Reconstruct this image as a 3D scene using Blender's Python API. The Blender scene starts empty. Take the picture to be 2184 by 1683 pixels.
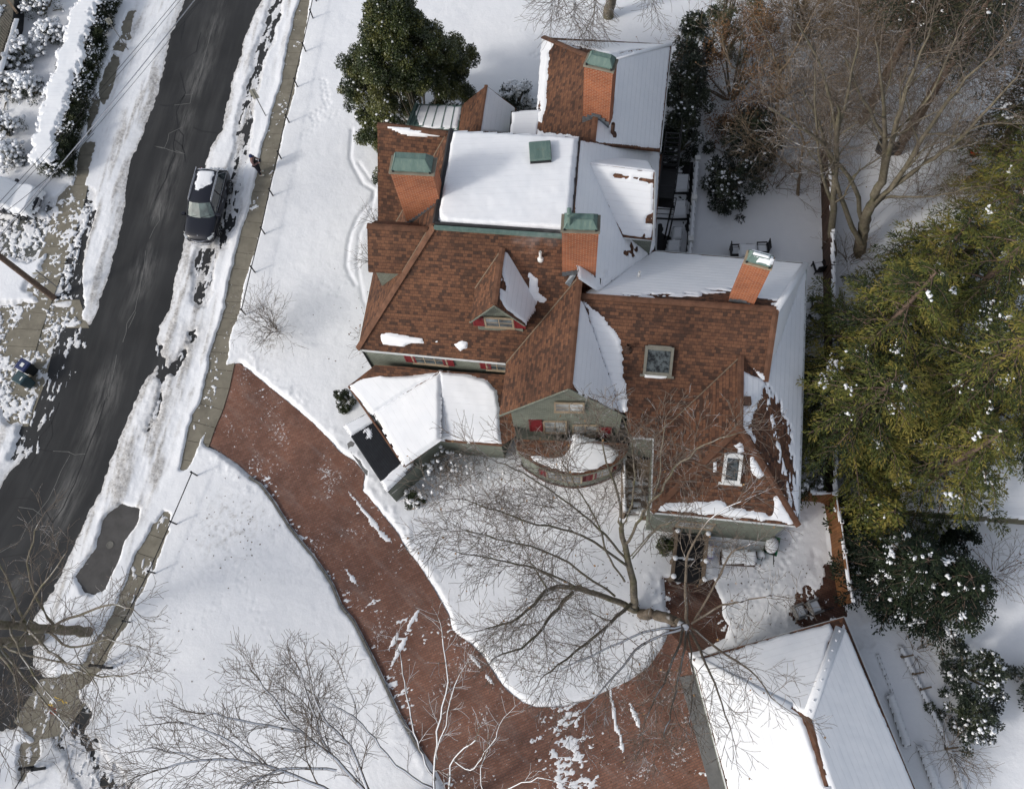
import bpy, math, random
import numpy as np
from mathutils import Vector, Matrix, noise as mnoise
R=math.radians
SC=bpy.context.scene
# ---------------------------------------------------------------- camera, world, sun, exposure
CAMH=40.0; FPX=1747.0; CX,CY=1092.0,841.5
_d=np.array([114.0,635.0,FPX]); _d/=np.linalg.norm(_d)
_xw=np.array([1.0,0,0])-_d*_d[0]; _xw/=np.linalg.norm(_xw)
_zw=-_d; _yw=np.cross(_zw,_xw)
WM=np.stack([_xw,_yw,_zw])
cam_d=bpy.data.cameras.new('camera'); cam=bpy.data.objects.new('camera',cam_d); SC.collection.objects.link(cam)
cam_d.sensor_width=36.0; cam_d.lens=36.0*FPX/2184.0; cam_d.clip_end=2000; cam_d.clip_start=0.5
_m=Matrix([[float(v) for v in r] for r in (WM@np.diag([1,-1,-1]))]).to_4x4()
_m.translation=Vector((0,0,CAMH)); cam.matrix_world=_m
SC.camera=cam
SUN_AZ=(-0.905,-0.424); SUN_EL=31.0
w=bpy.data.worlds.new('World'); SC.world=w; w.use_nodes=True
nt=w.node_tree; sky=nt.nodes.new('ShaderNodeTexSky'); sky.sky_type='NISHITA'; sky.sun_disc=False
sky.sun_elevation=R(SUN_EL); sky.sun_rotation=math.atan2(SUN_AZ[0],SUN_AZ[1]); sky.air_density=1.0; sky.dust_density=2.5; sky.ozone_density=1.0
bg=nt.nodes['Background']; bg.inputs['Strength'].default_value=0.15
hs=nt.nodes.new('ShaderNodeHueSaturation'); hs.inputs['Saturation'].default_value=.48; nt.links.new(sky.outputs[0],hs.inputs['Color']); nt.links.new(hs.outputs[0],bg.inputs[0])  # thin high cloud
sl=bpy.data.lights.new('sun','SUN'); sl.energy=1.28; sl.angle=R(8); sl.color=(1.0,0.95,0.88)
so=bpy.data.objects.new('sun',sl); SC.collection.objects.link(so)
_s=Vector((SUN_AZ[0]*math.cos(R(SUN_EL)),SUN_AZ[1]*math.cos(R(SUN_EL)),math.sin(R(SUN_EL))))
so.rotation_euler=_s.to_track_quat('Z','Y').to_euler(); so.location=(-30,-20,40)
SC.view_settings.view_transform='Standard'; SC.view_settings.look='None'; SC.view_settings.gamma=1; SC.view_settings.exposure=0.29
# ---------------------------------------------------------------- helpers
COL=SC.collection
def at(x,y,z=0.0):
    r=WM@np.array([x-CX,y-CY,FPX]); t=(z-CAMH)/r[2]; return np.array([r[0]*t,r[1]*t,z])
def pix(p):
    c=WM.T@(np.asarray(p,float)-np.array([0,0,CAMH])); return np.array([c[0]/c[2]*FPX+CX,c[1]/c[2]*FPX+CY])
class Plane:
    def __init__(s,a,b,c):
        s.o=np.array(a,float); n=np.cross(np.array(b)-s.o,np.array(c)-s.o); n/=np.linalg.norm(n)
        if n[2]<0: n=-n
        s.n=n
        u=np.cross([0,0,1.0],n); 
        if np.linalg.norm(u)<1e-3: u=np.array([1.0,0,0])
        s.u=u/np.linalg.norm(u); s.v=np.cross(n,s.u)
    def hit(s,x,y):
        r=WM@np.array([x-CX,y-CY,FPX]); c=np.array([0,0,CAMH]); t=np.dot(s.o-c,s.n)/np.dot(r,s.n); return c+r*t
    def uv(s,p): q=np.asarray(p)-s.o; return np.array([q@s.u,q@s.v])
    def off(s,d): q=Plane.__new__(Plane); q.o=s.o+s.n*d;q.n=s.n;q.u=s.u;q.v=s.v; return q
def zxy(x,y,p,lo=0,hi=16):
    "height above ground point p whose picture lies nearest to pixel"
    zs=np.arange(lo,hi,.02); return min(zs,key=lambda z:np.hypot(*(pix((p[0],p[1],z))-(x,y))))
def tag(o,label=None,cat=None,group=None,kind=None):
    if label:o['label']=label
    if cat:o['category']=cat
    if group:o['group']=group
    if kind:o['kind']=kind
    return o
def empty(name,loc,label,cat,group=None,rz=0):
    o=bpy.data.objects.new(name,None); COL.objects.link(o); o.location=loc; o.rotation_euler=(0,0,rz); o.empty_display_size=.3
    return tag(o,label,cat,group)
def link(name,me,mat,parent=None):
    o=bpy.data.objects.new(name,me); COL.objects.link(o)
    for m in (mat if isinstance(mat,(list,tuple)) else [mat]): me.materials.append(m)
    if parent is not None:
        o.parent=parent
        if not LOCAL[0]: o.location=-root_loc(parent)
    return o
LOCAL=[False]
def root_loc(p):
    l=Vector(p.location)
    while p.parent: p=p.parent; l=l+Vector(p.location)
    return l
class MB:
    "collects faces in world coordinates; builds one mesh object with metric uvs"
    def __init__(s): s.v=[];s.f=[];s.sm=False
    def poly(s,pts):
        k=len(s.v); s.v+= [tuple(map(float,p)) for p in pts]; s.f.append(tuple(range(k,k+len(pts))))
    def vf(s,vs,fs):
        k=len(s.v); s.v+=[tuple(map(float,p)) for p in vs]; s.f+=[tuple(i+k for i in f) for f in fs]
    def box(s,c,sz,rz=0,M=None):
        x,y,z=[q/2 for q in sz]; vs=[(a*x,b*y,g*z) for a in(-1,1) for b in(-1,1) for g in(-1,1)]
        ca,sa=math.cos(rz),math.sin(rz); c=np.array(c,float)
        if M is not None: vs=[c+M@np.array(p) for p in vs]
        else: vs=[(c[0]+p[0]*ca-p[1]*sa,c[1]+p[0]*sa+p[1]*ca,c[2]+p[2]) for p in vs]
        s.vf(vs,[(0,1,3,2),(4,6,7,5),(0,4,5,1),(2,3,7,6),(0,2,6,4),(1,5,7,3)])
    def prism(s,pts,z0,z1):
        "pts ccw xy; z1 may be list"
        n=len(pts); zt=z1 if isinstance(z1,(list,tuple)) else [z1]*n
        vs=[(p[0],p[1],z0) for p in pts]+[(p[0],p[1],z) for p,z in zip(pts,zt)]
        s.vf(vs,[tuple(range(n))[::-1],tuple(range(n,2*n))]+[(i,(i+1)%n,n+(i+1)%n,n+i) for i in range(n)])
    def slab(s,pts,t):
        "polygon with thickness t downwards (planar pts)"
        P=[np.array(p,float) for p in pts]; n=np.cross(P[1]-P[0],P[2]-P[0]); n/=np.linalg.norm(n)
        if n[2]<0: P=P[::-1]; n=-n
        k=len(P); vs=P+[p-np.array([0,0,t]) for p in P]
        s.vf(vs,[tuple(range(k)),tuple(range(k,2*k))[::-1]]+[(i,i+k,(i+1)%k+k,(i+1)%k) for i in range(k)])
    def tube(s,path,r,n=6,cap=True,sq=1.0):
        P=[np.array(p,float) for p in path]; rr=r if isinstance(r,(list,tuple,np.ndarray)) else [r]*len(P)
        vs=[];k=len(P);ref=np.array([0,0,1.0])
        for i,p in enumerate(P):
            d=P[min(i+1,k-1)]-P[max(i-1,0)]; d/=(np.linalg.norm(d)+1e-9)
            a=np.cross(d,ref); 
            if np.linalg.norm(a)<.05: a=np.cross(d,[1.0,0,0])
            a/=np.linalg.norm(a); b=np.cross(d,a)
            for j in range(n):
                t=2*math.pi*(j+.5)/n; vs.append(p+rr[i]*(math.cos(t)*a+math.sin(t)*b*sq))
        fs=[(i*n+j,i*n+(j+1)%n,(i+1)*n+(j+1)%n,(i+1)*n+j) for i in range(k-1) for j in range(n)]
        if cap: fs+=[tuple(range(n))[::-1],tuple((k-1)*n+j for j in range(n))]
        s.vf(vs,fs)
    def lathe(s,c,prof,n=12,sx=1,sy=1):
        vs=[];k=len(prof)
        for r,z in prof:
            for j in range(n): t=2*math.pi*j/n; vs.append((c[0]+r*sx*math.cos(t),c[1]+r*sy*math.sin(t),c[2]+z))
        fs=[(i*n+j,i*n+(j+1)%n,(i+1)*n+(j+1)%n,(i+1)*n+j) for i in range(k-1) for j in range(n)]+[tuple(range(n))[::-1],tuple((k-1)*n+j for j in range(n))]
        s.vf(vs,fs)
    def build(s,name,mat,parent=None,smooth=False,bevel=0,ang=0.0):
        me=bpy.data.meshes.new(name); me.from_pydata(s.v,[],s.f); me.update()
        uvl=me.uv_layers.new(name='UVMap'); V=np.array(s.v); data=np.zeros((len(me.loops),2),np.float32); li=0
        for f in s.f:
            P=V[list(f)]; n=np.zeros(3)
            for i in range(len(P)): n+=np.cross(P[i]-P[0],P[(i+1)%len(P)]-P[0])
            l=np.linalg.norm(n); n=n/l if l>1e-12 else np.array([0,0,1.0])
            if abs(n[2])>.97: u=np.array([math.cos(ang),math.sin(ang),0]); v=np.array([-math.sin(ang),math.cos(ang),0])
            else:
                u=np.cross([0,0,1.0],n); u/=np.linalg.norm(u); v=np.cross(n,u)
                if v[2]<0: v=-v
            for p in P: data[li]=(p@u,p@v); li+=1
        uvl.data.foreach_set('uv',data.ravel())
        if smooth: me.polygons.foreach_set('use_smooth',[True]*len(me.polygons))
        o=link(name,me,mat,parent)
        if bevel:
            b=o.modifiers.new('bevel','BEVEL'); b.width=bevel; b.segments=2; b.limit_method='ANGLE'
        return o
def npmesh(name,V,Fq,mat,parent=None,smooth=False,uv=None,attr=None,col=None):
    V=np.ascontiguousarray(V,np.float32); Fq=np.ascontiguousarray(Fq,np.int32); k=Fq.shape[1]; n=len(Fq)
    me=bpy.data.meshes.new(name); me.vertices.add(len(V)); me.vertices.foreach_set('co',V.ravel())
    me.loops.add(n*k); me.loops.foreach_set('vertex_index',Fq.ravel()); me.polygons.add(n)
    me.polygons.foreach_set('loop_start',np.arange(0,n*k,k,dtype=np.int32)); 
    me.update(calc_edges=True)
    if smooth: me.polygons.foreach_set('use_smooth',np.ones(n,bool))
    if uv is not None:
        l=me.uv_layers.new(name='UVMap'); l.data.foreach_set('uv',np.ascontiguousarray(uv[Fq.ravel()],np.float32).ravel())
    for a,val in (attr or {}).items():
        x=me.attributes.new(a,'FLOAT','POINT'); x.data.foreach_set('value',np.ascontiguousarray(val,np.float32))
    return link(name,me,mat,parent)
# numpy noise
_rng=np.random.RandomState(7); _T=_rng.rand(512,512).astype(np.float32)
def vn(x,y,seed=0):
    x=np.asarray(x)+seed*17.31; y=np.asarray(y)+seed*9.77
    xi=np.floor(x).astype(int); yi=np.floor(y).astype(int); fx=x-xi; fy=y-yi; fx=fx*fx*(3-2*fx); fy=fy*fy*(3-2*fy)
    a=_T[xi%512,yi%512];b=_T[(xi+1)%512,yi%512];c=_T[xi%512,(yi+1)%512];d=_T[(xi+1)%512,(yi+1)%512]
    return (a*(1-fx)+b*fx)*(1-fy)+(c*(1-fx)+d*fx)*fy
def fbm(x,y,s,oc=4,seed=0):
    v=0;a=1;t=0
    for i in range(oc): v=v+a*(vn(x/s,y/s,seed+i*3)-.5); t+=a*.5; a*=.55; s/=2.1
    return v/t
def sstep(a,b,x): t=np.clip((x-a)/(b-a),0,1); return t*t*(3-2*t)
def sdf(X,Y,poly,margin=3.0):
    "positive inside"
    P=np.asarray(poly,float)[:,:2]; out=np.full(X.shape,-margin,np.float32)
    m=(X>P[:,0].min()-margin)&(X<P[:,0].max()+margin)&(Y>P[:,1].min()-margin)&(Y<P[:,1].max()+margin)
    x=X[m];y=Y[m]; d=np.full(x.shape,1e9); ins=np.zeros(x.shape,bool); n=len(P)
    for i in range(n):
        a=P[i];b=P[(i+1)%n]; e=b-a; l=e@e+1e-12; t=np.clip(((x-a[0])*e[0]+(y-a[1])*e[1])/l,0,1)
        d=np.minimum(d,(x-a[0]-t*e[0])**2+(y-a[1]-t*e[1])**2)
        c=((a[1]>y)!=(b[1]>y)); 
        if abs(e[1])>1e-12: ins^=c&(x<(e[0])*(y-a[1])/e[1]+a[0])
    d=np.sqrt(d); out[m]=np.where(ins,d,-np.minimum(d,margin)); return out
def G(pts,z=0): return [at(x,y,z)[:2] for x,y in pts]
# ---------------------------------------------------------------- materials
def newmat(name,rough=.8,base=(.5,.5,.5),metal=0,spec=.3):
    m=bpy.data.materials.new(name); m.use_nodes=True; b=m.node_tree.nodes['Principled BSDF']
    b.inputs['Roughness'].default_value=rough; b.inputs['Base Color'].default_value=(*base,1); b.inputs['Metallic'].default_value=metal
    b.inputs['Specular IOR Level'].default_value=spec
    return m,m.node_tree,b
class NG:
    def __init__(s,nt): s.nt=nt
    def n(s,t,**kw):
        x=s.nt.nodes.new('ShaderNode'+t)
        for k,v in kw.items():
            if k in x.inputs: 
                x.inputs[k].default_value=v
            else: setattr(x,k,v)
        return x
    def l(s,a,b): s.nt.links.new(a,b)
    def noise(s,vec,scale,detail=3,rough=.6):
        x=s.n('TexNoise',Scale=scale,Detail=detail,Roughness=rough)
        if vec is not None: s.l(vec,x.inputs['Vector'])
        return x.outputs['Fac']
    def ramp(s,f,stops):
        x=s.n('ValToRGB'); e=x.color_ramp.elements
        while len(e)<len(stops): e.new(.5)
        for q,(p,c) in zip(e,stops): q.position=p; q.color=(*c,1) if len(c)==3 else c
        s.l(f,x.inputs[0]); return x.outputs[0]
    def mix(s,f,a,b,bt='MIX'):
        x=s.n('MixRGB'); x.blend_type=bt
        for i,q in ((0,f),(1,a),(2,b)):
            if isinstance(q,(float,int)): x.inputs[i].default_value=q
            elif isinstance(q,tuple): x.inputs[i].default_value=(*q,1)
            else: s.l(q,x.inputs[i])
        return x.outputs[0]
    def math(s,op,a,b=0.0,c=None):
        x=s.n('Math'); x.operation=op
        for i,q in ((0,a),(1,b),(2,c)):
            if q is None: continue
            if isinstance(q,(float,int)): x.inputs[i].default_value=q
            else: s.l(q,x.inputs[i])
        return x.outputs[0]
    def bump(s,h,b,st=.5,dist=.02):
        x=s.n('Bump',Strength=st,Distance=dist); s.l(h,x.inputs['Height']); s.l(x.outputs[0],b.inputs['Normal'])
    def obj(s): return s.n('TexCoord').outputs['Object']
    def uv(s,sc=(1,1,1),rot=0):
        t=s.n('TexCoord').outputs['UV']; m=s.n('Mapping'); m.inputs['Scale'].default_value=sc; m.inputs['Rotation'].default_value=(0,0,rot); s.l(t,m.inputs[0]); return m.outputs[0]
    def geo(s): return s.n('NewGeometry')
def simple(name,c,rough=.7,metal=0,var=.15,scale=6,spec=.3):
    m,nt,b=newmat(name,rough,c,metal,spec); g=NG(nt)
    f=g.noise(g.obj(),scale,4); lo=tuple(x*(1-var) for x in c); hi=tuple(min(1,x*(1+var)) for x in c)
    g.l(g.ramp(f,[(.3,lo),(.7,hi)]),b.inputs['Base Color']); return m
M={}
SNOWC=(.80,.815,.84)
def m_snow():
    m,nt,b=newmat('snow',.75,SNOWC,spec=.2); g=NG(nt); P=g.obj()
    a=g.n('Attribute'); a.attribute_name='dirt'
    big=g.noise(P,.35,3); fine=g.noise(P,9,5,.7)
    c=g.ramp(big,[(.3,(.765,.78,.81)),(.7,(.82,.83,.85))])
    dc=g.ramp(g.noise(P,5,4,.7),[(.35,(.22,.205,.19)),(.65,(.60,.585,.565))])
    f=g.math('MULTIPLY',a.outputs['Fac'],g.ramp(fine,[(.25,(.35,)*3),(.6,(1,1,1))])); 
    g.l(g.mix(f,c,dc),b.inputs['Base Color'])
    h=g.math('ADD',g.math('MULTIPLY',g.noise(P,2.2,5,.6),1.0),g.math('MULTIPLY',fine,.25)); g.bump(h,b,.36,.09)
    return m
M['snow']=m_snow()
def m_roofsnow(name,course=.29,st=.5,dist=.02):
    m,nt,b=newmat(name,.75,SNOWC,spec=.2); g=NG(nt); P=g.obj()
    U=g.n('TexCoord').outputs['UV']; sx=g.n('SeparateXYZ'); g.l(U,sx.inputs[0])
    n=g.noise(U,1.5,3); v=g.math('ADD',g.math('DIVIDE',sx.outputs[1],course),g.math('MULTIPLY',n,.25)); fr=g.math('FRACT',v)
    line=g.ramp(fr,[(0,(0,0,0)),(.16,(1,1,1)),(1,(.62,)*3)])
    c=g.ramp(g.noise(P,.8,3),[(.3,(.76,.78,.81)),(.7,(.82,.83,.85))])
    dn=g.ramp(g.noise(U,2.5,4,.7),[(.35,(0,0,0)),(.75,(.5,)*3)])
    inv=g.math('SUBTRACT',1.0,g.ramp(fr,[(0,(0,0,0)),(.1,(1,1,1))]))
    g.l(g.mix(g.math('MULTIPLY',dn,inv),c,(.36,.36,.37)),b.inputs['Base Color'])
    g.bump(g.math('ADD',line,g.math('MULTIPLY',g.noise(P,7,4),.5)),b,st,dist)
    return m
M['roofsnow']=m_roofsnow('shingle_snow',.29,.38,.02)
M['garagesnow']=m_roofsnow('garage_snow',.29,.14,.012)
M['thicksnow']=m_roofsnow('deep_roof_snow',.29,.12,.01)
def m_shingle(name,k=1.0,red=1.0):
    m,nt,b=newmat(name,.92,(.2,.08,.04),spec=.15); g=NG(nt); U=g.uv()
    br=g.n('TexBrick'); g.l(U,br.inputs['Vector']); br.offset=.37; br.offset_frequency=2
    br.inputs['Scale'].default_value=1; br.inputs['Brick Width'].default_value=.19; br.inputs['Row Height'].default_value=.145; br.inputs['Mortar Size'].default_value=.005; br.inputs['Mortar Smooth'].default_value=.3; br.inputs['Bias'].default_value=0
    br.inputs['Color1'].default_value=(0,0,0,1); br.inputs['Color2'].default_value=(1,1,1,1); br.inputs['Mortar'].default_value=(.0,0,0,1)
    cell=g.n('TexWhiteNoise'); 
    blot=g.noise(U,1.1,3,.7); fine=g.noise(U,22,3,.7)
    s=g.math('ADD',g.math('MULTIPLY',br.outputs['Color'],.52),g.math('MULTIPLY',blot,.56))
    c=g.ramp(s,[(.30,(.062*k,.040*k,.032*k)),(.42,(.108*k,.060*k,.042*k)),(.54,(.155*k*red,.078*k,.049*k)),(.82,(.205*k*red,.104*k,.063*k))])
    c=g.mix(g.math('MULTIPLY',fine,.5),c,(.06*k,.03*k,.02*k))
    big=g.ramp(g.noise(U,.22,2),[(.3,(.66,.66,.68)),(.7,(1.2,1.16,1.12))]); c=g.mix(1.0,c,big,'MULTIPLY')
    c=g.mix(g.math('MULTIPLY',br.outputs['Fac'],.5),c,(.02,.013,.01))
    sx=g.n('SeparateXYZ'); g.l(U,sx.inputs[0]); fr=g.math('FRACT',g.math('DIVIDE',sx.outputs[1],.29)); ln=g.ramp(fr,[(0,(1,1,1)),(.16,(.9,)*3),(.24,(0,0,0))]); c=g.mix(g.math('MULTIPLY',ln,g.ramp(g.noise(U,5,2,.5),[(.42,(.1,)*3),(.58,(.62,)*3)])),c,(.045,.028,.022))  # course shadow lines painted into the shingle colour
    g.l(c,b.inputs['Base Color']); g.bump(g.math('ADD',g.math('SUBTRACT',1.0,br.outputs['Fac']),g.math('MULTIPLY',br.outputs['Color'],.6)),b,.6,.012)
    return m
M['shingle']=m_shingle('shingle'); M['ridge']=simple('ridge_cap',(.125,.062,.038),.9,0,.35,3)
def m_brick(name,c1,c2,mort,bw=.2,rh=.075,ms=.008,rot=0,speck=0.0,mix=.5):
    m,nt,b=newmat(name,.9,c1,spec=.15); g=NG(nt); U=g.uv(rot=rot)
    br=g.n('TexBrick'); g.l(U,br.inputs['Vector']); br.inputs['Scale'].default_value=1; br.inputs['Brick Width'].default_value=bw; br.inputs['Row Height'].default_value=rh; br.inputs['Mortar Size'].default_value=ms; br.inputs['Bias'].default_value=0
    br.inputs['Color1'].default_value=(*c1,1); br.inputs['Color2'].default_value=(*c2,1); br.inputs['Mortar'].default_value=(*mort,1)
    big=g.ramp(g.noise(U,.5,4,.65),[(.28,(.60,.62,.66)),(.5,(.95,.95,.95)),(.72,(1.18,1.1,1.04))]); c=g.mix(1.0,br.outputs['Color'],big,'MULTIPLY')
    c=g.mix(g.ramp(g.noise(U,30,3,.7),[(.4,(0,0,0)),(.8,(.5,)*3)]),c,tuple(x*.5 for x in c1))
    if speck:
        a=g.noise(U,6.5,4,.75); bb=g.noise(U,.6,3,.6)
        s=g.ramp(g.math('ADD',g.math('MULTIPLY',a,.75),g.math('MULTIPLY',bb,.45)),[(speck,(0,0,0)),(speck+.03,(1,1,1))])
        s2=g.math('MULTIPLY',s,g.ramp(g.noise(U,16,2,.5),[(.42,(0,0,0)),(.55,(1,1,1))]))
        c=g.mix(s2,c,(.72,.73,.75))
        U3=g.uv(sc=(1,1,1),rot=R(40)); mp=g.n('Mapping'); mp.inputs['Scale'].default_value=(.35,2.2,1); g.l(U3,mp.inputs[0])
        tr_=g.ramp(g.noise(mp.outputs[0],.9,4,.7),[(.50,(0,0,0)),(.78,(.42,)*3)]); c=g.mix(g.math('MULTIPLY',tr_,g.ramp(g.noise(U,12,3,.8),[(.35,(.2,)*3),(.65,(1,1,1))])),c,(.34,.31,.29))
        wet=g.ramp(g.noise(U,.35,3,.6),[(.55,(0,0,0)),(.68,(.55,)*3)]); c=g.mix(wet,c,tuple(x*.45 for x in c1))
    g.l(c,b.inputs['Base Color']); g.bump(g.math('SUBTRACT',1.0,br.outputs['Fac']),b,.4,.008)
    return m
M['brick']=m_brick('chimney_brick',(.26,.062,.026),(.41,.115,.042),(.40,.24,.16),.23,.085,.015)
M['paver']=m_brick('driveway_brick',(.20,.095,.068),(.275,.142,.104),(.13,.095,.078),.24,.105,.012,R(-22),.70)
M['redpaver']=m_brick('path_brick',(.095,.045,.032),(.13,.064,.044),(.05,.036,.03),.21,.1,.012,R(20),.80)
def m_asphalt():
    m,nt,b=newmat('asphalt',.85,(.04,.04,.041),spec=.25); g=NG(nt); P=g.obj()
    U=g.n('TexCoord').outputs['UV']; sx=g.n('SeparateXYZ'); g.l(U,sx.inputs[0])
    c=g.ramp(g.noise(P,60,3,.7),[(.3,(.020,.021,.0225)),(.7,(.037,.038,.040))])
    c=g.mix(1.0,c,g.ramp(g.noise(P,.3,3),[(.3,(.8,.8,.8)),(.7,(1.2,1.2,1.2))]),'MULTIPLY')
    mp=g.n('Mapping'); mp.inputs['Scale'].default_value=(2.2,.25,1); g.l(U,mp.inputs[0]); sn=g.noise(mp.outputs[0],1.6,5,.75)
    wob=g.math('MULTIPLY',g.math('SUBTRACT',g.noise(U,.25,2),.5),.5)
    d=g.math('ABSOLUTE',g.math('ADD',sx.outputs[0],wob)); band=g.ramp(g.math('DIVIDE',d,1.1),[(0,(1,1,1)),(.3,(.6,)*3),(1,(0,0,0))])
    mod=g.ramp(g.noise(U,.22,2),[(.4,(.05,)*3),(.62,(1,1,1))])
    st=g.math('MULTIPLY',g.math('MULTIPLY',band,mod),g.ramp(sn,[(.38,(0,0,0)),(.7,(.9,)*3)]))
    wide=g.math('MULTIPLY',g.ramp(g.noise(mp.outputs[0],.6,3),[(.45,(0,0,0)),(.8,(.10,)*3)]),1.0)
    c=g.mix(g.math('ADD',st,wide),c,(.25,.245,.235))
    g.l(c,b.inputs['Base Color']); g.bump(g.noise(P,90,2),b,.3,.006); return m
M['asphalt']=m_asphalt()
def m_conc(name,c,wet=.5):
    m,nt,b=newmat(name,.85,c,spec=.2); g=NG(nt); P=g.obj()
    q=g.ramp(g.noise(P,1.3,5,.7),[(.35,tuple(x*.72 for x in c)),(.6,c),(.8,tuple(x*1.15 for x in c))])
    q=g.mix(g.math('MULTIPLY',g.ramp(g.noise(P,.8,3,.5),[(.58,(0,0,0)),(.64,(1,1,1))]),wet),q,tuple(x*.55 for x in c))
    q=g.mix(g.math('MULTIPLY',g.noise(P,50,2),.3),q,tuple(x*.6 for x in c))
    g.l(q,b.inputs['Base Color']); g.bump(g.noise(P,40,3),b,.3,.006); return m
M['conc']=m_conc('sidewalk_concrete',(.235,.215,.17)); M['kerb']=m_conc('stone',(.17,.165,.15)); M['greyconc']=m_conc('grey_apron',(.20,.20,.20),.1)
def m_siding(name,c,row=.14):
    m,nt,b=newmat(name,.85,c,spec=.2); g=NG(nt); U=g.uv()
    br=g.n('TexBrick'); g.l(U,br.inputs['Vector']); br.offset=.5
    br.inputs['Scale'].default_value=1; br.inputs['Brick Width'].default_value=.17; br.inputs['Row Height'].default_value=row; br.inputs['Mortar Size'].default_value=.006; br.inputs['Bias'].default_value=0
    br.inputs['Color1'].default_value=(*[x*.9 for x in c],1); br.inputs['Color2'].default_value=(*[x*1.1 for x in c],1); br.inputs['Mortar'].default_value=(*[x*.55 for x in c],1)
    q=g.mix(1.0,br.outputs['Color'],g.ramp(g.noise(U,.8,4),[(.3,(.8,.8,.8)),(.7,(1.12,)*3)]),'MULTIPLY')
    g.l(q,b.inputs['Base Color']); g.bump(g.math('SUBTRACT',1.0,br.outputs['Fac']),b,.4,.008); return m
M['siding']=m_siding('green_shingle_siding',(.185,.20,.165))
def m_copper():
    m,nt,b=newmat('copper_patina',.6,(.16,.28,.23),.0,.4); g=NG(nt); P=g.obj(); U=g.uv(sc=(3,.7,1))
    c=g.ramp(g.noise(U,1.6,5,.7),[(.3,(.07,.125,.11)),(.55,(.115,.175,.155)),(.75,(.18,.235,.19))])
    c=g.mix(g.ramp(g.noise(P,4,4,.7),[(.6,(0,0,0)),(.8,(.7,)*3)]),c,(.14,.10,.05)); g.l(c,b.inputs['Base Color']); return m
M['copper']=m_copper()
M['dark']=simple('dark_metal',(.02,.02,.022),.6,0,.3); M['black']=simple('black_iron',(.012,.012,.013),.5)
M['lead']=simple('lead_flashing',(.13,.145,.16),.5,.3,.3,8); M['gutter']=simple('pale_gutter',(.50,.52,.52),.5,0,.12)
M['trim']=simple('tan_trim',(.30,.24,.17),.7); M['white']=simple('white_paint',(.72,.72,.70),.6,0,.06); M['red']=simple('red_shutter',(.17,.018,.022),.6,0,.2,10)
M['wood']=simple('weathered_wood',(.16,.12,.085),.85,0,.3,10); M['canopy']=simple('dark_membrane',(.028,.030,.034),.5,0,.25,3)
def m_glass(name='window_glass',c=(.10,.12,.13)):
    m,nt,b=newmat(name,.06,c,.0,.9); g=NG(nt); g.l(g.ramp(g.noise(g.obj(),1.7,3),[(.35,tuple(x*.5 for x in c)),(.65,tuple(x*1.4 for x in c))]),b.inputs['Base Color']); return m
M['glass']=m_glass(); M['glasspale']=m_glass('pale_glass',(.32,.34,.34))  # second pane colour is a paler grey of the same glass
def m_board(name,c,w=.14):
    m,nt,b=newmat(name,.8,c,spec=.2); g=NG(nt); U=g.uv(rot=R(90))
    br=g.n('TexBrick'); g.l(U,br.inputs['Vector']); br.inputs['Scale'].default_value=1; br.inputs['Brick Width'].default_value=2.4; br.inputs['Row Height'].default_value=w; br.inputs['Mortar Size'].default_value=.006
    br.inputs['Color1'].default_value=(*[x*.8 for x in c],1); br.inputs['Color2'].default_value=(*[x*1.2 for x in c],1); br.inputs['Mortar'].default_value=(*[x*.3 for x in c],1)
    g.l(g.mix(1.0,br.outputs['Color'],g.ramp(g.noise(U,2,4),[(.3,(.75,)*3),(.7,(1.15,)*3)]),'MULTIPLY'),b.inputs['Base Color']); return m
M['cedar']=m_board('cedar_boards',(.19,.085,.035)); M['oldwood']=m_board('dark_boards',(.075,.045,.033))
def m_bark(name,c,snow=0.0,moss=0.0,thr=.62):
    m,nt,b=newmat(name,.9,c,spec=.15); g=NG(nt); P=g.obj()
    q=g.ramp(g.noise(P,7,5,.7),[(.3,tuple(x*.55 for x in c)),(.7,tuple(x*1.4 for x in c))])
    if moss: q=g.mix(g.ramp(g.noise(P,1.7,4,.6),[(.5,(0,0,0)),(.65,(moss,)*3)]),q,(.085,.09,.03))
    if snow:
        ge=g.geo(); sz=g.n('SeparateXYZ'); g.l(ge.outputs['Normal'],sz.inputs[0])
        f=g.math('MULTIPLY',g.ramp(sz.outputs[2],[(thr,(0,0,0)),(min(1,thr+.12),(1,1,1))]),g.ramp(g.noise(P,1.3,5,.75),[(.56-snow*.3,(0,0,0)),(.60-snow*.3,(1,1,1))]))
        q=g.mix(f,q,(.78,.79,.82))
    g.l(q,b.inputs['Base Color']); g.bump(g.noise(P,12,4),b,.5,.03); return m
M['bark']=m_bark('oak_bark',(.17,.148,.115),.30,.5,.78); M['barksnow']=m_bark('snow_dusted_bark',(.14,.115,.09),.62,0,.6); M['twig']=m_bark('twig_bark',(.155,.128,.105),.10,0,.8); M['redbark']=m_bark('pine_bark',(.14,.10,.078),.0)
M['lightbark']=m_bark('pale_bark',(.155,.135,.10),.22,.35,.8); M['brushbark']=m_bark('brush_bark',(.19,.145,.10),.06,0,.8)
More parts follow.
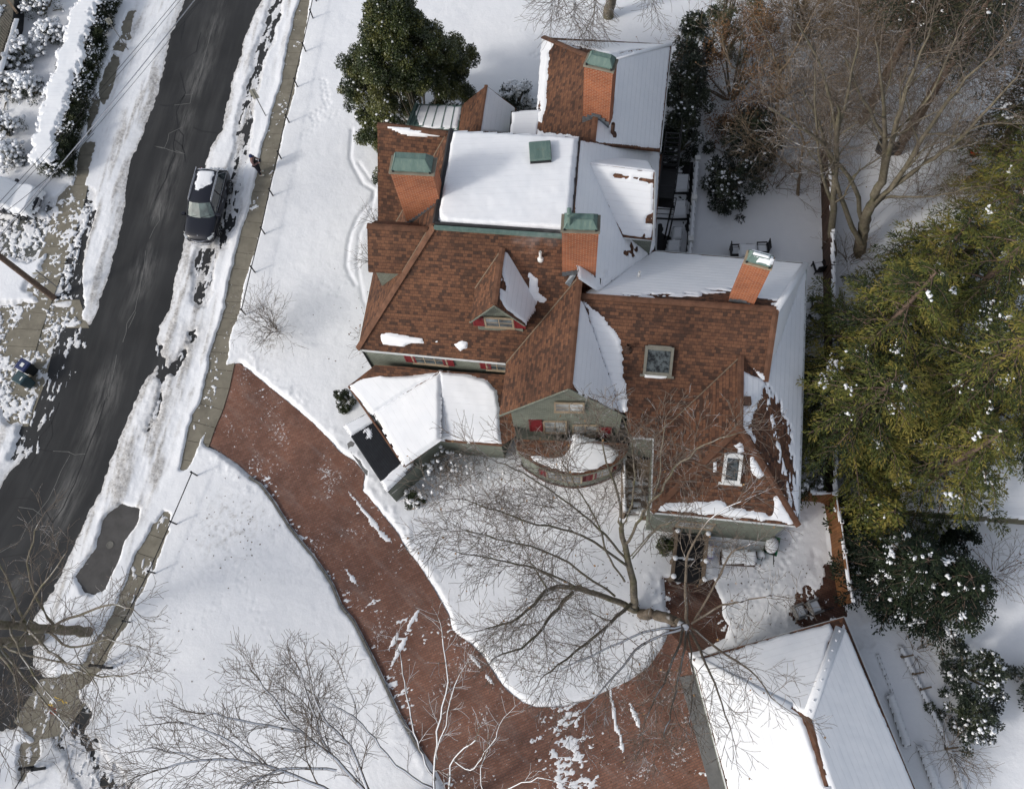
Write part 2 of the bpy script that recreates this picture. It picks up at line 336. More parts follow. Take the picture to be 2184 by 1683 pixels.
def m_leaf(name,cols,rough=.5,snow=0.0,trans=.25,scale=.9,spec=.35):
    m,nt,b=newmat(name,rough,cols[0],spec=spec); g=NG(nt); ge=g.geo(); P=g.obj()
    f=g.math('ADD',g.math('MULTIPLY',ge.outputs['Random Per Island'],.22),g.math('MULTIPLY',g.noise(P,scale,4,.65),.38)); at_=g.n('Attribute'); at_.attribute_name='tone'; f=g.math('ADD',f,g.math('MULTIPLY',at_.outputs['Fac'],.62)); f=g.math('SUBTRACT',f,.13)
    n=len(cols); c=g.ramp(f,[(.25+.5*i/(n-1),cc) for i,cc in enumerate(cols)])
    if snow: c=g.mix(g.ramp(g.math('ADD',g.math('MULTIPLY',ge.outputs['Random Per Island'],.35),g.math('MULTIPLY',g.noise(P,2.2,3,.7),.65)),[(.78-snow*.4,(0,0,0)),(.80-snow*.4,(1,1,1))]),c,(.78,.79,.82))
    g.l(c,b.inputs['Base Color'])
    return m
M['holly']=m_leaf('holly_leaf',[(.022,.034,.012),(.060,.075,.022),(.125,.125,.036)],.4,spec=.5)
M['yew']=m_leaf('yew_needles',[(.016,.026,.010),(.058,.072,.018),(.125,.128,.028),(.19,.155,.034)],.6,spec=.2)
M['darkfir']=m_leaf('dark_needles',[(.004,.008,.005),(.010,.018,.010),(.024,.034,.015)],.6,spec=.15)
M['rhodo']=m_leaf('rhododendron_leaf',[(.008,.014,.008),(.020,.032,.016),(.045,.055,.025)],.4,spec=.6)
M['box']=m_leaf('boxwood_leaf',[(.008,.014,.006),(.022,.034,.012),(.05,.06,.02)],.5)
M['brownleaf']=m_leaf('brown_dry_leaf',[(.09,.05,.028),(.17,.095,.05),(.26,.14,.06)],.8)
M['tanleaf']=m_leaf('tan_dry_leaf',[(.20,.12,.06),(.30,.18,.08)],.8)
M['pine']=m_leaf('pine_needles',[(.010,.014,.008),(.030,.034,.018),(.06,.055,.028)],.6)
# ================================================================ GROUND
T4=3.853
def zz(ox,oy,pts): return [(ox/1.14469+x/T4,oy/1.14469+y/T4) for x,y in pts]
road_w=[(400,-20),(400,0),(389,34),(365,90),(356,153),(335,226),(311,285),(290,330),(276,380),(272,437),(258,518),(239,588),(215,653),(199,700),(179,741),(156,793),(118,850),(95,905),(60,975),(23,1010),(0,1060),(-40,1120)]
road_e=[(560,-20),(553,0),(532,39),(509,104),(493,161),(475,234),(465,280),(441,319),(431,358),(420,420),(389,497),(381,544),(363,601),(356,653),(335,694),(327,738),(333,772),(304,803),(280,856),(260,903),(226,984),(207,1046),(182,1085),(161,1137),(130,1210),(96,1275),(50,1340),(60,1420),(88,1448),(60,1500),(29,1545),(-40,1560)]
road_poly=G(road_w[::-1]+road_e)
apron=G([(132,694),(172,694),(185,712),(150,800),(117,856),(83,900),(60,960),(23,981),(52,916),(80,856),(91,808),(104,730)])
slush=G([(180,712),(182,745),(160,790),(138,830),(125,850),(95,920),(70,985),(40,990),(60,930),(100,860),(130,810),(150,770)])
wstrip=G([(192,450),(205,450),(190,500),(179,543),(174,600),(179,653),(170,690),(158,678),(156,600),(168,520),(176,490)])
wside=[(292,-10),(270,60),(262,85),(250,115),(235,150),(215,195),(205,240),(195,285),(180,320),(160,395),(150,440),(130,500),(100,590)]
wside_bare=[G([(272,25),(288,25),(282,60),(276,85),(259,85),(263,50)]),G([(253,92),(268,98),(262,112),(243,108)]),G([(243,118),(258,122),(238,190),(222,225),(213,215),(212,190),(226,150)]),
  G([(203,205),(214,215),(210,245),(196,262),(192,290),(185,300),(190,255)]),G([(181,303),(200,306),(190,340),(178,400),(155,404),(168,345)]),G([(140,420),(178,410),(186,435),(160,440),(150,500),(125,500),(128,450)]),
  G([(100,540),(150,530),(148,560),(95,590)])]
dirtyslab=G([(-10,655),(60,650),(150,655),(178,690),(130,700),(108,735),(98,780),(85,840),(60,900),(20,900),(-10,860)])
thinwalk=G([(95,445),(150,400),(195,405),(200,440),(180,500),(160,560),(150,640),(90,650),(60,610),(100,560),(120,520)])
pavers=G([(-10,470),(90,468),(118,470),(125,520),(90,545),(60,560),(0,545),(-10,540)])
lane1=G([(580,-10),(606,-10),(592,50),(567,120),(545,200),(530,290),(518,370),(505,450),(488,520),(470,530),(478,450),(497,340),(515,250),(530,190),(550,110)])
lane2=G([(428,531),(460,531),(452,601),(439,653),(417,640),(418,575)])
spots=[G([(400,705),(420,700),(421,722),(408,730)]),G([(365,790),(385,757),(396,748),(395,760),(372,795)]),G([(345,775),(350,770),(346,850),(325,915),(318,915),(338,850)]),G([(330,735),(345,738),(343,770),(330,765)])]
patch=G(zz(0,960,[(1000,910),(1140,960),(1120,1080),(1020,1200),(970,1380),(920,1480),(860,1620),(780,1660),(700,1640),(625,1510),(690,1420),(790,1270),(855,1040),(930,950)]))
sw_l=[(646,-20),(640,0),(627,52),(612,117),(603,182),(580,247),(557,337),(542,405),(535,445),(516,497),(504,549),(490,601),(480,661),(465,718),(448,757),(449,783),(439,824),(429,858),(415,885),(405,916),(394,968),(387,1000)]
sw_r=[(666,-20),(660,0),(651,62),(638,135),(625,202),(606,272),(588,350),(569,437),(559,479),(540,544),(519,611),(509,673),(490,717),(488,751),(483,782),(466,856),(457,877),(449,903),(428,937),(413,976),(400,1000)]
sw1=G(sw_l+sw_r[::-1])
sw2=G([(350,1088),(330,1119),(298,1176),(275,1228),(260,1270),(234,1331),(202,1381),(166,1433),(88,1448),(60,1500),(31,1539),(78,1575),(112,1565),(153,1516),(169,1490),(165,1470),(186,1458),(218,1414),(247,1362),(280,1310),(293,1275),(330,1202),(358,1135),(364,1100)])
cross=G([(110,1560),(153,1512),(168,1494),(195,1525),(188,1560),(235,1610),(290,1690),(330,1790),(150,1790),(170,1683),(130,1620)])
cornerpatch=G([(48,1590),(80,1588),(82,1610),(62,1640),(50,1660),(45,1620)])
dr=[(487,780),(509,775),(532,790),(559,813),(591,839),(632,872),(666,901),(700,935),(723,963),(757,984),(778,1010),(773,1046),(791,1064),(812,1093),(848,1137),(866,1171),(892,1202),(922,1250),(957,1311),(965,1344),(1004,1373),(1032,1401),(1061,1448),(1083,1474),(1114,1497),(1143,1508),(1197,1508),(1249,1495),(1298,1471),(1343,1451),(1384,1422),(1405,1391),(1418,1370),(1431,1331),(1420,1292),(1418,1236),(1522,1240),(1525,1262),(1535,1279),(1540,1316),(1550,1334),(1545,1360),(1498,1385),(1467,1390),(1474,1427),(1500,1520),(1530,1622),(1548,1683),(1580,1800)]
dl=[(1000,1800),(975,1735),(952,1683),(931,1643),(902,1601),(876,1557),(853,1518),(827,1461),(806,1417),(780,1365),(757,1321),(731,1290),(713,1246),(697,1220),(671,1184),(643,1150),(619,1119),(586,1067),(559,1031),(535,1015),(506,989),(459,958),(436,944),(445,915),(470,860)]
drive=G(dr+dl)
brickpatch=G([(1715,1270),(1760,1210),(1800,1230),(1800,1320),(1690,1330),(1672,1310),(1690,1290)])
dr_streak=G([(1160,1545),(1210,1540),(1235,1590),(1260,1640),(1290,1683),(1300,1760),(1160,1760),(1150,1683),(1135,1600)])
# snow height field
gx=np.arange(-39,32,.075); gy=np.arange(-8,47,.075); X,Y=np.meshgrid(gx,gy)
S=np.full(X.shape,.16,np.float32)+.05*fbm(X,Y,4,4,1)+.010*fbm(X,Y,.6,4,2)+.012*np.abs(fbm(X*.8+Y*.3,Y,1.1,3,6))*np.clip(fbm(X,Y,7,2,8)*3,0,1)
dirt=np.zeros(X.shape,np.float32)
n1=fbm(X,Y,.9,5,5); n2=fbm(X,Y,.25,3,9)
# road frame: along/across coordinate using sidewalk direction
a0=np.array(at(640,0)[:2]);a1=np.array(at(400,1000)[:2]); rd=(a1-a0)/np.linalg.norm(a1-a0); rn=np.array([rd[1],-rd[0]])
A=X*rd[0]+Y*rd[1]; B=X*rn[0]+Y*rn[1]
streak=fbm(B*1.0,A*.12,.35,4,14)
sd_road=sdf(X,Y,road_poly,6)
# plowed windrows beside the road
bank=np.exp(-((sd_road+1.1)/.9)**2)*(sd_road<.3)
rough=fbm(X,Y,.5,5,21)
S+=bank*(.05+.045*rough+.03*streak)
dirt+=np.clip(np.exp(-((sd_road+.1)/.45)**2)*.9*(n1*.6+.55),0,1)
dirt+=np.clip(np.exp(-((sd_road+1.5)/1.2)**2)*(streak+.08)*1.9,0,.75)*(sd_road<0)
plow=sdf(X,Y,G([(440,640),(340,700),(300,820),(230,990),(160,1150),(250,1260),(330,1100),(420,860),(465,720)]),3)
S+=np.where(plow>0,sstep(0,.8,plow)*(.04*rough+.02*fbm(X,Y,.2,3,33)+.04*streak),0); dirt+=np.clip(sstep(-.2,.6,plow)*(n1*.7+streak*.9+.02),0,.7)*.9
def cut(poly,rag=.12,feather=.25,lift=0,res=0.0,seed=0,margin=2):
    global S
    s=sdf(X,Y,poly,margin)+rag*(n1*1.0+n2*.6)
    t=sstep(-feather,0.0,-s)   # 1 outside
    prof=np.where(s>0,-.06+res,-.02+(S+.02)*sstep(0,feather,-s))
    if res: prof=np.where(s>0,-.03+res*(fbm(X,Y,.35,4,seed+3)*1.0),prof)
    S=np.minimum(S,prof); return s
cut(road_poly,.15,1.0)
srd=sdf(X,Y,road_poly,2)+.2*n1; dirt=np.where((srd>-.30)&(srd<1.4),np.maximum(dirt,.85),dirt)
cut(apron,.35,.25); cut(wstrip,.15,.12)
for q in wside_bare: cut(q,.22,.12)
for q,th,sc in ((slush,-.25,.16),(lane1,.0,.16),(lane2,.06,.16),(dirtyslab,.10,.2),(pavers,.06,.16),(thinwalk,.06,.2)):
    s=sdf(X,Y,q,2)+.35*n1
    st=fbm(B,A*.2,.22,4,17)+.5*n2 if q is not pavers else fbm(X,Y,.3,4,41)
    if q is dirtyslab or q is thinwalk: st=fbm(B*.4,A,.3,4,17)+.5*n2
    hh=.035*(st-th); S=np.where(s>0,np.minimum(S,hh),S); S=np.where((s<=0)&(s>-.3),np.minimum(S,.0+(S)*sstep(0,.3,-s)+.01),S)
    if q is slush: dirt=np.where(s>0,.9,dirt)
    else: dirt=np.where(s>-.2,np.maximum(dirt,.35),dirt)
for q in spots: cut(q,.35,.2); 
for q in spots: dirt+=.5*np.exp(-(np.minimum(sdf(X,Y,q,2),0)/.5)**2)
cut(patch,.10,.16)
s=cut(sw1,.10,.12); cut(sw2,.16,.14); cut(cornerpatch,.2,.15)
s=sdf(X,Y,cross,2)+.5*n1; cd=(at(290,1683)-at(160,1490))[:2]; cd/=np.linalg.norm(cd); A2=X*cd[0]+Y*cd[1];B2=X*cd[1]-Y*cd[0]
st=fbm(B2,A2*.13,.5,4,23)+.4*n2; hh=.05*(st-.02+.25*sstep(2.5,-1.5,A2-at(200,1560)[:2]@cd)*-1)
S=np.where(s>0,np.minimum(S,hh),S); dirt=np.where(s>-.4,np.maximum(dirt,.45),dirt)
cut(drive,.10,.22); s=sdf(X,Y,brickpatch,2)+.9*n1; U2=X*.9+Y*.3
S=np.where(s>0,np.minimum(S,-.03),np.where(s>-1.2,np.minimum(S,.03+.02*fbm(X,Y,.12,2,3)+.1*sstep(.2,1.2,-s)),S))
# shovelled clumps along the driveway edges and flat snow scraps on it
sd=sdf(X,Y,drive,2.5); clump=fbm(X,Y,.28,4,51)
S=np.where(sd<.05,S+np.exp(-((sd+.45)/.4)**2)*np.clip(clump*.10+.01,0,.13)*sstep(-.25,.35,fbm(X,Y,2.5,3,77)),S)
sc=fbm(X*1.0,Y*1.0,.30,4,61)+.35*fbm(X,Y,1.6,2,66)
for sx_,sy_,ln,an in ((790,1105,1.6,-48),(752,1235,.7,-50),(850,1390,1.3,62),(880,1322,1.0,58),(1309,1520,1.3,-83),(1325,1583,.8,-80),(1353,1525,.9,-70),(1018,1415,.7,-45),(805,1130,.9,-45),(1045,1450,.4,-50),(838,1370,.5,60)):
    c=at(sx_,sy_)[:2]; t=math.radians(an); a=(X-c[0])*math.cos(t)+(Y-c[1])*math.sin(t); b=-(X-c[0])*math.sin(t)+(Y-c[1])*math.cos(t)
    q=1-np.sqrt((a/ln)**2+(b/.13)**2)+.7*n1+.5*n2; S=np.where((q>.15)&(sd>0),np.maximum(S,.012+.03*np.clip(q,0,1)),S)
verge=sdf(X,Y,G(road_e[:-4]+sw_l[::-1]),2); vw_=sdf(X,Y,G(road_w[:18]+wside[::-1]),2)
for vz,kk in ((verge,.45),(vw_,.5)):
    t_=sstep(.0,.7,vz)*(sd_road<.1); S=np.where((t_>0)&(S>.0),S*(1-kk*t_)+.012*t_*(streak+fbm(X,Y,.35,4,19)),S); dirt+=t_*np.clip(streak*1.1+n1*.35-.05,0,.55)
# thin trodden snow in the back yard, rows of bricks just showing
by=G([(1530,1180),(1700,1140),(1760,1080),(1770,1230),(1700,1290),(1600,1330),(1550,1340),(1530,1250)])
s=sdf(X,Y,by,2); S=np.where(s>0,np.minimum(S,.10+.02*fbm(X,Y,.3,3,81)),S); 
# wobbly ditch track on the west lawn and footprints
def track(pts,wd,dp):
    global S
    P=G(pts); d=np.full(X.shape,9.,np.float32)
    for a,b in zip(P[:-1],P[1:]):
        mx=min(a[0],b[0])-1;Mx=max(a[0],b[0])+1;my=min(a[1],b[1])-1;My=max(a[1],b[1])+1
        m=(X>mx)&(X<Mx)&(Y>my)&(Y<My); e=b-a; l=e@e; t=np.clip(((X[m]-a[0])*e[0]+(Y[m]-a[1])*e[1])/l,0,1)
        d[m]=np.minimum(d[m],np.hypot(X[m]-a[0]-t*e[0],Y[m]-a[1]-t*e[1]))
    S-=dp*np.exp(-(d/wd)**2)
track([(752,280),(748,340),(756,360),(775,395),(800,410),(795,430),(765,465),(750,500),(743,530),(740,570),(748,590),(760,610)],.11,.07)
track([(800,420),(790,460),(768,500),(763,560),(768,600),(775,640),(785,660)],.10,.045)
track([(765,350),(790,385),(805,400)],.09,.05)
rg=random.Random(5)
def prints(pts,n,wd=.09,dp=.05):
    global S
    P=[np.array(p) for p in G(pts)]
    L=[0]; 
    for a,b in zip(P[:-1],P[1:]): L.append(L[-1]+np.linalg.norm(b-a))
    for i in range(n):
        t=L[-1]*(i+.5)/n; k=max(j for j in range(len(L)-1) if L[j]<=t); f=(t-L[k])/(L[k+1]-L[k]); c=P[k]*(1-f)+P[k+1]*f; e=P[k+1]-P[k]; e/=np.linalg.norm(e)
        c=c+np.array([-e[1],e[0]])*(.11 if i%2 else -.11)+np.array([rg.uniform(-.05,.05)]*2)
        i0=int((c[0]-gx[0])/.075); j0=int((c[1]-gy[0])/.075); sl_=(slice(max(j0-6,0),j0+7),slice(max(i0-6,0),i0+7)); q=np.hypot((X[sl_]-c[0])/1.0,(Y[sl_]-c[1])/1.0)
        S[sl_]-=dp*np.exp(-(q/wd)**2)
prints([(1640,1180),(1600,1250),(1560,1310)],26); prints([(1700,1140),(1660,1220),(1600,1290)],26); prints([(1720,1090),(1690,1170),(1640,1270)],22)
prints([(690,170),(700,230),(665,250),(680,260)],26); prints([(1130,120),(1170,130),(1200,145)],12); prints([(1530,30),(1480,60),(1400,80)],16,.06,.03)
prints([(470,1120),(520,1250),(600,1400)],26,.07,.03); prints([(620,1100),(560,1200),(450,1300),(330,1400)],34,.06,.025); prints([(1080,1180),(1180,1300),(1300,1360)],26,.07,.03); prints([(640,300),(690,260),(730,240)],14,.07,.03); prints([(700,230),(640,330),(600,460)],22,.06,.02); prints([(1080,60),(1180,80),(1300,160)],18,.06,.03); prints([(1510,480),(1640,520),(1700,600)],22,.07,.03); prints([(860,1140),(900,1090),(1000,1120)],16,.08,.03); prints([(690,600),(720,640),(760,560)],10,.07,.03); prints([(510,1080),(500,1180),(400,1260)],16,.07,.02)
# dirt specks near the young grass
for (sx_,sy_,r_) in ((490,1125,1.5),(560,740,.9),(320,1390,1.0),(585,720,.7)):
    c=at(sx_,sy_)[:2]; dirt+=np.clip(np.exp(-(((X-c[0])**2+(Y-c[1])**2)/r_**2))*(fbm(X,Y,.16,3,91)*1.8-.1),0,.8)
dirt=np.clip(dirt,0,1)
Sx=np.minimum(S,.9)
de_=np.minimum(np.minimum(X-gx[0],gx[-1]-X),np.minimum(Y-gy[0],gy[-1]-Y)); k_e=np.where(S>.05,sstep(1.5,0,de_),0); Sx=Sx*(1-k_e)+.121*k_e
V=np.stack([X,Y,Sx],-1).reshape(-1,3); ny,nx=X.shape
idx=np.arange(ny*nx).reshape(ny,nx); Fq=np.stack([idx[:-1,:-1],idx[:-1,1:],idx[1:,1:],idx[1:,:-1]],-1).reshape(-1,4)
zf=Sx.ravel()[Fq].max(1); Fq=Fq[zf>-.03]
tag(npmesh('snow_field',V,Fq,M['snow'],smooth=True,attr={'dirt':dirt.ravel()}),kind='structure')
del V,Fq,idx
b=MB(); b.poly([(-600,-600,-.08),(600,-600,-.08),(600,600,-.08),(-600,600,-.08)]); g_=b.build('ground',M['snow']); tag(g_,kind='structure')
# far snow beyond the detailed field: ring sheet
b=MB(); x0,x1,y0,y1=gx[0]+.05,gx[-1]-.05,gy[0]+.05,gy[-1]-.05
for q in ([(-600,-600),(600,-600),(600,y0),(-600,y0)],[(-600,y1),(600,y1),(600,600),(-600,600)],[(-600,y0),(x0,y0),(x0,y1),(-600,y1)],[(x1,y0),(600,y0),(600,y1),(x1,y1)]): b.poly([(*p,.12) for p in q])
tag(b.build('snow_cover',M['snow']),kind='structure')
# road strip with uv along the salt line
cl=[(480,-40),(467,0),(452,60),(436,117),(415,187),(389,273),(374,322),(345,426),(319,510),(298,601),(275,666),(249,756),(223,856),(182,968),(150,1040),(112,1114),(60,1200),(0,1290),(-70,1390)]
C=[np.array(at(x,y)[:2]) for x,y in cl]; vs=[];uvs=[];acc=0
offs=[-14,-9,-5,-3,-1.5,-.75,0,.75,1.5,3,5,7.2]
for i,c in enumerate(C):
    t=C[min(i+1,len(C)-1)]-C[max(i-1,0)]; t/=np.linalg.norm(t); nn=np.array([-t[1],t[0]]); 
    if i: acc+=np.linalg.norm(c-C[i-1])
    for o_ in offs:
        oo=o_ if o_<5 else o_; p=c+nn*oo; vs.append((p[0],p[1],0)); uvs.append((oo,acc))
k=len(offs); fq=[(i*k+j,i*k+j+1,(i+1)*k+j+1,(i+1)*k+j) for i in range(len(C)-1) for j in range(k-1)]
rd_o=tag(npmesh('road',np.array(vs),np.array(fq),M['asphalt'],uv=np.array(uvs)),kind='structure')
b=MB(); b.poly([(*p,-.004) for p in G([(-200,1180),(130,1380),(330,1500),(480,1900),(200,2000),(-300,1900)])]); b.build('asphalt',M['asphalt']).name='side_street'; tag(bpy.data.objects['side_street'],kind='structure')
# cracks in the asphalt: tar seals and salt-filled cracks
mt,_,_=newmat('tar_seal',.5,(.013,.013,.014)); msalt=simple('salt_line',(.14,.14,.135),.9,0,.3)
def ribbon(b,pts,w_,z=.004,j=.06,seed=0):
    r=random.Random(seed); P=[]
    Q=[at(x,y)[:2] for x,y in pts]
    for a,c in zip(Q[:-1],Q[1:]):
        n=max(1,int(np.linalg.norm(c-a)/.5))
        for i in range(n): P.append(a+(c-a)*i/n+np.array([r.uniform(-j,j),r.uniform(-j,j)]))
    P.append(Q[-1])
    for a,c in zip(P[:-1],P[1:]):
        e=c-a; e/=np.linalg.norm(e)+1e-9; nn=np.array([-e[1],e[0]])*w_/2; b.poly([(*(a-nn),z),(*(c-nn),z),(*(c+nn),z),(*(a+nn),z)])
b=MB()
for i,q in enumerate(([(428,70),(418,110),(390,130)],[(385,155),(395,200),(375,240),(380,270),(370,300),(372,330),(355,380),(330,430)],[(370,300),(390,310),(395,345)],[(380,275),(392,290),(388,320)],[(465,283),(430,280),(412,272)],[(223,856),(200,930),(182,965),(160,1030),(135,1085),(112,1114)],[(125,860),(112,900),(112,930),(95,960)],[(112,900),(85,930),(80,965)],[(40,955),(70,950),(95,960),(130,965)],[(80,965),(60,1000)],[(112,1114),(95,1085),(60,1060),(0,1065)],[(75,1200),(60,1180),(30,1185),(0,1190)],[(430,-5),(395,40),(385,90)],[(395,205),(375,225),(340,225)])): ribbon(b,q,.05,.004,.05,i)
o=b.build('tar_seal',mt,rd_o)
b=MB()
for i,q in enumerate(([(389,273),(362,285),(350,318)],[(415,187),(405,222),(372,225)],[(395,202),(412,201)],[(350,318),(330,312),(395,330),(375,322)],[(300,602),(290,660),(272,690),(262,730)],[(275,700),(285,680),(290,665)],[(112,962),(145,965),(160,970),(182,968)],[(150,970),(130,1005),(120,1030),(105,1065),(85,1090),(60,1120),(42,1155),(15,1170),(0,1178)],[(40,1080),(70,1085),(90,1100)],[(345,426),(340,470),(319,510)],[(249,756),(243,790),(230,850)],[(312,535),(308,575),(300,602)],[(452,60),(436,117),(428,160),(415,187)])): ribbon(b,q,.03,.006,.05,40+i)
b.build('salt_crack',msalt,rd_o)
# sidewalk slabs
b=MB(); b.poly([(*p,.002) for p in G([(250,1060),(310,1080),(300,1180),(230,1280),(170,1290),(150,1240),(200,1130)])]); M['asph2']=m_conc('worn_asphalt',(.095,.092,.09),.3); tag(b.build('asphalt_patch',M['asph2']),kind='structure')
def slabs(name,cen,wid,step,z=.05,mat='conc',th=.12):
    b=MB(); Q=[np.array(at(x,y)[:2]) for x,y in cen]; L=[0]
    for a,c in zip(Q[:-1],Q[1:]): L.append(L[-1]+np.linalg.norm(c-a))
    def P(s): 
        k=min(max(j for j in range(len(L)-1) if L[j]<=s+1e-9),len(L)-2); f=(s-L[k])/(L[k+1]-L[k]); e=Q[k+1]-Q[k]; e/=np.linalg.norm(e); return Q[k]*(1-f)+Q[k+1]*f,np.array([-e[1],e[0]])
    s=0
    while s+step<L[-1]:
        a,na=P(s+.012); c,nc=P(s+step-.012); w2=wid/2
        pts=[a-na*w2,c-nc*w2,c+nc*w2,a+na*w2]; 
        n=np.cross(pts[1]-pts[0],pts[2]-pts[0]); pts=pts if n>0 else pts[::-1]
        b.prism([tuple(p) for p in pts],z-th,z+rg.uniform(-.003,.003)); s+=step
    o=b.build(name,M[mat]); tag(o,kind='structure'); return o
cen=[((a[0]+b_[0])/2,(a[1]+b_[1])/2) for a,b_ in zip(sw_l,sw_r)]
slabs('sidewalk',cen[::2]+[(390,1010),(358,1085),(343,1115),(312,1180),(285,1240),(268,1285),(240,1345),(208,1398),(176,1445),(150,1480),(105,1540),(70,1590),(60,1640),(30,1690)],1.9,1.02)
slabs('pavement',wside+[(60,700),(30,800)],1.7,1.05)
b=MB(); b.prism([tuple(p) for p in G([(31,1539),(88,1448),(170,1440),(172,1495),(120,1575),(78,1580)])][::-1],-.1,.058); tag(b.build('corner_ramp',M['conc']),kind='structure')
# paint marks on the ramp
mr=simple('utility_paint_red',(.45,.06,.04)); my=simple('utility_paint_yellow',(.5,.33,.04))
b=MB(); 
for i in range(16):
    x,y=rg.uniform(100,150),rg.uniform(1505,1520); ribbon(b,[(105+i%6*2.5,1505+i*1.0),(109+i%6*2.5,1507+i*1.1)],.04,.062,0,i)
pr=b.build('red_paint_mark',mr,bpy.data.objects['corner_ramp'])
b=MB()
for q in ([(118,1486),(128,1490)],[(125,1494),(133,1492),(138,1500)],[(104,1502),(116,1506)],[(110,1497),(114,1505)],[(140,1496),(147,1500)]): ribbon(b,q,.05,.062,0.02,3)
b.build('yellow_paint_mark',my,bpy.data.objects['corner_ramp'])
b=MB(); b.poly([(*p,.004) for p in G([(-20,455),(128,440),(120,560),(20,690),(-30,690)])]); pv=simple('old_paver',(.15,.15,.14)); pv=m_brick('grey_paver',(.13,.135,.125),(.19,.19,.17),(.06,.06,.06),.22,.11,.012,R(20)); tag(b.build('parking_pavers',pv),kind='structure')
b=MB(); b.poly([(*p,.010) for p in G([(-20,640),(60,640),(170,640),(190,700),(125,700),(95,820),(60,910),(0,910),(-20,860)])]); tag(b.build('path',M['conc']),kind='structure')
b=MB(); b.poly([(*p,.008) for p in drive]); tag(b.build('driveway',M['paver']),kind='structure')
b=MB(); b.poly([(*p,.012) for p in G([(1416,1232),(1600,1150),(1730,1090),(1815,1230),(1805,1330),(1470,1392),(1425,1345)])]); tag(b.build('terrace',M['redpaver']),kind='structure')
# fine dusting of snow left between the bricks
ux=np.arange(-16,13,.042); uy=np.arange(-6,19,.042); UX,UY=np.meshgrid(ux,uy); sdd=sdf(UX,UY,drive,3); m_=sdd>0
t=R(22); A3=UX*math.cos(t)+UY*math.sin(t); B3=-UX*math.sin(t)+UY*math.cos(t)
f=fbm(A3*.55,B3,.13,3,201)+.9*fbm(UX,UY,1.5,3,203)+.35*fbm(UX,UY,.4,3,207)
s5=sdf(UX,UY,dr_streak,2); f=f+1.05*sstep(-.8,.5,s5)*(.60+.5*fbm(UX,UY,.6,3,208)); f=f+.35*sstep(.8,.05,sdd)
q=(f>.86)&m_; hz=np.where(q,.012+.010*np.clip((f-.86)*4,0,1.5),-.02); idx=np.arange(UX.size).reshape(UX.shape); Fq=np.stack([idx[:-1,:-1],idx[:-1,1:],idx[1:,1:],idx[1:,:-1]],-1).reshape(-1,4); Fq=Fq[q.ravel()[Fq].any(1)]
used=np.unique(Fq); mp_=np.zeros(UX.size,int); mp_[used]=np.arange(len(used)); V=np.stack([UX,UY,hz+.004],-1).reshape(-1,3)[used]; tag(npmesh('snow_dusting',V,mp_[Fq],M['snow'],smooth=True,attr={'dirt':np.full(len(V),.12)}),kind='structure')
def dusting(region,x0,x1,y0,y1,thr,seed,z=.004,dv=.3,sx=1.0,zlift=0.0):
    ux=np.arange(x0,x1,.045); uy=np.arange(y0,y1,.045); UX,UY=np.meshgrid(ux,uy); m_=np.full(UX.shape,-3.,np.float32)
    for q in region: m_=np.maximum(m_,sdf(UX,UY,q,2))
    a_=UX*rd[0]+UY*rd[1]; b_=UX*rn[0]+UY*rn[1]
    f=fbm(b_,a_*sx,.16,4,seed)+.7*fbm(UX,UY,1.2,3,seed+3)+.4*fbm(b_,a_*.3,.3,3,seed+6)
    q=(f>thr)&(m_+.3*fbm(UX,UY,.5,3,seed+9)>0); hz=np.where(q,z+.006+.012*np.clip((f-thr)*3,0,1.5),-.05); idx=np.arange(UX.size).reshape(UX.shape); Fq=np.stack([idx[:-1,:-1],idx[:-1,1:],idx[1:,1:],idx[1:,:-1]],-1).reshape(-1,4); Fq=Fq[q.ravel()[Fq].any(1)]
    if len(Fq)==0: return
    used=np.unique(Fq); mp_=np.zeros(UX.size,int); mp_[used]=np.arange(len(used)); V=np.stack([UX,UY,hz],-1).reshape(-1,3)[used]; tag(npmesh('snow_dusting',V,mp_[Fq],M['snow'],smooth=True,attr={'dirt':np.full(len(V),dv)}),kind='structure')
lw_=G([(-20,400),(205,400),(205,470),(150,640),(190,700),(100,850),(40,990),(-20,990)]); lx=lw_; xs_=[p[0] for p in lx]; ys_=[p[1] for p in lx]
dusting([pavers,thinwalk,dirtyslab],min(xs_),max(xs_),min(ys_),max(ys_),.12,301,.055,.22)
dusting([lane1,lane2,wstrip,apron,slush]+spots,-34,-10,8,46,.30,311,.004,.45,.35)
dusting([cross,cornerpatch,sw2],-32,-14,-8,16,.34,321,.056,.35,.5)
dusting([G([(1690,1180),(1790,1180),(1815,1330),(1650,1345),(1655,1290)])],5,16,0,8,.30,341,.012,.05,.5)
dusting([sw1]+wside_bare,-40,-8,8,47,.62,331,.055,.15)
# stone edging along the driveway
b=MB(); Q=[at(x,y)[:2] for x,y in dl[4:20]]
for i in range(len(Q)-1):
    e=Q[i+1]-Q[i]; L=np.linalg.norm(e); a=math.atan2(e[1],e[0]); n=int(L/.6)+1
    for k in range(n):
        c=Q[i]+e*(k+.5)/n; nn=np.array([e[1],-e[0]])/L; c=c-nn*.10; b.box((c[0],c[1],.0),(L/n-.02,.11,.30+rg.uniform(-.02,.02)),a)
tag(b.build('kerb',M['kerb']),kind='structure')
b=MB(); b.lathe(at(235,1162,.0),[(.19,.004),(.19,.02),(.15,.022),(.14,.012),(.0,.012)],16); tag(b.build('utility_cover',M['kerb']),'small round iron utility cover in the bare asphalt patch','manhole cover')

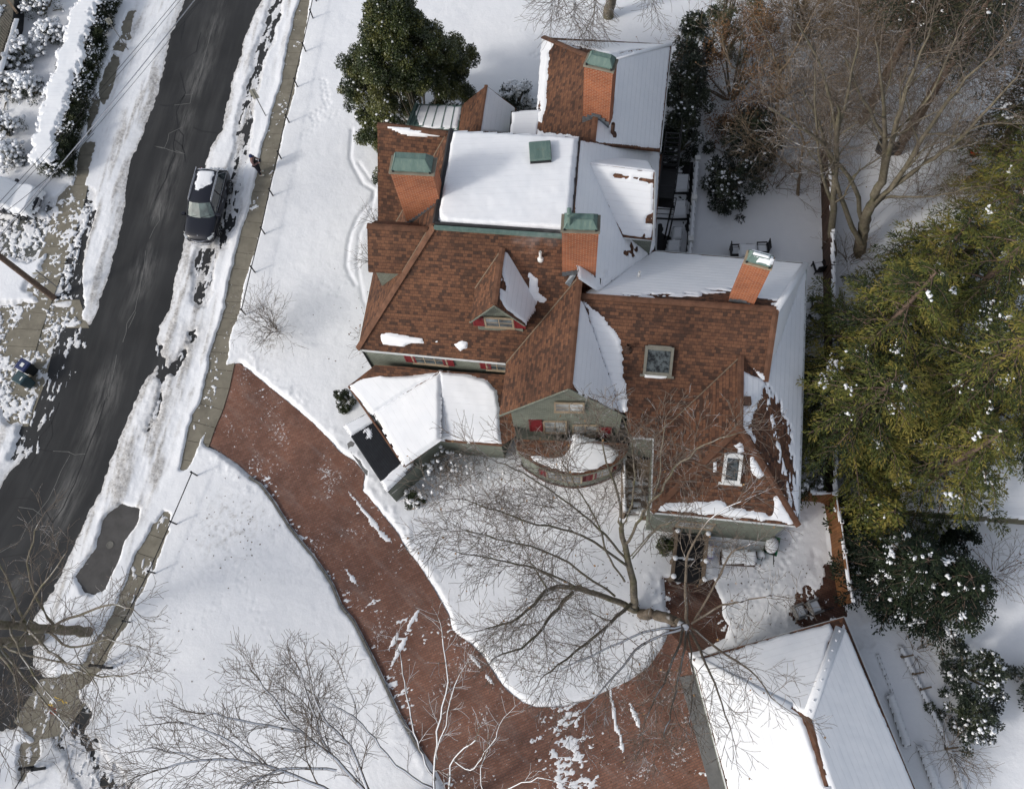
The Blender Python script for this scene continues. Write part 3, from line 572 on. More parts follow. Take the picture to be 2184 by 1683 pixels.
# fallen leaves and twigs scattered on the snow and the drive
rl=np.random.RandomState(44); P=[]
for (cx_,cy_,sg,n_) in ((1250,1250,120,260),(1450,1450,110,260),(1640,1250,60,90),(1050,1150,80,90),(1350,1560,100,150),(500,1130,60,60),(830,690,60,40),(300,1400,50,60)):
    for k in range(n_):
        x,y=cx_+sg*rl.randn(),cy_+sg*rl.randn(); g_=at(x,y); i0=int((g_[0]-gx[0])/.075); j0=int((g_[1]-gy[0])/.075)
        if 0<=i0<X.shape[1] and 0<=j0<X.shape[0]: P.append((g_[0],g_[1],max(float(S[j0,i0]),.012)+.012))
P=np.array(P); D=rl.randn(len(P),3)*np.array([1,1,.12]); D/=np.linalg.norm(D,axis=1,keepdims=True); S_=np.cross(D,[0,0,1.]); l_=.05+.05*rl.rand(len(P),1)
V=np.stack([P,P+D*l_*.5+S_*l_*.35,P+D*l_,P+D*l_*.5-S_*l_*.35+[0,0,.012]],1).reshape(-1,3)
tag(npmesh('fallen_leaves',V,np.arange(4*len(P)).reshape(-1,4),M['brownleaf']),'scattered dry brown leaves lying on the snow and the brick drive','leaves',kind='stuff')
# ================================================================ HOUSE
def snow_on(name,pl,poly,depth,parent,mat='roofsnow',rag=.10,feather=.16,holes=(),hr=.5,seed=0,sp=.07,aniso=(1,1),lift=.0,world=None):
    W3=[pl.hit(x,y) for x,y in poly] if world is None else world
    P=np.array([pl.uv(p) for p in W3]); mn=P.min(0)-.2; mx=P.max(0)+.2
    U,Vv=np.meshgrid(np.arange(mn[0],mx[0],sp),np.arange(mn[1],mx[1],sp))
    f=sdf(U,Vv,P,3)+rag*(fbm(U*aniso[0]+pl.o[0],Vv*aniso[1],.6,5,seed)+.6*fbm(U*aniso[0],Vv*aniso[1],.2,3,seed+7))
    for hp in holes:
        hp,amp=(hp,hr) if not isinstance(hp,tuple) else hp
        hs=sdf(U,Vv,np.array([pl.uv(pl.hit(x,y)) for x,y in hp]),3)
        cn=fbm(U*aniso[0],Vv*aniso[1],.3,4,seed+11); f=np.minimum(f,-(hs+amp*cn))
    h=depth*sstep(0,feather,f)*(1+.15*fbm(U,Vv,.8,3,seed+3))-np.where(f<.01,.03,0)+lift
    h+=.004
    Q=pl.o[None,None,:]+U[...,None]*pl.u+Vv[...,None]*pl.v+h[...,None]*pl.n
    ny,nx=U.shape; idx=np.arange(ny*nx).reshape(ny,nx); Fq=np.stack([idx[:-1,:-1],idx[:-1,1:],idx[1:,1:],idx[1:,:-1]],-1).reshape(-1,4)
    keep=h.ravel()[Fq].max(1)>0; Fq=Fq[keep]
    if len(Fq)==0: return
    used=np.unique(Fq); mp=np.zeros(ny*nx,int); mp[used]=np.arange(len(used))
    return npmesh(name,Q.reshape(-1,3)[used],mp[Fq],M[mat],parent,smooth=True,uv=np.stack([U,Vv],-1).reshape(-1,2)[used])
H=empty('house',tuple(at(1150,700,0)),'large rambling house with brown shingle roofs, green walls and four brick chimneys','house')
zt=9.8; ze=5.2
FA,FB,FC,FD=at(963,278,zt),at(1236,293,zt),at(1218,498,zt),at(928,478,zt)
PS=Plane(at(925,485,zt),at(1205,503,zt),at(763,745,ze)); dW=FA-FD; dW/=np.linalg.norm(dW); SWc=at(763,745,ze)
PW=Plane(FD,FA,SWc)
def slabs_(name,polys,mat='shingle',t=.14,parent=H):
    b=MB()
    for p in polys: b.slab(p,t)
    return b.build(name,M[mat],parent)
FDs=PS.hit(926,484); FCs=PS.hit(1216,504)
NWc=SWc+dW*9.6
cn=PS.hit(1237,588); zr=cn[2]
eR=PS.hit(1078,775)
main=slabs_('roof',[[FDs,SWc,eR,cn,FCs],[FDs,FA,NWc,SWc]])
Pflat=Plane(FA,FB,FC)
slabs_('flat_roof',[[p-np.array([0,0,.02]) for p in (FA,FB,FC,FD)]],'dark',.35)
snow_on('snow',Pflat,[(965,280),(1150,287),(1234,294),(1226,380),(1217,496),(1060,486),(950,479),(936,470),(931,452),(938,425),(948,370),(957,310)],.17,H,'thicksnow',.05,.22,seed=3)
# cross gable
pkS=at(1214,828,zr); cW=at(1065,885,ze); PC=Plane(cn,pkS,cW); cWn=PC.hit(1080,775)
cE=at(1340,888,ze+.1); PC2=Plane(cn,pkS,cE)
z2=8.25; r0=at(1240,632,z2); r1=at(1655,661,z2)
PR=Plane(r0,r1,at(1395,935,ze)); s1=PR.hit(1580,760); v4=PR.hit(1632,815); z3=s1[2]; eM=at(1395,935,ze); e0=PR.hit(1338,890); e00=PR.hit(1340,932)
NE=at(1720,562,ze); SE=at(1703,1122,ze); NWi=at(1395,535,4.98); s2=at(1578,912,z3); sW=at(1390,1092,ze)
PN=Plane(r0,r1,NE); PE1=Plane(r1,NE,v4); pe=NE+(SE-NE)*.45
slabs_('roof',[[cn,pkS,cW,cWn],[cn,r0,cE,pkS]])
slabs_('roof',[[r0,e0,e00,eM,s1],[r0,s1,r1],[s1,v4,r1]])
n0=PN.hit(1278,602)
slabs_('roof',[[r0,n0,NWi,NE,r1],[r1,NE,v4]])
PSW=Plane(s1,s2,eM); PSS=Plane(s2,sW,SE)
slabs_('roof',[[s1,eM,sW,s2],[s2,sW,SE]])
PE2=Plane(s2,SE,v4); PE4=Plane(v4,NE,SE)
slabs_('roof',[[s1,s2,v4],[s2,SE,v4],[v4,SE,NE]])
# east slope and its dormer
PX=Plane(FB,FC,NWi); x3=PX.hit(1412,330); x4=PX.hit(1236,590)
slabs_('roof',[[FB,x3,NWi,n0,x4,FC]])
snow_on('snow',PX,[(1238,300),(1408,326),(1396,533),(1330,580),(1275,620),(1236,596),(1222,500)],.05,H,'roofsnow',.05,.12,holes=[([(1284,590),(1294,580),(1292,600),(1284,604)],.35),([(1345,525),(1358,530),(1350,550),(1330,540)],.4)],seed=5)
dm0=PX.hit(1255,349); dm1=at(1396,366,dm0[2]); dms0=PX.hit(1325,506); dms1=at(1393,512,dms0[2]); dmn1=dm1+(dm1-dms1)*np.array([1,1,-1])*.8; dmn0=dm0+(dmn1-dm1)
slabs_('dormer_roof',[[dm0,dms0,dms1,dm1],[dm0,dm1,dmn1,dmn0]])
PMs=Plane(dm0,dm1,dms1); PMn=Plane(dm0,dm1,dmn1)
snow_on('snow',PMs,[(1257,349),(1395,367),(1391,511),(1326,505),(1300,450),(1270,385)],.05,H,'roofsnow',.04,.12,holes=[([(1308,373),(1340,377),(1340,381),(1310,378)],.18),([(1352,380),(1392,386),(1391,392),(1355,386)],.18),([(1378,464),(1391,456),(1389,476),(1378,476)],.08),([(1371,496),(1376,493),(1376,506),(1372,505)],.1)],seed=9,aniso=(.5,2.4))
snow_on('snow',PMn,[],.05,H,'roofsnow',.03,.1,seed=4,world=[dm0,dm1,dmn1,dmn0])
b=MB(); q=dms1*np.array([1,1,0])+(dm0-dms0)*np.array([.14,.14,0]); ins=lambda p,s: np.array([p[0],p[1],s])
wa=dms0+(dm0-dms0)*.1; wb=dms1+(dm1-dms1)*.1; nb=dmn1+(dm1-dmn1)*.1
b.poly([ins(wa,wa[2]-.1),ins(wb,wb[2]-.1),ins(wb,4),ins(wa,4)]); wv=(wb-wa)/np.linalg.norm(wb-wa)*.25
b.poly([ins(wb,4),ins(wb,wb[2]-.1),dm1-np.array([0,0,.12])-wv*0,ins(nb,nb[2]-.1),ins(nb,4)])
b.build('dormer_wall',M['siding'],H)
# snow on remaining roofs
snow_on('snow',PN,[(1243,629),(1400,641),(1560,652),(1652,660),(1716,563),(1396,537),(1290,596)],.045,H,'roofsnow',.06,.10,holes=[([(1330,632),(1480,632),(1560,620),(1660,640),(1660,672),(1330,650)],.75)],seed=21,aniso=(.5,2.2))
snow_on('snow',PE1,[],.05,H,'roofsnow',.04,.12,seed=23,world=[r1,NE,v4])
snow_on('snow',PE4,[],.05,H,'roofsnow',.02,.10,holes=[([(1640,838),(1662,865),(1684,925),(1692,1085),(1660,1040),(1612,955),(1600,900)],.55)],seed=26,aniso=(.9,2.6),world=[v4,NE,SE+(NE-SE)*.01])
snow_on('snow',PE2,[(1634,812),(1702,1116),(1600,930),(1578,905),(1590,870)],.05,H,'roofsnow',.10,.10,holes=[([(1625,830),(1640,850),(1690,1095),(1655,1040),(1607,955),(1600,900)],.55)],seed=28,aniso=(.9,2.6))
PE3=Plane(s1,s2,v4); snow_on('snow',PE3,[(1584,790),(1634,815),(1600,900),(1580,905)],.05,H,'roofsnow',.08,.1,holes=[([(1584,845),(1600,850),(1598,872),(1584,868)],.2)],seed=27,aniso=(2,.6))
snow_on('snow',PR,[(1245,643),(1285,672),(1326,727),(1328,760),(1333,820),(1339,884),(1318,860)],.07,H,'roofsnow',.12,.14,seed=31,aniso=(.7,1.6))
snow_on('snow',PR,[(1592,765),(1612,790),(1634,800),(1634,817),(1626,816)],.07,H,'roofsnow',.05,.1,seed=33)
snow_on('snow',PC2,[(1238,640),(1246,650),(1317,854),(1336,886),(1300,868),(1235,838),(1220,818),(1224,760),(1232,690)],.05,H,'roofsnow',.10,.12,seed=35,aniso=(1.8,.7))
snow_on('snow',PSS,[(1397,1086),(1410,1072),(1470,1070),(1530,1068),(1590,1088),(1645,1100),(1652,1060),(1664,1060),(1697,1116)],.09,H,'thicksnow',.12,.14,seed=37)
snow_on('snow',PSS,[(1599,972),(1608,975),(1628,1012),(1618,1020),(1604,1008)],.09,H,'thicksnow',.1,.1,seed=38)
snow_on('snow',PSS,[(1562,948),(1578,943),(1590,962),(1578,966)],.07,H,'thicksnow',.14,.1,seed=39)
snow_on('snow',PSW,[(1521,985),(1529,985),(1528,1008),(1520,1008)],.07,H,'thicksnow',.1,.1,seed=40)
snow_on('snow',PS,[(810,713),(832,710),(900,722),(905,732),(870,735),(862,741),(815,735)],.09,H,'thicksnow',.05,.12,seed=41)
snow_on('snow',PS,[(969,735),(984,727),(998,732),(995,742),(982,748)],.09,H,'thicksnow',.05,.1,seed=42)
snow_on('snow',PS,[(927,727),(934,727),(934,731),(928,731)],.05,H,'thicksnow',.02,.06,seed=43,sp=.04)
# west gable dormers
def gable_w(rp,vb,name,rx,bx,sN=.6):
    a=PW.hit(*rp); c=PW.hit(*vb); r=at(*rx,a[2]); e=at(*bx,c[2]); polys=[[a,c,e,r]]
    # north side mirrored about the ridge
    dn=(r-e)*np.array([1,1,-1]); n1_=r+dn*sN; tN=(a-c)*np.array([1,1,-1]); polys.append([a,r,n1_,a+dn*sN])
    o=slabs_(name,polys); return a,c,r,e,n1_
a2,c2,rW2,eW2,nW2=gable_w((913,491),(858,582),'dormer_roof',(783,483),(785,578))
a1,c1,rW1,eW1,nW1=gable_w((952,287),(844,476),'dormer_roof',(805,268),(806,473),.22)
b=MB()
for r,e,n_ in ((rW2,eW2,nW2),(rW1,eW1,nW1)):
    iv=-(r-(a2 if r is rW2 else a1)); iv=iv/np.linalg.norm(iv)*.35
    R_,E_,N_=r+iv,e+iv,n_+iv; E_=E_+(R_-E_)*.08; N_=N_+(R_-N_)*.08
    b.poly([R_-[0,0,.15],N_-[0,0,.15],ins(N_,0),ins(E_,0),E_-[0,0,.15]])
b.build('gable_wall',M['siding'],H)
wc=[c2+(eW2-c2)*.04+[0,.05,-.06],c2+(eW2-c2)*.80+[0,.05,-.06],PW.hit(815,612)+[0,.02,.03]]; b=MB(); b.poly(wc); b.build('cheek_wall',M['siding'],H)
PD1=Plane(a1,c1,eW1)
snow_on('snow',PD1,[(808,268),(952,285),(950,289),(905,293),(870,289),(835,276)],.06,H,'thicksnow',.05,.07,seed=51,sp=.05)
# front dormer on the south slope
dp0=PS.hit(1072,530); dzr=dp0[2]; dp1=at(1054,650,dzr); wl0=PS.hit(1009,616); wl1=at(1002,686,wl0[2]); wr1=at(1120,693,wl0[2]); wr0=PS.hit(1143,612)
def meet(p,dr,pl):
    a=np.dot(pl.o-p,pl.n)/np.dot(dr,pl.n); return p+dr*a
wr0=meet(wr1,dp0-dp1,PS); wl0=meet(wl1,dp0-dp1,PS)
slabs_('dormer_roof',[[dp0,wl0,wl1,dp1],[dp0,dp1,wr1,wr0]],t=.1)
PDe=Plane(dp0,dp1,wr1)
snow_on('snow',PDe,[(1077,533),(1110,556),(1134,585),(1150,612),(1140,660),(1122,690),(1098,676),(1078,660),(1066,640),(1070,580)],.07,H,'roofsnow',.08,.1,holes=[([(1070,585),(1078,600),(1078,618),(1068,612)],.15)],seed=55,aniso=(1.8,.7))
snow_on('snow',PS,[(1128,585),(1148,598),(1150,625),(1168,640),(1160,648),(1145,640),(1138,665),(1128,660)],.06,H,'roofsnow',.12,.1,seed=57)
sd_=(dp1-dp0)/np.linalg.norm(dp1-dp0)
wl=wl1-sd_*.3; wr=wr1-sd_*.3; pk=dp1-sd_*.3
b=MB(); wli=wl+(wr-wl)*.08; wri=wr-(wr-wl)*.08
def wall_under(b,L,Rr,top,bot):
    b.poly([ins(L,bot),ins(Rr,bot),Rr-[0,0,.12],top-[0,0,.14],L-[0,0,.12]])
b.poly([ins(wli,4.4),ins(wri,4.4),wri+[0,0,.02],pk-[0,0,.14],wli+[0,0,.02]])
for s_,t_ in ((wli,wl0),(wri,wr0)): b.poly([ins(s_,4.4),s_-[0,0,.0],ins(s_-sd_*2.6,s_[2]),ins(s_-sd_*2.6,4.4)])
b.build('dormer_wall',M['siding'],H)
DWf=Plane(ins(wli,4.4),ins(wri,4.4),pk)
# generic wall fitting: window / shutters given by picture corners on a wall plane
class VW:
    def __init__(s,a,b):
        s.o=np.array([a[0],a[1],0.]); t=np.array([b[0]-a[0],b[1]-a[1],0.]); s.t=t/np.linalg.norm(t); s.z=np.array([0,0,1.]); s.n=np.cross(s.t,s.z)
        if s.n[1]>0 : s.n=-s.n
    def hit(s,x,y):
        r=WM@np.array([x-CX,y-CY,FPX]); c=np.array([0,0,CAMH]); return c+r*(np.dot(s.o-c,s.n)/np.dot(r,s.n))
    def box(s,b,c,w_,h_,d_,out=0):
        b.box(c+s.n*(out),(w_,d_,h_),0,np.stack([s.t,s.n,s.z],1))
def window(vw,c,w_,h_,parent=H,glass='glass',mull=1,sill=True):
    b=MB()
    for sx in(-1,1): vw.box(b,c+vw.t*sx*(w_/2+.04),.08,h_+.16,.07,.035)
    for sz in(-1,1): vw.box(b,c+vw.z*sz*(h_/2+.04),w_,.08,.066,.035)
    for k in range(mull): vw.box(b,c+vw.t*((k+1)/(mull+1)-.5)*w_,.035,h_,.05,.045)
    vw.box(b,c,w_-.02,.04,.052,.045)
    f=b.build('window',M['trim'],parent)
    b=MB(); vw.box(b,c,w_,h_,.04,.038); b.build('pane',M[glass],f)
    if sill: b=MB(); vw.box(b,c-vw.z*(h_/2+.1),w_+.2,.06,.12,.06); b.build('sill',M['trim'],f)
    return f
def shutter(vw,c,w_,h_,parent=H):
    b=MB(); vw.box(b,c,w_,h_,.04,.03)
    for sz in(-1,0,1): vw.box(b,c+vw.z*sz*(h_/2-.035),w_,.07,.03,.06)
    for sx in(-1,1): vw.box(b,c+vw.t*sx*(w_/2-.03),.06,h_,.026,.058)
    for k in range(int(h_/.08)): vw.box(b,c+vw.z*(-h_/2+.06+k*.08),w_-.12,.03,.02,.052)
    return b.build('shutter',M['red'],parent)
dv=VW(wli,wri); cmid=(wli+wri)/2; 
wz=cmid[2]-.5
window(dv,ins(cmid,wz),1.15,.75); 
for s_ in(-1,1): shutter(dv,ins(cmid,wz)+dv.t*s_*.92,.5,.85)
# gable rake boards
for p,q,r in ((pkS,cW,.07),(pkS,cE,.07),(dp1,wl1,.05),(dp1,wr1,.05)): b=MB(); b.tube([p-[0,0,.1],q-[0,0,.1]],r,4); b.build('rake_board',M['siding'],H)
# main walls
sdC=(pkS-cn)/np.linalg.norm(pkS-cn)
b=MB()
L_=cW-sdC*.10; R__=cE-sdC*.10; K_=pkS-sdC*.10; L_=L_+(R__-L_)*.09; R__=R__-(R__-L_)*.05
b.poly([ins(L_,0),ins(R__,0),R__+[0,0,.25],K_-[0,0,.16],L_+[0,0,.25]]); b.poly([ins(L_,0),L_+[0,0,.2],ins(L_-sdC*6,ze),ins(L_-sdC*6,0)])
gw=b.build('wall',M['siding'],H)
gv=VW(L_,R__)
c_=gv.hit(1214,867); window(gv,c_,1.15,.95,H,'glasspale')
c_=gv.hit(1184,909); window(gv,c_,.95,1.5,H,'glasspale'); shutter(gv,gv.hit(1143,906),.62,1.55); c_=gv.hit(1248,917); window(gv,c_,1.05,1.5,H,'glasspale'); shutter(gv,gv.hit(1289,921),.62,1.55)
def foot(pts,ins_=.38):
    "closed footprint from eave corners, pulled in under the eaves"
    P=[np.array(p[:2]) for p in pts]; c=sum(P)/len(P); out=[]
    n=len(P); ar=sum(np.cross(P[i],P[(i+1)%n]) for i in range(n)); P=P if ar>0 else P[::-1]
    for i in range(n):
        a,b_,d=P[i-1],P[i],P[(i+1)%n]; e1=(b_-a)/np.linalg.norm(b_-a); e2=(d-b_)/np.linalg.norm(d-b_)
        n1_=np.array([-e1[1],e1[0]]);n2_=np.array([-e2[1],e2[0]]); m=n1_+n2_; m=m/(m@m)*2*ins_ if m@m>.05 else n1_*ins_
        out.append(tuple(b_+m))
    return out
def walls(pts,top,name='wall',mat='siding',ins_=.38,z0=0):
    b=MB(); b.prism(foot(pts,ins_),z0,top); return b.build(name,M[mat],H)
walls([SWc,ins(eR,0)+(cn-cn)*0,ins(at(1218,560,0),0)*0+ins(FCs,0),ins(FB,0),NWc],ze-.15,ins_=.14)
walls([FA,FB,FC,FD],zt-.4,ins_=.3,z0=4.5)
walls([e00,eM,sW,SE,NE,NWi],ze-.15,ins_=.2)
walls([FB,x3,NWi,x4],4.8,ins_=.3)
# south wall windows of the west part
sv=VW(*[np.array(p) for p in (foot([SWc,eR,FCs,FB,NWc],.14)[0],foot([SWc,eR,FCs,FB,NWc],.14)[1])])
for px,ww in ((917,1.55),(1060,.9)):
    c_=sv.hit(px,768+ (px-917)*.09); c_[2]=ze-.72; window(sv,c_,ww,1.0,H,'glass',2 if ww>1 else 1)
for px in (876,957,1036): c_=sv.hit(px,765+(px-876)*.09); c_[2]=ze-.72; shutter(sv,c_,.52,1.05)
# ridge caps, valleys, gutters
def cap(p,q,r=.15): b=MB(); b.tube([p+[0,0,.03],q+[0,0,.03]],r,6,sq=.32); b.build('ridge_cap',M['ridge'],H)
def pipe(name,pts,r,mat,n=6,sq=1.0,par=None): b=MB(); b.tube(pts,r,n,sq=sq); return b.build(name,M[mat],par or H)
for p,q in ((FDs,SWc),(cn,pkS),(r0,r1),(r1,v4),(s1,s2),(s2,sW),(s2,SE),(dp0,dp1),(a2,rW2),(a1,rW1)): cap(p,q)
b=MB(); b.tube([r1+[0,0,.03],NE+[0,0,.03]],.17,6,sq=.3); b.build('snow',M['thicksnow'],H,smooth=True)
for p,q in ((cn,cWn),(s1,eM),(a2,c2),(a1,c1),(dp0,wl0)): pipe('valley_flashing',[p+[0,0,.03],q+[0,0,.03]],.035,'wood',4,.5)
for pts in ((SWc,eR),(NWc,SWc),(e00,eM),(eM,sW),(sW,SE),(SE,pe,NE),(NE,NWi),(dms0,dms1,dm1,dmn1)):
    pipe('gutter',[p-[0,0,.07] for p in pts],.065,'gutter')
b=MB()
for p in (SWc,):
    f=foot([SWc,eR,FCs,FB,NWc],.14)[0]; b.tube([p+[.1,.1,-.1],(f[0]-.03,f[1]-.03,ze-.6),(f[0]-.03,f[1]-.03,.1)],.05,6)
f=foot([e00,eM,sW,SE,NE,NWi],.2); 
b.tube([NWi+[0,0,-.05],NWi+[-.1,.6,.1],x3+[0,0,-.1]],.09,6); b.tube([eM+[.1,.1,-.1],eM+[.35,.3,-.7],eM+[.35,.3,-5]],.05,6)
b.build('downpipe',M['dark'],H)
b=MB(); b.tube([FDs+[0,-.05,.02],FCs+[0,-.05,.02]],.11,4); cg=b.build('copper_gutter',M['copper'],H)
pipe('roof_kerb',[FD+[0,.0,.06],FC+[0,.0,.06]],.09,'dark',5); pipe('roof_kerb',[FD+[0,0,.06],FA+[0,0,.06]],.12,'dark',5,.6); pipe('roof_kerb',[FB,FC],.04,'dark',4)
# ---- north wing
zn=9.0; nre=at(1283,134,zn); nrs=at(1264,305,zn); nNW=at(1158,80,5.9); nNE=at(1432,95,5.9); nSE=at(1407,328,5.9); nSW=at(1141,300,5.9)
PNW=Plane(nre,nrs,nNW); PNE=Plane(nre,nrs,nNE); PNN=Plane(nre,nNW,nNE)
nSW=PNW.hit(1143,298); nSE=PNE.hit(1408,322)
slabs_('roof',[[nre,nNW,nSW,nrs],[nre,nrs,nSE,nNE],[nre,nNE,nNW]])
cap(nre,nrs); cap(nre,nNW); b=MB(); b.tube([nre+[0,0,.03],nNE+[0,0,.03]],.13,6,sq=.3); b.build('snow',M['thicksnow'],H,smooth=True)
b=MB(); 
for pts in ((nSW,nNW,nNE,nSE),): b.tube([p-[0,0,.07] for p in pts],.065,6)
b.build('gutter',M['gutter'],H)
walls([nNW,nNE,nSE,nSW],5.75)
snow_on('snow',PNE,[(1291,119),(1430,98),(1407,318),(1264,303),(1265,290),(1275,252),(1309,246),(1309,125)],.05,H,'roofsnow',.05,.1,seed=61,aniso=(2,.6))
snow_on('snow',PNN,[(1185,88),(1430,97),(1350,108),(1286,122),(1215,102)],.05,H,'roofsnow',.08,.08,holes=[([(1220,97),(1290,112),(1285,124),(1230,110)],.6)],seed=63,sp=.05)
snow_on('snow',PNW,[(1157,81),(1170,84),(1183,93),(1172,112),(1168,150),(1167,200),(1163,235),(1156,262),(1144,262),(1148,190),(1152,120)],.07,H,'roofsnow',.10,.1,holes=[([(1150,215),(1153,215),(1150,262),(1146,262)],.3)],seed=65)
snow_on('snow',PNW,[(1146,272),(1160,283),(1200,288),(1230,292),(1250,300),(1143,300)],.07,H,'roofsnow',.10,.12,seed=67)
# low link roofs north west
b=MB(); lk=[at(1090,238,6.2),at(1157,232,6.2),at(1146,300,6.2),at(1085,290,6.2)]; b.slab(lk,.2); b.slab([at(1085,284,6.5),at(1256,300,6.5),at(1250,312,6.5),at(1085,300,6.5)],.3); b.build('flat_roof',M['dark'],H)
snow_on('snow',Plane(*lk[:3]),[(1091,239),(1157,233),(1145,299),(1087,289)],.12,H,'thicksnow',.05,.15,seed=69)
walls(lk,6.0,ins_=.1)
mr_=[at(889,222,5.0),at(985,226,5.0),at(977,276,5.0),at(870,268,5.0)]
b=MB(); b.slab(mr_,.2); b.build('metal_roof',M['copper'],H)
PM_=Plane(*mr_[:3]); snow_on('snow',PM_,[(893,224),(984,228),(975,275),(905,272),(893,268),(888,255),(885,240)],.05,H,'thicksnow',.05,.08,seed=71)
b=MB()
for k in range(5):
    p,q=mr_[0]+(mr_[1]-mr_[0])*(k+.6)/5.4,mr_[3]+(mr_[2]-mr_[3])*(k+.6)/5.4; b.tube([p+[0,0,.05],q+[0,0,.05]],.035,4)
b.tube([mr_[0]+[0,0,.03],mr_[3]+[0,0,.03]],.1,4); b.build('standing_seam',M['copper'],H)
walls(mr_,4.8,ins_=.2)
g0=at(1037,183,6.6);g1=at(1022,280,6.6);gw0=at(985,225,5.0);gw1=at(978,282,5.0);ge0=at(1101,231,5.0);ge1=at(1096,290,5.0)
slabs_('roof',[[g0,gw0,gw1,g1],[g0,g1,ge1,ge0]]); cap(g0,g1,.1)
snow_on('snow',Plane(g0,g1,ge0),[(1038,185),(1099,231),(1095,289),(1024,280),(1030,230)],.05,H,'roofsnow',.05,.1,seed=73,aniso=(2,.6))
walls([gw0,gw1,ge1,ge0],4.85,ins_=.25)
b=MB(); b.poly([gw0+[.2,-.3,-.1],ge0+[-.2,-.3,-.1],g0+[0,-.3,-.15]]); b.build('gable_wall',M['siding'],H)
# ---- chimneys
def chimney(base,topz,wv,dv_,caph=.35,snowcap=False,rim='conc',capk=.9):
    "base = SW foot; wv, dv_ = width and depth vectors"
    b=MB(); a=np.array(base[:2]); w2=np.array(wv[:2]); d2=np.array(dv_[:2]); pts=[a,a+w2,a+w2+d2,a+d2]; z0=base[2]-2.2
    b.prism([tuple(p) for p in pts],z0,topz); ch=b.build('chimney',M['brick'],H)
    c=a+w2/2+d2/2
    b=MB(); o=[c+(p-c)*1.07 for p in pts]; b.prism([tuple(p) for p in o],topz-.001,topz+.10); b.build('rim',M[rim],ch)
    b=MB()
    for p in pts: q=c+(p-c)*.86; b.box((*q,topz+.14),(.08,.08,.16))
    i=[c+(p-c)*.8 for p in pts]; b.prism([tuple(p) for p in i],topz+.09,topz+.2); b.build('flue',M['dark'],ch)
    b=MB(); lo=[(*(c+(p-c)*capk),topz+.22) for p in pts]; 
    wl_=np.linalg.norm(w2); dl_=np.linalg.norm(d2); k=min(wl_,dl_)*.34
    def inset(p): 
        u=(p-c)@ (w2/wl_); v=(p-c)@(d2/dl_); u=math.copysign(max(abs(u)-k,.05),u); v=math.copysign(max(abs(v)-k,.05),v); return c+u*w2/wl_+v*d2/dl_
    hi=[(*inset(p),topz+.22+caph) for p in pts]; lo2=[(x,y,z-.07) for x,y,z in lo]
    b.vf(lo2+lo+hi,[(0,1,5,4),(1,2,6,5),(2,3,7,6),(3,0,4,7),(4,5,9,8),(5,6,10,9),(6,7,11,10),(7,4,8,11),(8,9,10,11),(3,2,1,0)])
    cp=b.build('cap',M['copper'],ch)
    b=MB()
    for p,q in zip(lo,hi): b.tube([p,q],.025,4)
    for q in range(4): b.tube([hi[q],hi[(q+1)%4]],.022,4)
    b.build('cap_seam',M['copper'],cp)
    if snowcap:
        pl=Plane(lo[0],lo[1],hi[1]); S_=lambda u,v:[lo[0][j]+(lo[1][j]-lo[0][j])*u+(hi[0][j]-lo[0][j])*v for j in range(3)]
        snow_on('cap_snow',pl,[],.06,cp,'thicksnow',.08,.1,world=[S_(.35,.1),S_(.97,.02),S_(.86,1),S_(.28,1)],seed=77,sp=.04)
        top=Plane(hi[0],hi[1],hi[2]); snow_on('cap_snow',top,[],.06,cp,'thicksnow',.02,.06,world=hi,seed=78,sp=.04)
        pl=Plane(lo[2],lo[3],hi[3]); snow_on('cap_snow',pl,[],.05,cp,'thicksnow',.03,.08,world=[lo[2],lo[3],hi[3],hi[2]],seed=79,sp=.04)
        pl=Plane(lo[1],lo[2],hi[2]); snow_on('cap_snow',pl,[],.04,cp,'thicksnow',.03,.08,world=[lo[1],lo[2],hi[2],hi[1]],seed=80,sp=.04)
    return ch,c,topz+.22+caph
def wvec(base,topz,tr):
    tl=np.array([base[0],base[1],topz]); v=at(*tr,topz)-tl; v[2]=0; return v
def flash(ch,pts,w_=.22):
    b=MB()
    for p,q in zip(pts[:-1],pts[1:]):
        p=np.array(p);q=np.array(q); n=max(1,int(np.linalg.norm((q-p)[:2])/.16))
        for i in range(n):
            c=p+(q-p)*(i+.5)/n; L=np.linalg.norm((q-p)[:2])/n; a=math.atan2(q[1]-p[1],q[0]-p[0]); b.box(c+[0,0,w_/2],(L+.01,.05,w_+abs(q[2]-p[2])/n),a)
    b.build('flashing',M['lead'],ch)
gC=PS.hit(1199,586); wC=wvec(gC,12.0,(1277,497)); dC=np.array([wC[1]*-.52,wC[0]*.52,0])
chC,cC,tC=chimney(gC,11.95,wC,dC,.36)
A_=gC+[0,-.04,0]; flash(chC,[A_+[0,0,-.02],A_+wC*.5+[0,0,.25],A_+wC+[0,0,-.35]])
b=MB(); K=[A_+wC*.5+[0,.15,.28],A_+wC*.5+[.02,-1.1,-.3]]; b.slab([A_+[0,.1,-.15],K[0],PS.hit(1215,612)+[0,0,.02],PS.hit(1206,606)+[0,0,.02]],.05)
b.build('saddle',M['lead'],chC)
b=MB(); b.tube([(cC[0]-.45,cC[1]-.15,tC-.3),(cC[0]-.45,cC[1]-.15,tC+.35)],.09,10); b.tube([(cC[0]-.45,cC[1]-.15,tC+.35),(cC[0]-.45,cC[1]+.12,tC+.42)],.09,10); b.build('flue_pipe',M['copper'],chC)
gA=PW.hit(870,481); wA=wvec(gA,11.6,(924,376)); dA=np.array([wA[1]*-.45,wA[0]*.45,0])
chA,cA,tA=chimney(gA,11.6,wA,dA,.5,capk=.92); A_=gA+[0,-.04,0]; flash(chA,[A_+[0,0,-.05],A_+wA+[0,0,1.9]])
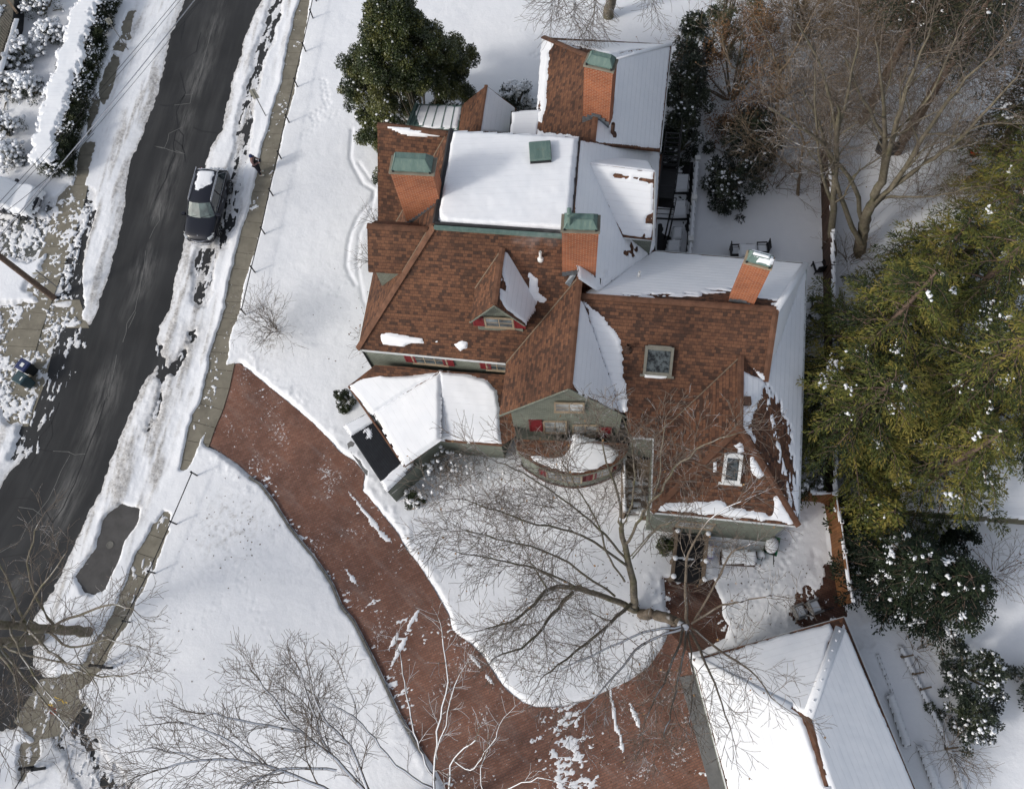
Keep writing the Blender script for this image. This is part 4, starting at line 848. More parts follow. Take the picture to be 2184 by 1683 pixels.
zD=PN.hit(1554,640)[2]; gD=at(1554,641,z2-.3); wD=wvec(gD,10.9,(1640,584)); dD=np.array([wD[1]*-.52,wD[0]*.52,0])
chD,cD,tD=chimney(gD,11.15,wD,dD,.24,True,'trim'); A_=gD+[0,-.04,0]; flash(chD,[A_+[0,0,-.1],A_+wD*.5+[0,0,.15],A_+wD+[0,0,-.15]])
b=MB(); b.slab([A_+wD*.5+[0,0,.2],A_+wD*.25+[0,0,-.2],r0+(r1-r0)*.80+[0,0,.02],r0+(r1-r0)*.88+[0,0,.02]],.04); b.slab([A_+wD*.5+[0,0,.2],r0+(r1-r0)*.88+[0,0,.02],r0+(r1-r0)*.97+[0,0,.02],A_+wD*.8+[0,0,-.2]],.04); b.build('saddle',M['shingle'],chD)
gB=at(1243,243,9.0-.0); wB=wvec(gB,12.0,(1307,157)); dB=np.array([wB[1]*-.52,wB[0]*.52,0])
chB,cB,tB=chimney(gB,12.0,wB,dB,.32); A_=gB+[0,-.04,0]; flash(chB,[A_+[0,0,-.55],A_+wB*.5+[0,0,.0],A_+wB+[0,0,-.5]])
# roof hatch
c=at(1152,330,9.95); b=MB(); b.box(c,(.92,.96,.30),.05); hx=b.build('roof_hatch',M['dark'],H); b=MB(); b.box(c+[.01,.02,.22],(.95,.96,.14),.05); b.build('hatch_lid',M['copper'],hx,bevel=.04)
# vents
def vent(p,h,r,mat,nm='vent_pipe'):
    b=MB(); b.lathe(p,[(r*2.4,-.1),(r*2.2,.03),(r,.08),(r,h),(r*.75,h),(r*.75,h-.1)],10); return b.build(nm,M[mat],H)
vent(PS.hit(1153,552),.55,.06,'white'); vent(PN.hit(1362,592),.5,.06,'white'); vent(PR.hit(1339,745),.45,.09,'oldwood'); vent(PNE.hit(1306,287),.75,.09,'oldwood')
# skylights
def skylight(pl,c0,w_,h_,mat='trim',snowsill=True):
    o=pl.hit(*c0); Mx=np.stack([pl.u,pl.v,pl.n],1); b=MB()
    for sx in(-1,1): b.box(o+pl.u*sx*(w_/2)+pl.n*.08,(.12,h_+.12,.22),0,Mx)
    for sz in(-1,1): b.box(o+pl.v*sz*(h_/2)+pl.n*.082,(w_-.12,.14 if sz<0 else .2,.2),0,Mx)
    b.box(o-pl.v*(h_/2+.13)+pl.n*.03,(w_+.35,.1,.05),0,Mx)
    f=b.build('skylight',M[mat],H); b=MB(); b.box(o+pl.n*.13,(w_-.14,h_-.14,.03),0,Mx); b.build('pane',M['mirror'],f)
    for k,(x,y) in enumerate(((-.35,-.2),(.25,.3))): pass
M['mirror'],_,_b=newmat('skylight_glass',.08,(.045,.055,.06),0,.35); M['olive']=simple('grey_frame',(.16,.155,.13))
_g=NG(_b.id_data); g_0=_g; _g.l(_g.ramp(_g.noise(_g.obj(),3.2,5,.75),[(.42,(.012,.014,.015)),(.56,(.09,.105,.11))]),_b.inputs['Base Color'])  # branch and sky reflections painted into the pane as mottled colour
skylight(PR,(1404,769),1.10,1.12,'olive'); skylight(PSS,(1561,998),.62,1.12,'white')
snow_on('snow',PR,[(1371,797),(1425,800),(1424,808),(1376,806)],.10,H,'thicksnow',.03,.08,seed=85,sp=.05)
b=MB(); o=PE3.hit(1592,858); b.box(o+[0,0,.1],(.3,.35,.3)); b.build('roof_vent',M['oldwood'],H)
# ---- porch roof (west front)
za=3.9;zb=3.0; ap=at(939,791,za); pA=[ap,at(802,779,za),at(743,823,zb),at(797,881,zb)]; pB=[ap,pA[3],at(862,994,zb),at(938,938,zb)]; pC=[ap,pB[3],at(1071,949,zb),at(1100,930,zb+.15),at(1085,800,za)]
pA.insert(1,at(870,783,za+.05))
b=MB()
for p in ([pA[0],pA[1],pA[2]],[pA[0],pA[2],pA[3]],[pA[0],pA[3],pA[4]],pB,pC[:3],[pC[0],pC[2],pC[3],pC[4]]): b.slab(p,.14)
b.build('porch_roof',M['shingle'],H)
snow_on('snow',Plane(ap,pA[3],pA[4]),[(939,793),(795,883),(744,823),(800,790),(828,802),(870,802),(905,798)],.13,H,'thicksnow',.05,.16,seed=91)
snow_on('snow',Plane(ap,pB[1],pB[2]),[(941,792),(796,880),(861,993),(939,939)],.13,H,'thicksnow',.04,.16,seed=92)
snow_on('snow',Plane(pC[0],pC[1],pC[2]),[(937,793),(1000,799),(1040,812),(1060,832),(1066,870),(1069,947),(937,938)],.13,H,'thicksnow',.07,.16,seed=93)
b=MB(); fp=foot([pA[3]-(pA[3]-pA[2])*1,pB[2],pB[3],pC[2],at(1100,930,0),at(1080,790,0),at(805,779,0)],.12); b.prism(fp,0,zb-.16); b.build('porch_wall',M['siding'],H)
b=MB(); 
for pts in ((pA[2],pA[3],pB[2]),(pB[2],pB[3]),(pB[3],pC[2])): pipe('porch_gutter',[p-[0,0,.08] for p in pts],.06,'ridge',5)
cn4=[at(733,908,2.55),at(786,880,2.55),at(883,992,2.55),at(825,1047,2.55)]
b=MB(); b.slab(cn4,.3); cpy=b.build('canopy',M['canopy'],H)
b=MB(); L0=lambda a,c,t:a+(c-a)*t
for k in range(14):
    t=(k+1)/15; b.tube([L0(cn4[0],cn4[1],t)+[0,0,.02],L0(cn4[3],cn4[2],t)+[0,0,.02]],.015,4)
b.build('canopy_rib',M['dark'],cpy)
def flatsnow(pts,depth,parent,mat='thicksnow',seed=0,z=0,rag=.04):
    P=[np.array(p)+[0,0,z] for p in pts]; return snow_on('snow',Plane(*P[:3]),[],depth,parent,mat,rag,.08,world=P,seed=seed,sp=.06)
flatsnow([cn4[0],cn4[1],L0(cn4[1],cn4[2],.17),L0(cn4[0],cn4[3],.17)],.12,cpy,seed=94); flatsnow([L0(cn4[3],cn4[0],.14),L0(cn4[2],cn4[1],.14),cn4[2],cn4[3]],.12,cpy,seed=95)
flatsnow([L0(L0(cn4[0],cn4[3],.19),L0(cn4[1],cn4[2],.19),.6),L0(cn4[1],cn4[2],.19),L0(cn4[1],cn4[2],.27),L0(L0(cn4[0],cn4[3],.33),L0(cn4[1],cn4[2],.33),.35)],.03,cpy,seed=96,rag=.4)
b=MB(); 
for s0,s1_,t in ((cn4[3],cn4[2],-1),(cn4[0],cn4[1],1)):
    e=(s1_-s0); n=np.array([-e[1],e[0],0]);n/=np.linalg.norm(n); n*=.12*(1 if t<0 else -1); q=[s0+n*.0,s1_+e*.1,s1_+e*.1+n,s0+n]; b=MB(); b.prism([tuple(p[:2]) for p in (q if t<0 else q[::-1])],0,2.24); b.build('porch_wall',M['siding'],H)
b=MB(); b.prism([tuple(p) for p in G([(800,1040),(745,960),(742,948),(750,942),(765,950),(822,1034),(812,1045)])][::-1],-.05,.16); b.build('step',M['greyconc'],H)
# ---- curved bay
bz=3.0; arc=[(1101,950),(1107,967),(1140,989),(1166,1002),(1216,1013),(1249,1011),(1277,1004),(1310,991),(1336,967),(1338,952)]
AR=[at(x,y,bz) for x,y in arc]; apx=at(1212,940,3.45); wl_=at(1098,937,3.3); wr_=at(1338,950,3.3)
# smooth the arc
AR2=[]; 
for i in range(len(AR)-1):
    p0,p1,p2,p3=AR[max(i-1,0)],AR[i],AR[i+1],AR[min(i+2,len(AR)-1)]
    for k in range(4):
        t=k/4; AR2.append(.5*((2*p1)+(-p0+p2)*t+(2*p0-5*p1+4*p2-p3)*t*t+(-p0+3*p1-3*p2+p3)*t**3))
AR2.append(AR[-1])
b=MB()
for p,q in zip(AR2[:-1],AR2[1:]): b.slab([apx,p,q],.12)
b.slab([apx,at(1098,937,3.4),AR2[0]],.1); b.slab([apx,AR2[-1],at(1338,946,3.4)],.1)
b.build('bay_roof',M['shingle'],H)
PB1=Plane(apx,AR[2],AR[5]); PB2=Plane(apx,AR[5],AR[8]); 
def onbay(pts,seed):  # snow sheet following the cone
    import bisect
    P=np.array([at(x,y,3.4)[:2] for x,y in pts]); mn=P.min(0)-.3;mx=P.max(0)+.3; U,Vv=np.meshgrid(np.arange(mn[0],mx[0],.07),np.arange(mn[1],mx[1],.07))
    f=sdf(U,Vv,P,3)+.10*fbm(U,Vv,.5,5,seed)
    Hh=np.full(U.shape,-9.0)
    for p,q in zip(AR2[:-1],AR2[1:]):
        pl=Plane(apx,p,q); z=pl.o[2]-((U-pl.o[0])*pl.n[0]+(Vv-pl.o[1])*pl.n[1])/pl.n[2]; Hh=np.where(Hh<-5,z,np.minimum(Hh,z))
    h=Hh+.12*sstep(0,.18,f)-np.where(f<.01,.05,0); ny,nx=U.shape; idx=np.arange(ny*nx).reshape(ny,nx); Fq=np.stack([idx[:-1,:-1],idx[:-1,1:],idx[1:,1:],idx[1:,:-1]],-1).reshape(-1,4)
    Fq=Fq[(f.ravel()[Fq].max(1)>-.02)]; used=np.unique(Fq); mp=np.zeros(ny*nx,int); mp[used]=np.arange(len(used)); npmesh('snow',np.stack([U,Vv,h],-1).reshape(-1,3)[used],mp[Fq],M['thicksnow'],H,smooth=True,uv=np.stack([U,Vv],-1).reshape(-1,2)[used])
onbay([(1226,928),(1250,933),(1300,943),(1318,955),(1325,966),(1305,984),(1275,996),(1247,1003),(1216,1005),(1168,994),(1136,978),(1122,964),(1146,968),(1185,972),(1206,968),(1216,950)],97)
b=MB(); c0=(AR2[0]+AR2[-1])/2; W_=[c0+(p-c0)*.95 for p in AR2]
for p,q in zip(W_[:-1],W_[1:]): b.poly([ins(p,.5),ins(q,.5),ins(q,bz-.1),ins(p,bz-.1)])
b.build('bay_wall',M['siding'],H)
b=MB(); W2=[c0+(p-c0)*.97 for p in AR2]
for p,q in zip(W2[:-1],W2[1:]): b.poly([ins(p,-.1),ins(q,-.1),ins(q,.5),ins(p,.5)])
b.build('foundation',M['redpaver'],H)
b=MB(); b.tube([p-[0,0,.08] for p in AR2],.06,5); b.build('bay_gutter',M['siding'],H)
for i,kind in ((10,'s'),(13,'w'),(16,'w'),(19,'s'),(22,'s'),(25,'w'),(28,'s')):
    p=W_[i];q=W_[i+1]; v=VW(p,q); c=ins((p+q)/2,2.1); out=c-c0; 
    if v.n@np.array([out[0],out[1],0])<0: v.n=-v.n
    (shutter(v,c,.42,1.1) if kind=='s' else window(v,c,.8,1.05,sill=False))
# ---- side stair between bay and south wing
b=MB(); sx0=at(1331,1108,0);sx1=at(1389,1112,0); up=(at(1331,1000,0)-sx0); up/=np.linalg.norm(up)
for k in range(9):
    z=.16*(k+1); a=sx0+up*.3*k; c=sx1+up*.3*k; b.prism([tuple(a[:2]),tuple(c[:2]),tuple((c+up*.32)[:2]),tuple((a+up*.32)[:2])],0,z)
st=b.build('entry_steps',M['wood'],H)
for k in range(0,6): a=ins(sx0+up*.3*k,.16*(k+1)); c=ins(sx1+up*.3*k,.16*(k+1)); e=(c-a); flatsnow([a+e*.05,a+e*(.85 if k%2 else .6),a+e*(.85 if k%2 else .6)+up*.22,a+e*.1+up*.24],.03,st,seed=100+k,rag=.12)
b=MB(); a=sx0+up*2.7; c=sx1+up*2.7; b.prism([tuple(a[:2]),tuple(c[:2]),tuple((c+up*2.2)[:2]),tuple((a+up*2.2)[:2])],0,1.45); b.build('landing',M['dark'],H)
b=MB(); a=sx0-(sx1-sx0)*.12; b.prism([tuple(a[:2]),tuple((sx0-(sx1-sx0)*.03)[:2]),tuple((sx0-(sx1-sx0)*.03+up*3.0)[:2]),tuple((a+up*3.0)[:2])],0,1.9); hr=b.build('stair_wall',M['wood'],H); flatsnow([ins(a,1.9),ins(sx0-(sx1-sx0)*.03,1.9),ins(sx0-(sx1-sx0)*.03+up*3.0,1.9),ins(a+up*3.0,1.9)],.06,hr,seed=110,rag=.01)
# ---- south wing: window, entry porch
fw=foot([e00,eM,sW,SE,NE,NWi],.2); fs=sorted(fw,key=lambda p:p[1])[:2]; fs.sort(key=lambda p:p[0]); wv_=VW(np.array([*fs[0],0]),np.array([*fs[1],0]))
c_=wv_.hit(1478,1125); c_[2]=min(max(c_[2],2.6),3.9); window(wv_,c_,1.5,.9,H,'glasspale',1)
c_=wv_.hit(1438,1122); b=MB(); b.lathe(c_+wv_.n*.12,[(.0,-.1),(.08,-.06),(.08,.08),(.03,.12)],8); b.build('wall_lamp',M['oldwood'],H)
pL0=at(1437,1142,.0);pL1=at(1428,1240,.0);pR0=at(1500,1148,0);pR1=at(1492,1246,0)
b=MB(); b.prism([tuple(p[:2]) for p in (pL1,pR1,pR0,pL0)],0,.35); b.prism([tuple(p[:2]) for p in (L0(pL1,pL0,.5),L0(pR1,pR0,.5),pR0,pL0)],.3,.55); dk=b.build('entry_deck',M['black'],H)
flatsnow([ins(L0(pL0,pL1,.49),.55),ins(L0(pR0,pR1,.49),.55),ins(L0(pR0,pR1,.53),.55),ins(L0(pL0,pL1,.53),.55)],.03,dk,seed=120)
for a,c in ((pL0,pL1),(pR0,pR1)):
    b=MB(); b.tube([ins(a,1.35),ins(c,1.2)],.085,4); b.tube([ins(a,.7),ins(c,.55)],.04,4)
    for k in range(15): t=k/14; p=L0(a,c,t); b.box(ins(p,.75),(.035,.035,.95))
    rl=b.build('railing',M['wood'],H)
    for t in (.02,.6,.98): b=MB(); p=L0(a,c,t); b.box(ins(p,.75),(.17,.17,1.5)); po=b.build('newel_post',M['wood'],H); b=MB(); b.lathe(ins(p,1.5),[(.12,0),(.13,.07),(.08,.13),(.0,.14)],8); b.build('post_snow',M['thicksnow'],po,smooth=True)
# ---- fire escape and areaway on the east side
def rail(b,pts,h,n=8,r=.025):
    for p,q in zip(pts[:-1],pts[1:]):
        p=np.array(p);q=np.array(q); b.tube([p+[0,0,h],q+[0,0,h]],r,4); b.tube([p+[0,0,h*.5],q+[0,0,h*.5]],r*.8,4)
        m=max(1,int(np.linalg.norm(q-p)/.45))
        for k in range(m+1): c=p+(q-p)*k/m; b.tube([c,c+[0,0,h]],r*.8,4)
b=MB(); q=[at(1411,362,4.0),at(1444,364,4.0),at(1436,424,4.0),at(1402,421,4.0)]; b.slab(q,.06)
fe=b.build('fire_escape',M['black'],H)
b=MB(); rail(b,[q[0],q[1],q[2],q[3]],1.0); b.build('railing',M['black'],fe)
b=MB(); t0=at(1414,322,4.0);t1=at(1442,324,4.0)
for k in range(9): a=L0(q[0],t0,k/8)+[0,0,.18*k]; c=L0(q[1],t1,k/8)+[0,0,.18*k]; b.tube([a,c],.04,4)
b.tube([q[1],t1+[0,0,1.5]],.05,4); b.tube([q[0],t0+[0,0,1.5]],.05,4); rail(b,[q[1],t1+[0,0,1.5]],.9); b.build('stair_flight',M['black'],fe)
b=MB(); u=[at(1401,440,2.4),at(1438,444,2.4),at(1434,468,2.4),at(1398,466,2.4)]; rail(b,[u[0],u[1],u[2],u[3]],.9); b.tube([u[3],u[2]],.05,4); b.tube([q[2],ins(q[2],0)],.05,4); b.tube([u[2],ins(u[2],0)],.05,4)
for k in range(8): b.tube([L0(q[3],u[0],k/7),L0(q[2],u[1],k/7)],.035,4)
b.build('stair_flight',M['black'],fe)
ar=[at(1409,345,0),at(1478,350,0),at(1468,545,0),at(1400,540,0)]
b=MB(); b.slab([p+[0,0,.17] for p in ar],.1); aw=b.build('areaway',M['black'],H)
for x0,y0,x1,y1,zz_,r_ in ((1440,372,1470,408,.5,.1),(1436,428,1466,464,.5,.1),(1436,484,1456,510,.5,.1),(1424,512,1452,540,.6,.05)):
    P=[at(x0,y0,zz_),at(x1,y0,zz_),at(x1-2,y1,zz_),at(x0-3,y1,zz_)]; b=MB(); b.prism([tuple(p[:2]) for p in P][::-1],.1,zz_); o=b.build('window_well',M['dark'],aw); flatsnow(P,.1,o,seed=int(x0),rag=.03)
a=at(1487,342,1.1);c=at(1470,545,1.1)
b=MB(); e=(c-a); n=np.array([-e[1],e[0],0])/np.linalg.norm(e)*.11; b.prism([tuple((a-n)[:2]),tuple((c-n)[:2]),tuple((c+n)[:2]),tuple((a+n)[:2])],0,1.1); rw=b.build('areaway_wall',M['dark'],H); flatsnow([a-n,c-n,c+n,a+n],.1,rw,seed=7,rag=.01)
for t in (0,.42,.85): b=MB(); p=L0(a,c,t); b.box(p+[0,0,.1],(.28,.28,.3)); b.build('pier_cap',M['white'],rw)
# ================================================================ VEGETATION
def nrm(v): return v/(np.linalg.norm(v,axis=-1,keepdims=True)+1e-9)
class Tubes:
    def __init__(s): s.g={}
    def add(s,P,r): s.g.setdefault(len(P),[]).append((np.asarray(P,float),np.asarray(r,float)))
    def mesh(s,m):
        V=[];F_=[];k0=0
        for k,L in s.g.items():
            P=np.stack([a for a,_ in L]); Rr=np.stack([b for _,b in L]); N=len(L)
            T=np.zeros_like(P); T[:,1:-1]=P[:,2:]-P[:,:-2]; T[:,0]=P[:,1]-P[:,0]; T[:,-1]=P[:,-1]-P[:,-2]; T=nrm(T)
            ref=np.where(np.abs(T[...,2:3])>.9,np.array([1.,0,0]),np.array([0,0,1.])); A=nrm(np.cross(T,ref)); B=np.cross(T,A)
            th=2*np.pi*(np.arange(m)+.5)/m
            ring=P[:,:,None,:]+Rr[:,:,None,None]*(np.cos(th)[None,None,:,None]*A[:,:,None,:]+np.sin(th)[None,None,:,None]*B[:,:,None,:])
            V.append(ring.reshape(-1,3)); i=(np.arange(N)[:,None,None]*k+np.arange(k-1)[None,:,None])*m; j=np.arange(m)[None,None,:]; j2=(j+1)%m
            F_.append(np.stack([i+j,i+j2,i+m+j2,i+m+j],-1).reshape(-1,4)+k0); k0+=N*k*m
        return np.concatenate(V),np.concatenate(F_)
    def build(s,name,mat,parent,m=4):
        if not s.g: return None
        V,F_=s.mesh(m); return npmesh(name,V,F_,M[mat],parent,smooth=True)
def leaves(name,P,D,l,w_,mat,parent,rs,flat=.5,tone=None):
    N=len(P); P=np.asarray(P); D=nrm(np.asarray(D)); l=l*(.7+.6*rs.rand(N,1)); w_=w_*(.7+.6*rs.rand(N,1))
    up=nrm(np.array([0,0,1.])+flat*rs.randn(N,3)); S_=nrm(np.cross(D,up)); U_=np.cross(S_,D)
    V=np.stack([P,P+D*l*.5+S_*w_*.5+U_*w_*.12,P+D*l,P+D*l*.5-S_*w_*.5+U_*w_*.12],1).reshape(-1,3)
    tone=rs.rand(N)*.5+.25 if tone is None else tone
    return npmesh(name,V,np.arange(4*N).reshape(N,4),M[mat],parent,attr={'tone':np.repeat(tone,4)})
_o=None
def blobs(name,P,r,mat,parent,rs,fl=.6):
    th=np.arange(6)/6*2*np.pi; rings=[(0.0,1.0),(.75,.62),(1.0,0.0),(.7,-.6),(0,-.9)]
    B=np.array([[c*math.cos(t),c*math.sin(t),z] for c,z in rings for t in th]); N=len(P); r=np.asarray(r).reshape(-1,1,1)
    V=np.asarray(P)[:,None,:]+B[None]*r*np.array([1,1,fl])*(1+.28*rs.randn(N,len(B),1)); 
    a=rs.rand(N)*6.3
    f=[(i*6+j,i*6+(j+1)%6,(i+1)*6+(j+1)%6,(i+1)*6+j) for i in range(4) for j in range(6)]
    F_=(np.array(f)[None]+np.arange(N)[:,None,None]*30).reshape(-1,4)
    return npmesh(name,V.reshape(-1,3),F_,M[mat],parent,smooth=True)
def grow(fat,thin,p,d,L,r,depth,rs,prm):
    n=max(3,min(9,int(L/.5)+2)); P=[np.array(p,float)]; d=np.array(d,float); d/=np.linalg.norm(d); dirs=[]
    for i in range(n):
        d=d+rs.randn(3)*prm['wig']+np.array([0,0,prm['trop']*(.5+.5*(i/n))]); d/=np.linalg.norm(d); dirs.append(d.copy()); P.append(P[-1]+d*L/n)
    rr=np.linspace(r,max(r*.35,prm['rmin']),n+1); (fat if r>.035 else thin).add(np.array(P),rr)
    kids(fat,thin,P,dirs,rr,L,depth,rs,prm)
def kids(fat,thin,P,dirs,rr,L,depth,rs,prm,t0=.2):
    if depth<=0: 
        if 'tips' in prm: prm['tips'].append((P[-1],dirs[-1]))
        return
    n=len(P)-1; m=max(2,int(L*prm['den'][min(depth,len(prm['den'])-1)]+rs.rand()))
    az=rs.rand()*6.28
    for k in range(m):
        t=t0+(1-t0)*(k+rs.rand()*.8)/m; x=min(t*n,n-1e-3); i=int(x); q=P[i]+(P[i+1]-P[i])*(x-i); dd=dirs[min(i,len(dirs)-1)]
        az+=2.4+rs.randn()*.4; a=np.cross(dd,[0,0,1.] if abs(dd[2])<.9 else [1.,0,0]); a/=np.linalg.norm(a); b=np.cross(dd,a)
        an=R(rs.uniform(*prm['ang'])); nd=dd*math.cos(an)+(a*math.cos(az)+b*math.sin(az))*math.sin(an); nd[2]=nd[2]*prm['flat']+prm['lift']
        grow(fat,thin,q,nd,L*rs.uniform(*prm['rat'])*(1-.45*t)+.25,max(rr[i]*prm['rr'],prm['rmin']),depth-1,rs,prm)
PR0=dict(wig=.15,trop=.05,rmin=.0075,den=[0,5.0,3.6,2.3,1.5,1.1],ang=(26,52),flat=.6,lift=.08,rat=(.40,.62),rr=.46)
def bare_tree(name,base,limbs,label,cat='tree',seed=1,depth=3,prm=None,bark='bark',twig='twig',group=None,leaf=0,trunkm=8,leafmat='tanleaf'):
    rs=np.random.RandomState(seed); q=dict(PR0); q.update(prm or {}); 
    if leaf: q['tips']=[]
    root=empty(name,tuple(base),label,cat,group); fat=Tubes(); thin=Tubes(); big=Tubes()
    for lb in limbs:
        pts,r0_,r1_=lb[0],lb[1],lb[2]; side=lb[3] if len(lb)>3 else 1
        P=[at(x,y,z) for x,y,z in pts]; Q=[];nd=4
        for i in range(len(P)-1):
            a,b_,c,d=P[max(i-1,0)],P[i],P[i+1],P[min(i+2,len(P)-1)]
            for k in range(nd): t=k/nd; Q.append(.5*((2*b_)+(-a+c)*t+(2*a-5*b_+4*c-d)*t*t+(-a+3*b_-3*c+d)*t**3)+rs.randn(3)*.03)
        Q.append(P[-1]); Q=np.array(Q); rr=np.linspace(r0_,r1_,len(Q)); dl_=nrm(Q[-1]-Q[-2]); big.add(np.concatenate([Q,[Q[-1]+dl_*r1_*.6,Q[-1]+dl_*r1_*.9]]),np.concatenate([rr,[r1_*.7,.002]])); L=np.linalg.norm(np.diff(Q,axis=0),axis=1).sum()
        dirs=list(nrm(np.diff(Q,axis=0)))
        if side: kids(fat,thin,list(Q),dirs,rr,L*q.get('limbk',.62)*side,depth,rs,q,t0=lb[4] if len(lb)>4 else .25); grow(fat,thin,Q[-1],dirs[-1],1.4,r1_,depth-1,rs,q)
    big.build('trunk',bark,root,trunkm); fat.build('limbs',bark,root,5); thin.build('twigs',twig,root,3)
    if leaf:
        T=q['tips']; idx=rs.rand(len(T))<leaf; P=np.array([t[0] for t in T])[idx]; D=np.array([t[1] for t in T])[idx]+.6*rs.randn(idx.sum(),3); leaves('dry_leaves',P,D,.11,.08,leafmat,root,rs,.8)
    return root
def clump_plant(name,base,clumps,nleaf,lsz,lw,mat,label,cat,seed=1,snow=0.0,snowr=.07,stems=None,group=None,out=.7,spread=.42,trunkmat='bark',snowtop=True,snowmat='thicksnow'):
    "clumps: list of (centre, radius)"
    rs=np.random.RandomState(seed); root=empty(name,tuple(base),label,cat,group)
    C=np.array([c for c,_ in clumps]); Rr=np.array([r for _,r in clumps]); w_=Rr**2; n=rs.choice(len(C),nleaf,p=w_/w_.sum())
    d=nrm(rs.randn(nleaf,3)); u=rs.rand(nleaf,1)**.45; P=C[n]+d*Rr[n][:,None]*u; D=d*out+rs.randn(nleaf,3)*.6; D[:,2]-=.1
    leaves('foliage',P,D,lsz,lw,mat,root,rs,.7,rs.rand(len(C))[n])
    if stems:
        t=Tubes(); ctr=np.array(base,float)
        for i in range(0,len(C),max(1,len(C)//stems)):
            e=C[i]; z=ctr.copy(); z[2]=min(e[2]*.35,ctr[2]+e[2]*.4); P_=[ctr+ (z-ctr)*0+[0,0,0],ctr*.75+e*.25+[0,0,-.1],ctr*.4+e*.6+[0,0,.05],e]; t.add(np.array(P_),[.10,.07,.045,.015])
        t.build('trunk',trunkmat,root,5)
    if snow:
        m=int(snow*nleaf); n=rs.choice(len(C),m,p=w_/w_.sum()); nz=vn(C[n][:,0]*.9,C[n][:,1]*.9,seed); 
        d=nrm(rs.randn(m,3)); d[:,2]=np.abs(d[:,2])*1.2+.25; d=nrm(d); P=C[n]+d*Rr[n][:,None]*(.8+.22*rs.rand(m,1)); cl=fbm(P[:,0]+P[:,2]*.5,P[:,1],.7,3,seed)>.02; P=P[cl]
        blobs('snow',P,snowr*(.5+rs.rand(len(P))),snowmat,root,rs,.45)
    return root
def crown(base,h,Rf,n,rs,cr=(.35,.8),z0=.6,jit=.3,shell=.5,lean=(0,0)):
    out=[]
    for i in range(n):
        z=z0+(h-z0)*(rs.rand()**.9); R_=Rf((z-z0)/(h-z0)); a=rs.rand()*6.283; q=R_*(shell+(1-shell)*rs.rand()**.6); lob=1+.18*math.sin(3*a+z)+.12*math.sin(7*a+2*z)
        out.append((np.array([base[0]+q*lob*math.cos(a)+lean[0]*z,base[1]+q*lob*math.sin(a)+lean[1]*z,base[2]+z]),rs.uniform(*cr)*(.7+.3*R_/max(Rf(.3),.1))))
    return out
# ---- big holly-like evergreen north west of the house
rs=np.random.RandomState(3); B0=at(906,312); 
cl=crown(B0,10.8,lambda t:4.0*(math.sin(min(1,(t*1.25+.22))*math.pi*.62+.25)**1.0)*(1-.78*t**2.2),800,rs,(.24,.55),.35,shell=.5)
cl=[c for c in cl if not ((pix(c[0])[0]>872 and pix(c[0])[1]>198 and c[0][2]>3.2) or (pix(c[0])[0]>815 and pix(c[0])[1]>262 and c[0][2]>3.2) or pix(c[0])[1]>300-.35*(pix(c[0])[0]-800)*(pix(c[0])[0]<800)*0 and pix(c[0])[0]<800 or (pix(c[0])[0]<745 and pix(c[0])[1]>215))]
clump_plant('evergreen_tree',B0,cl,300000,.10,.062,'holly','tall dense olive green evergreen tree beside the northwest corner of the house','tree',3,.004,.06,stems=14)
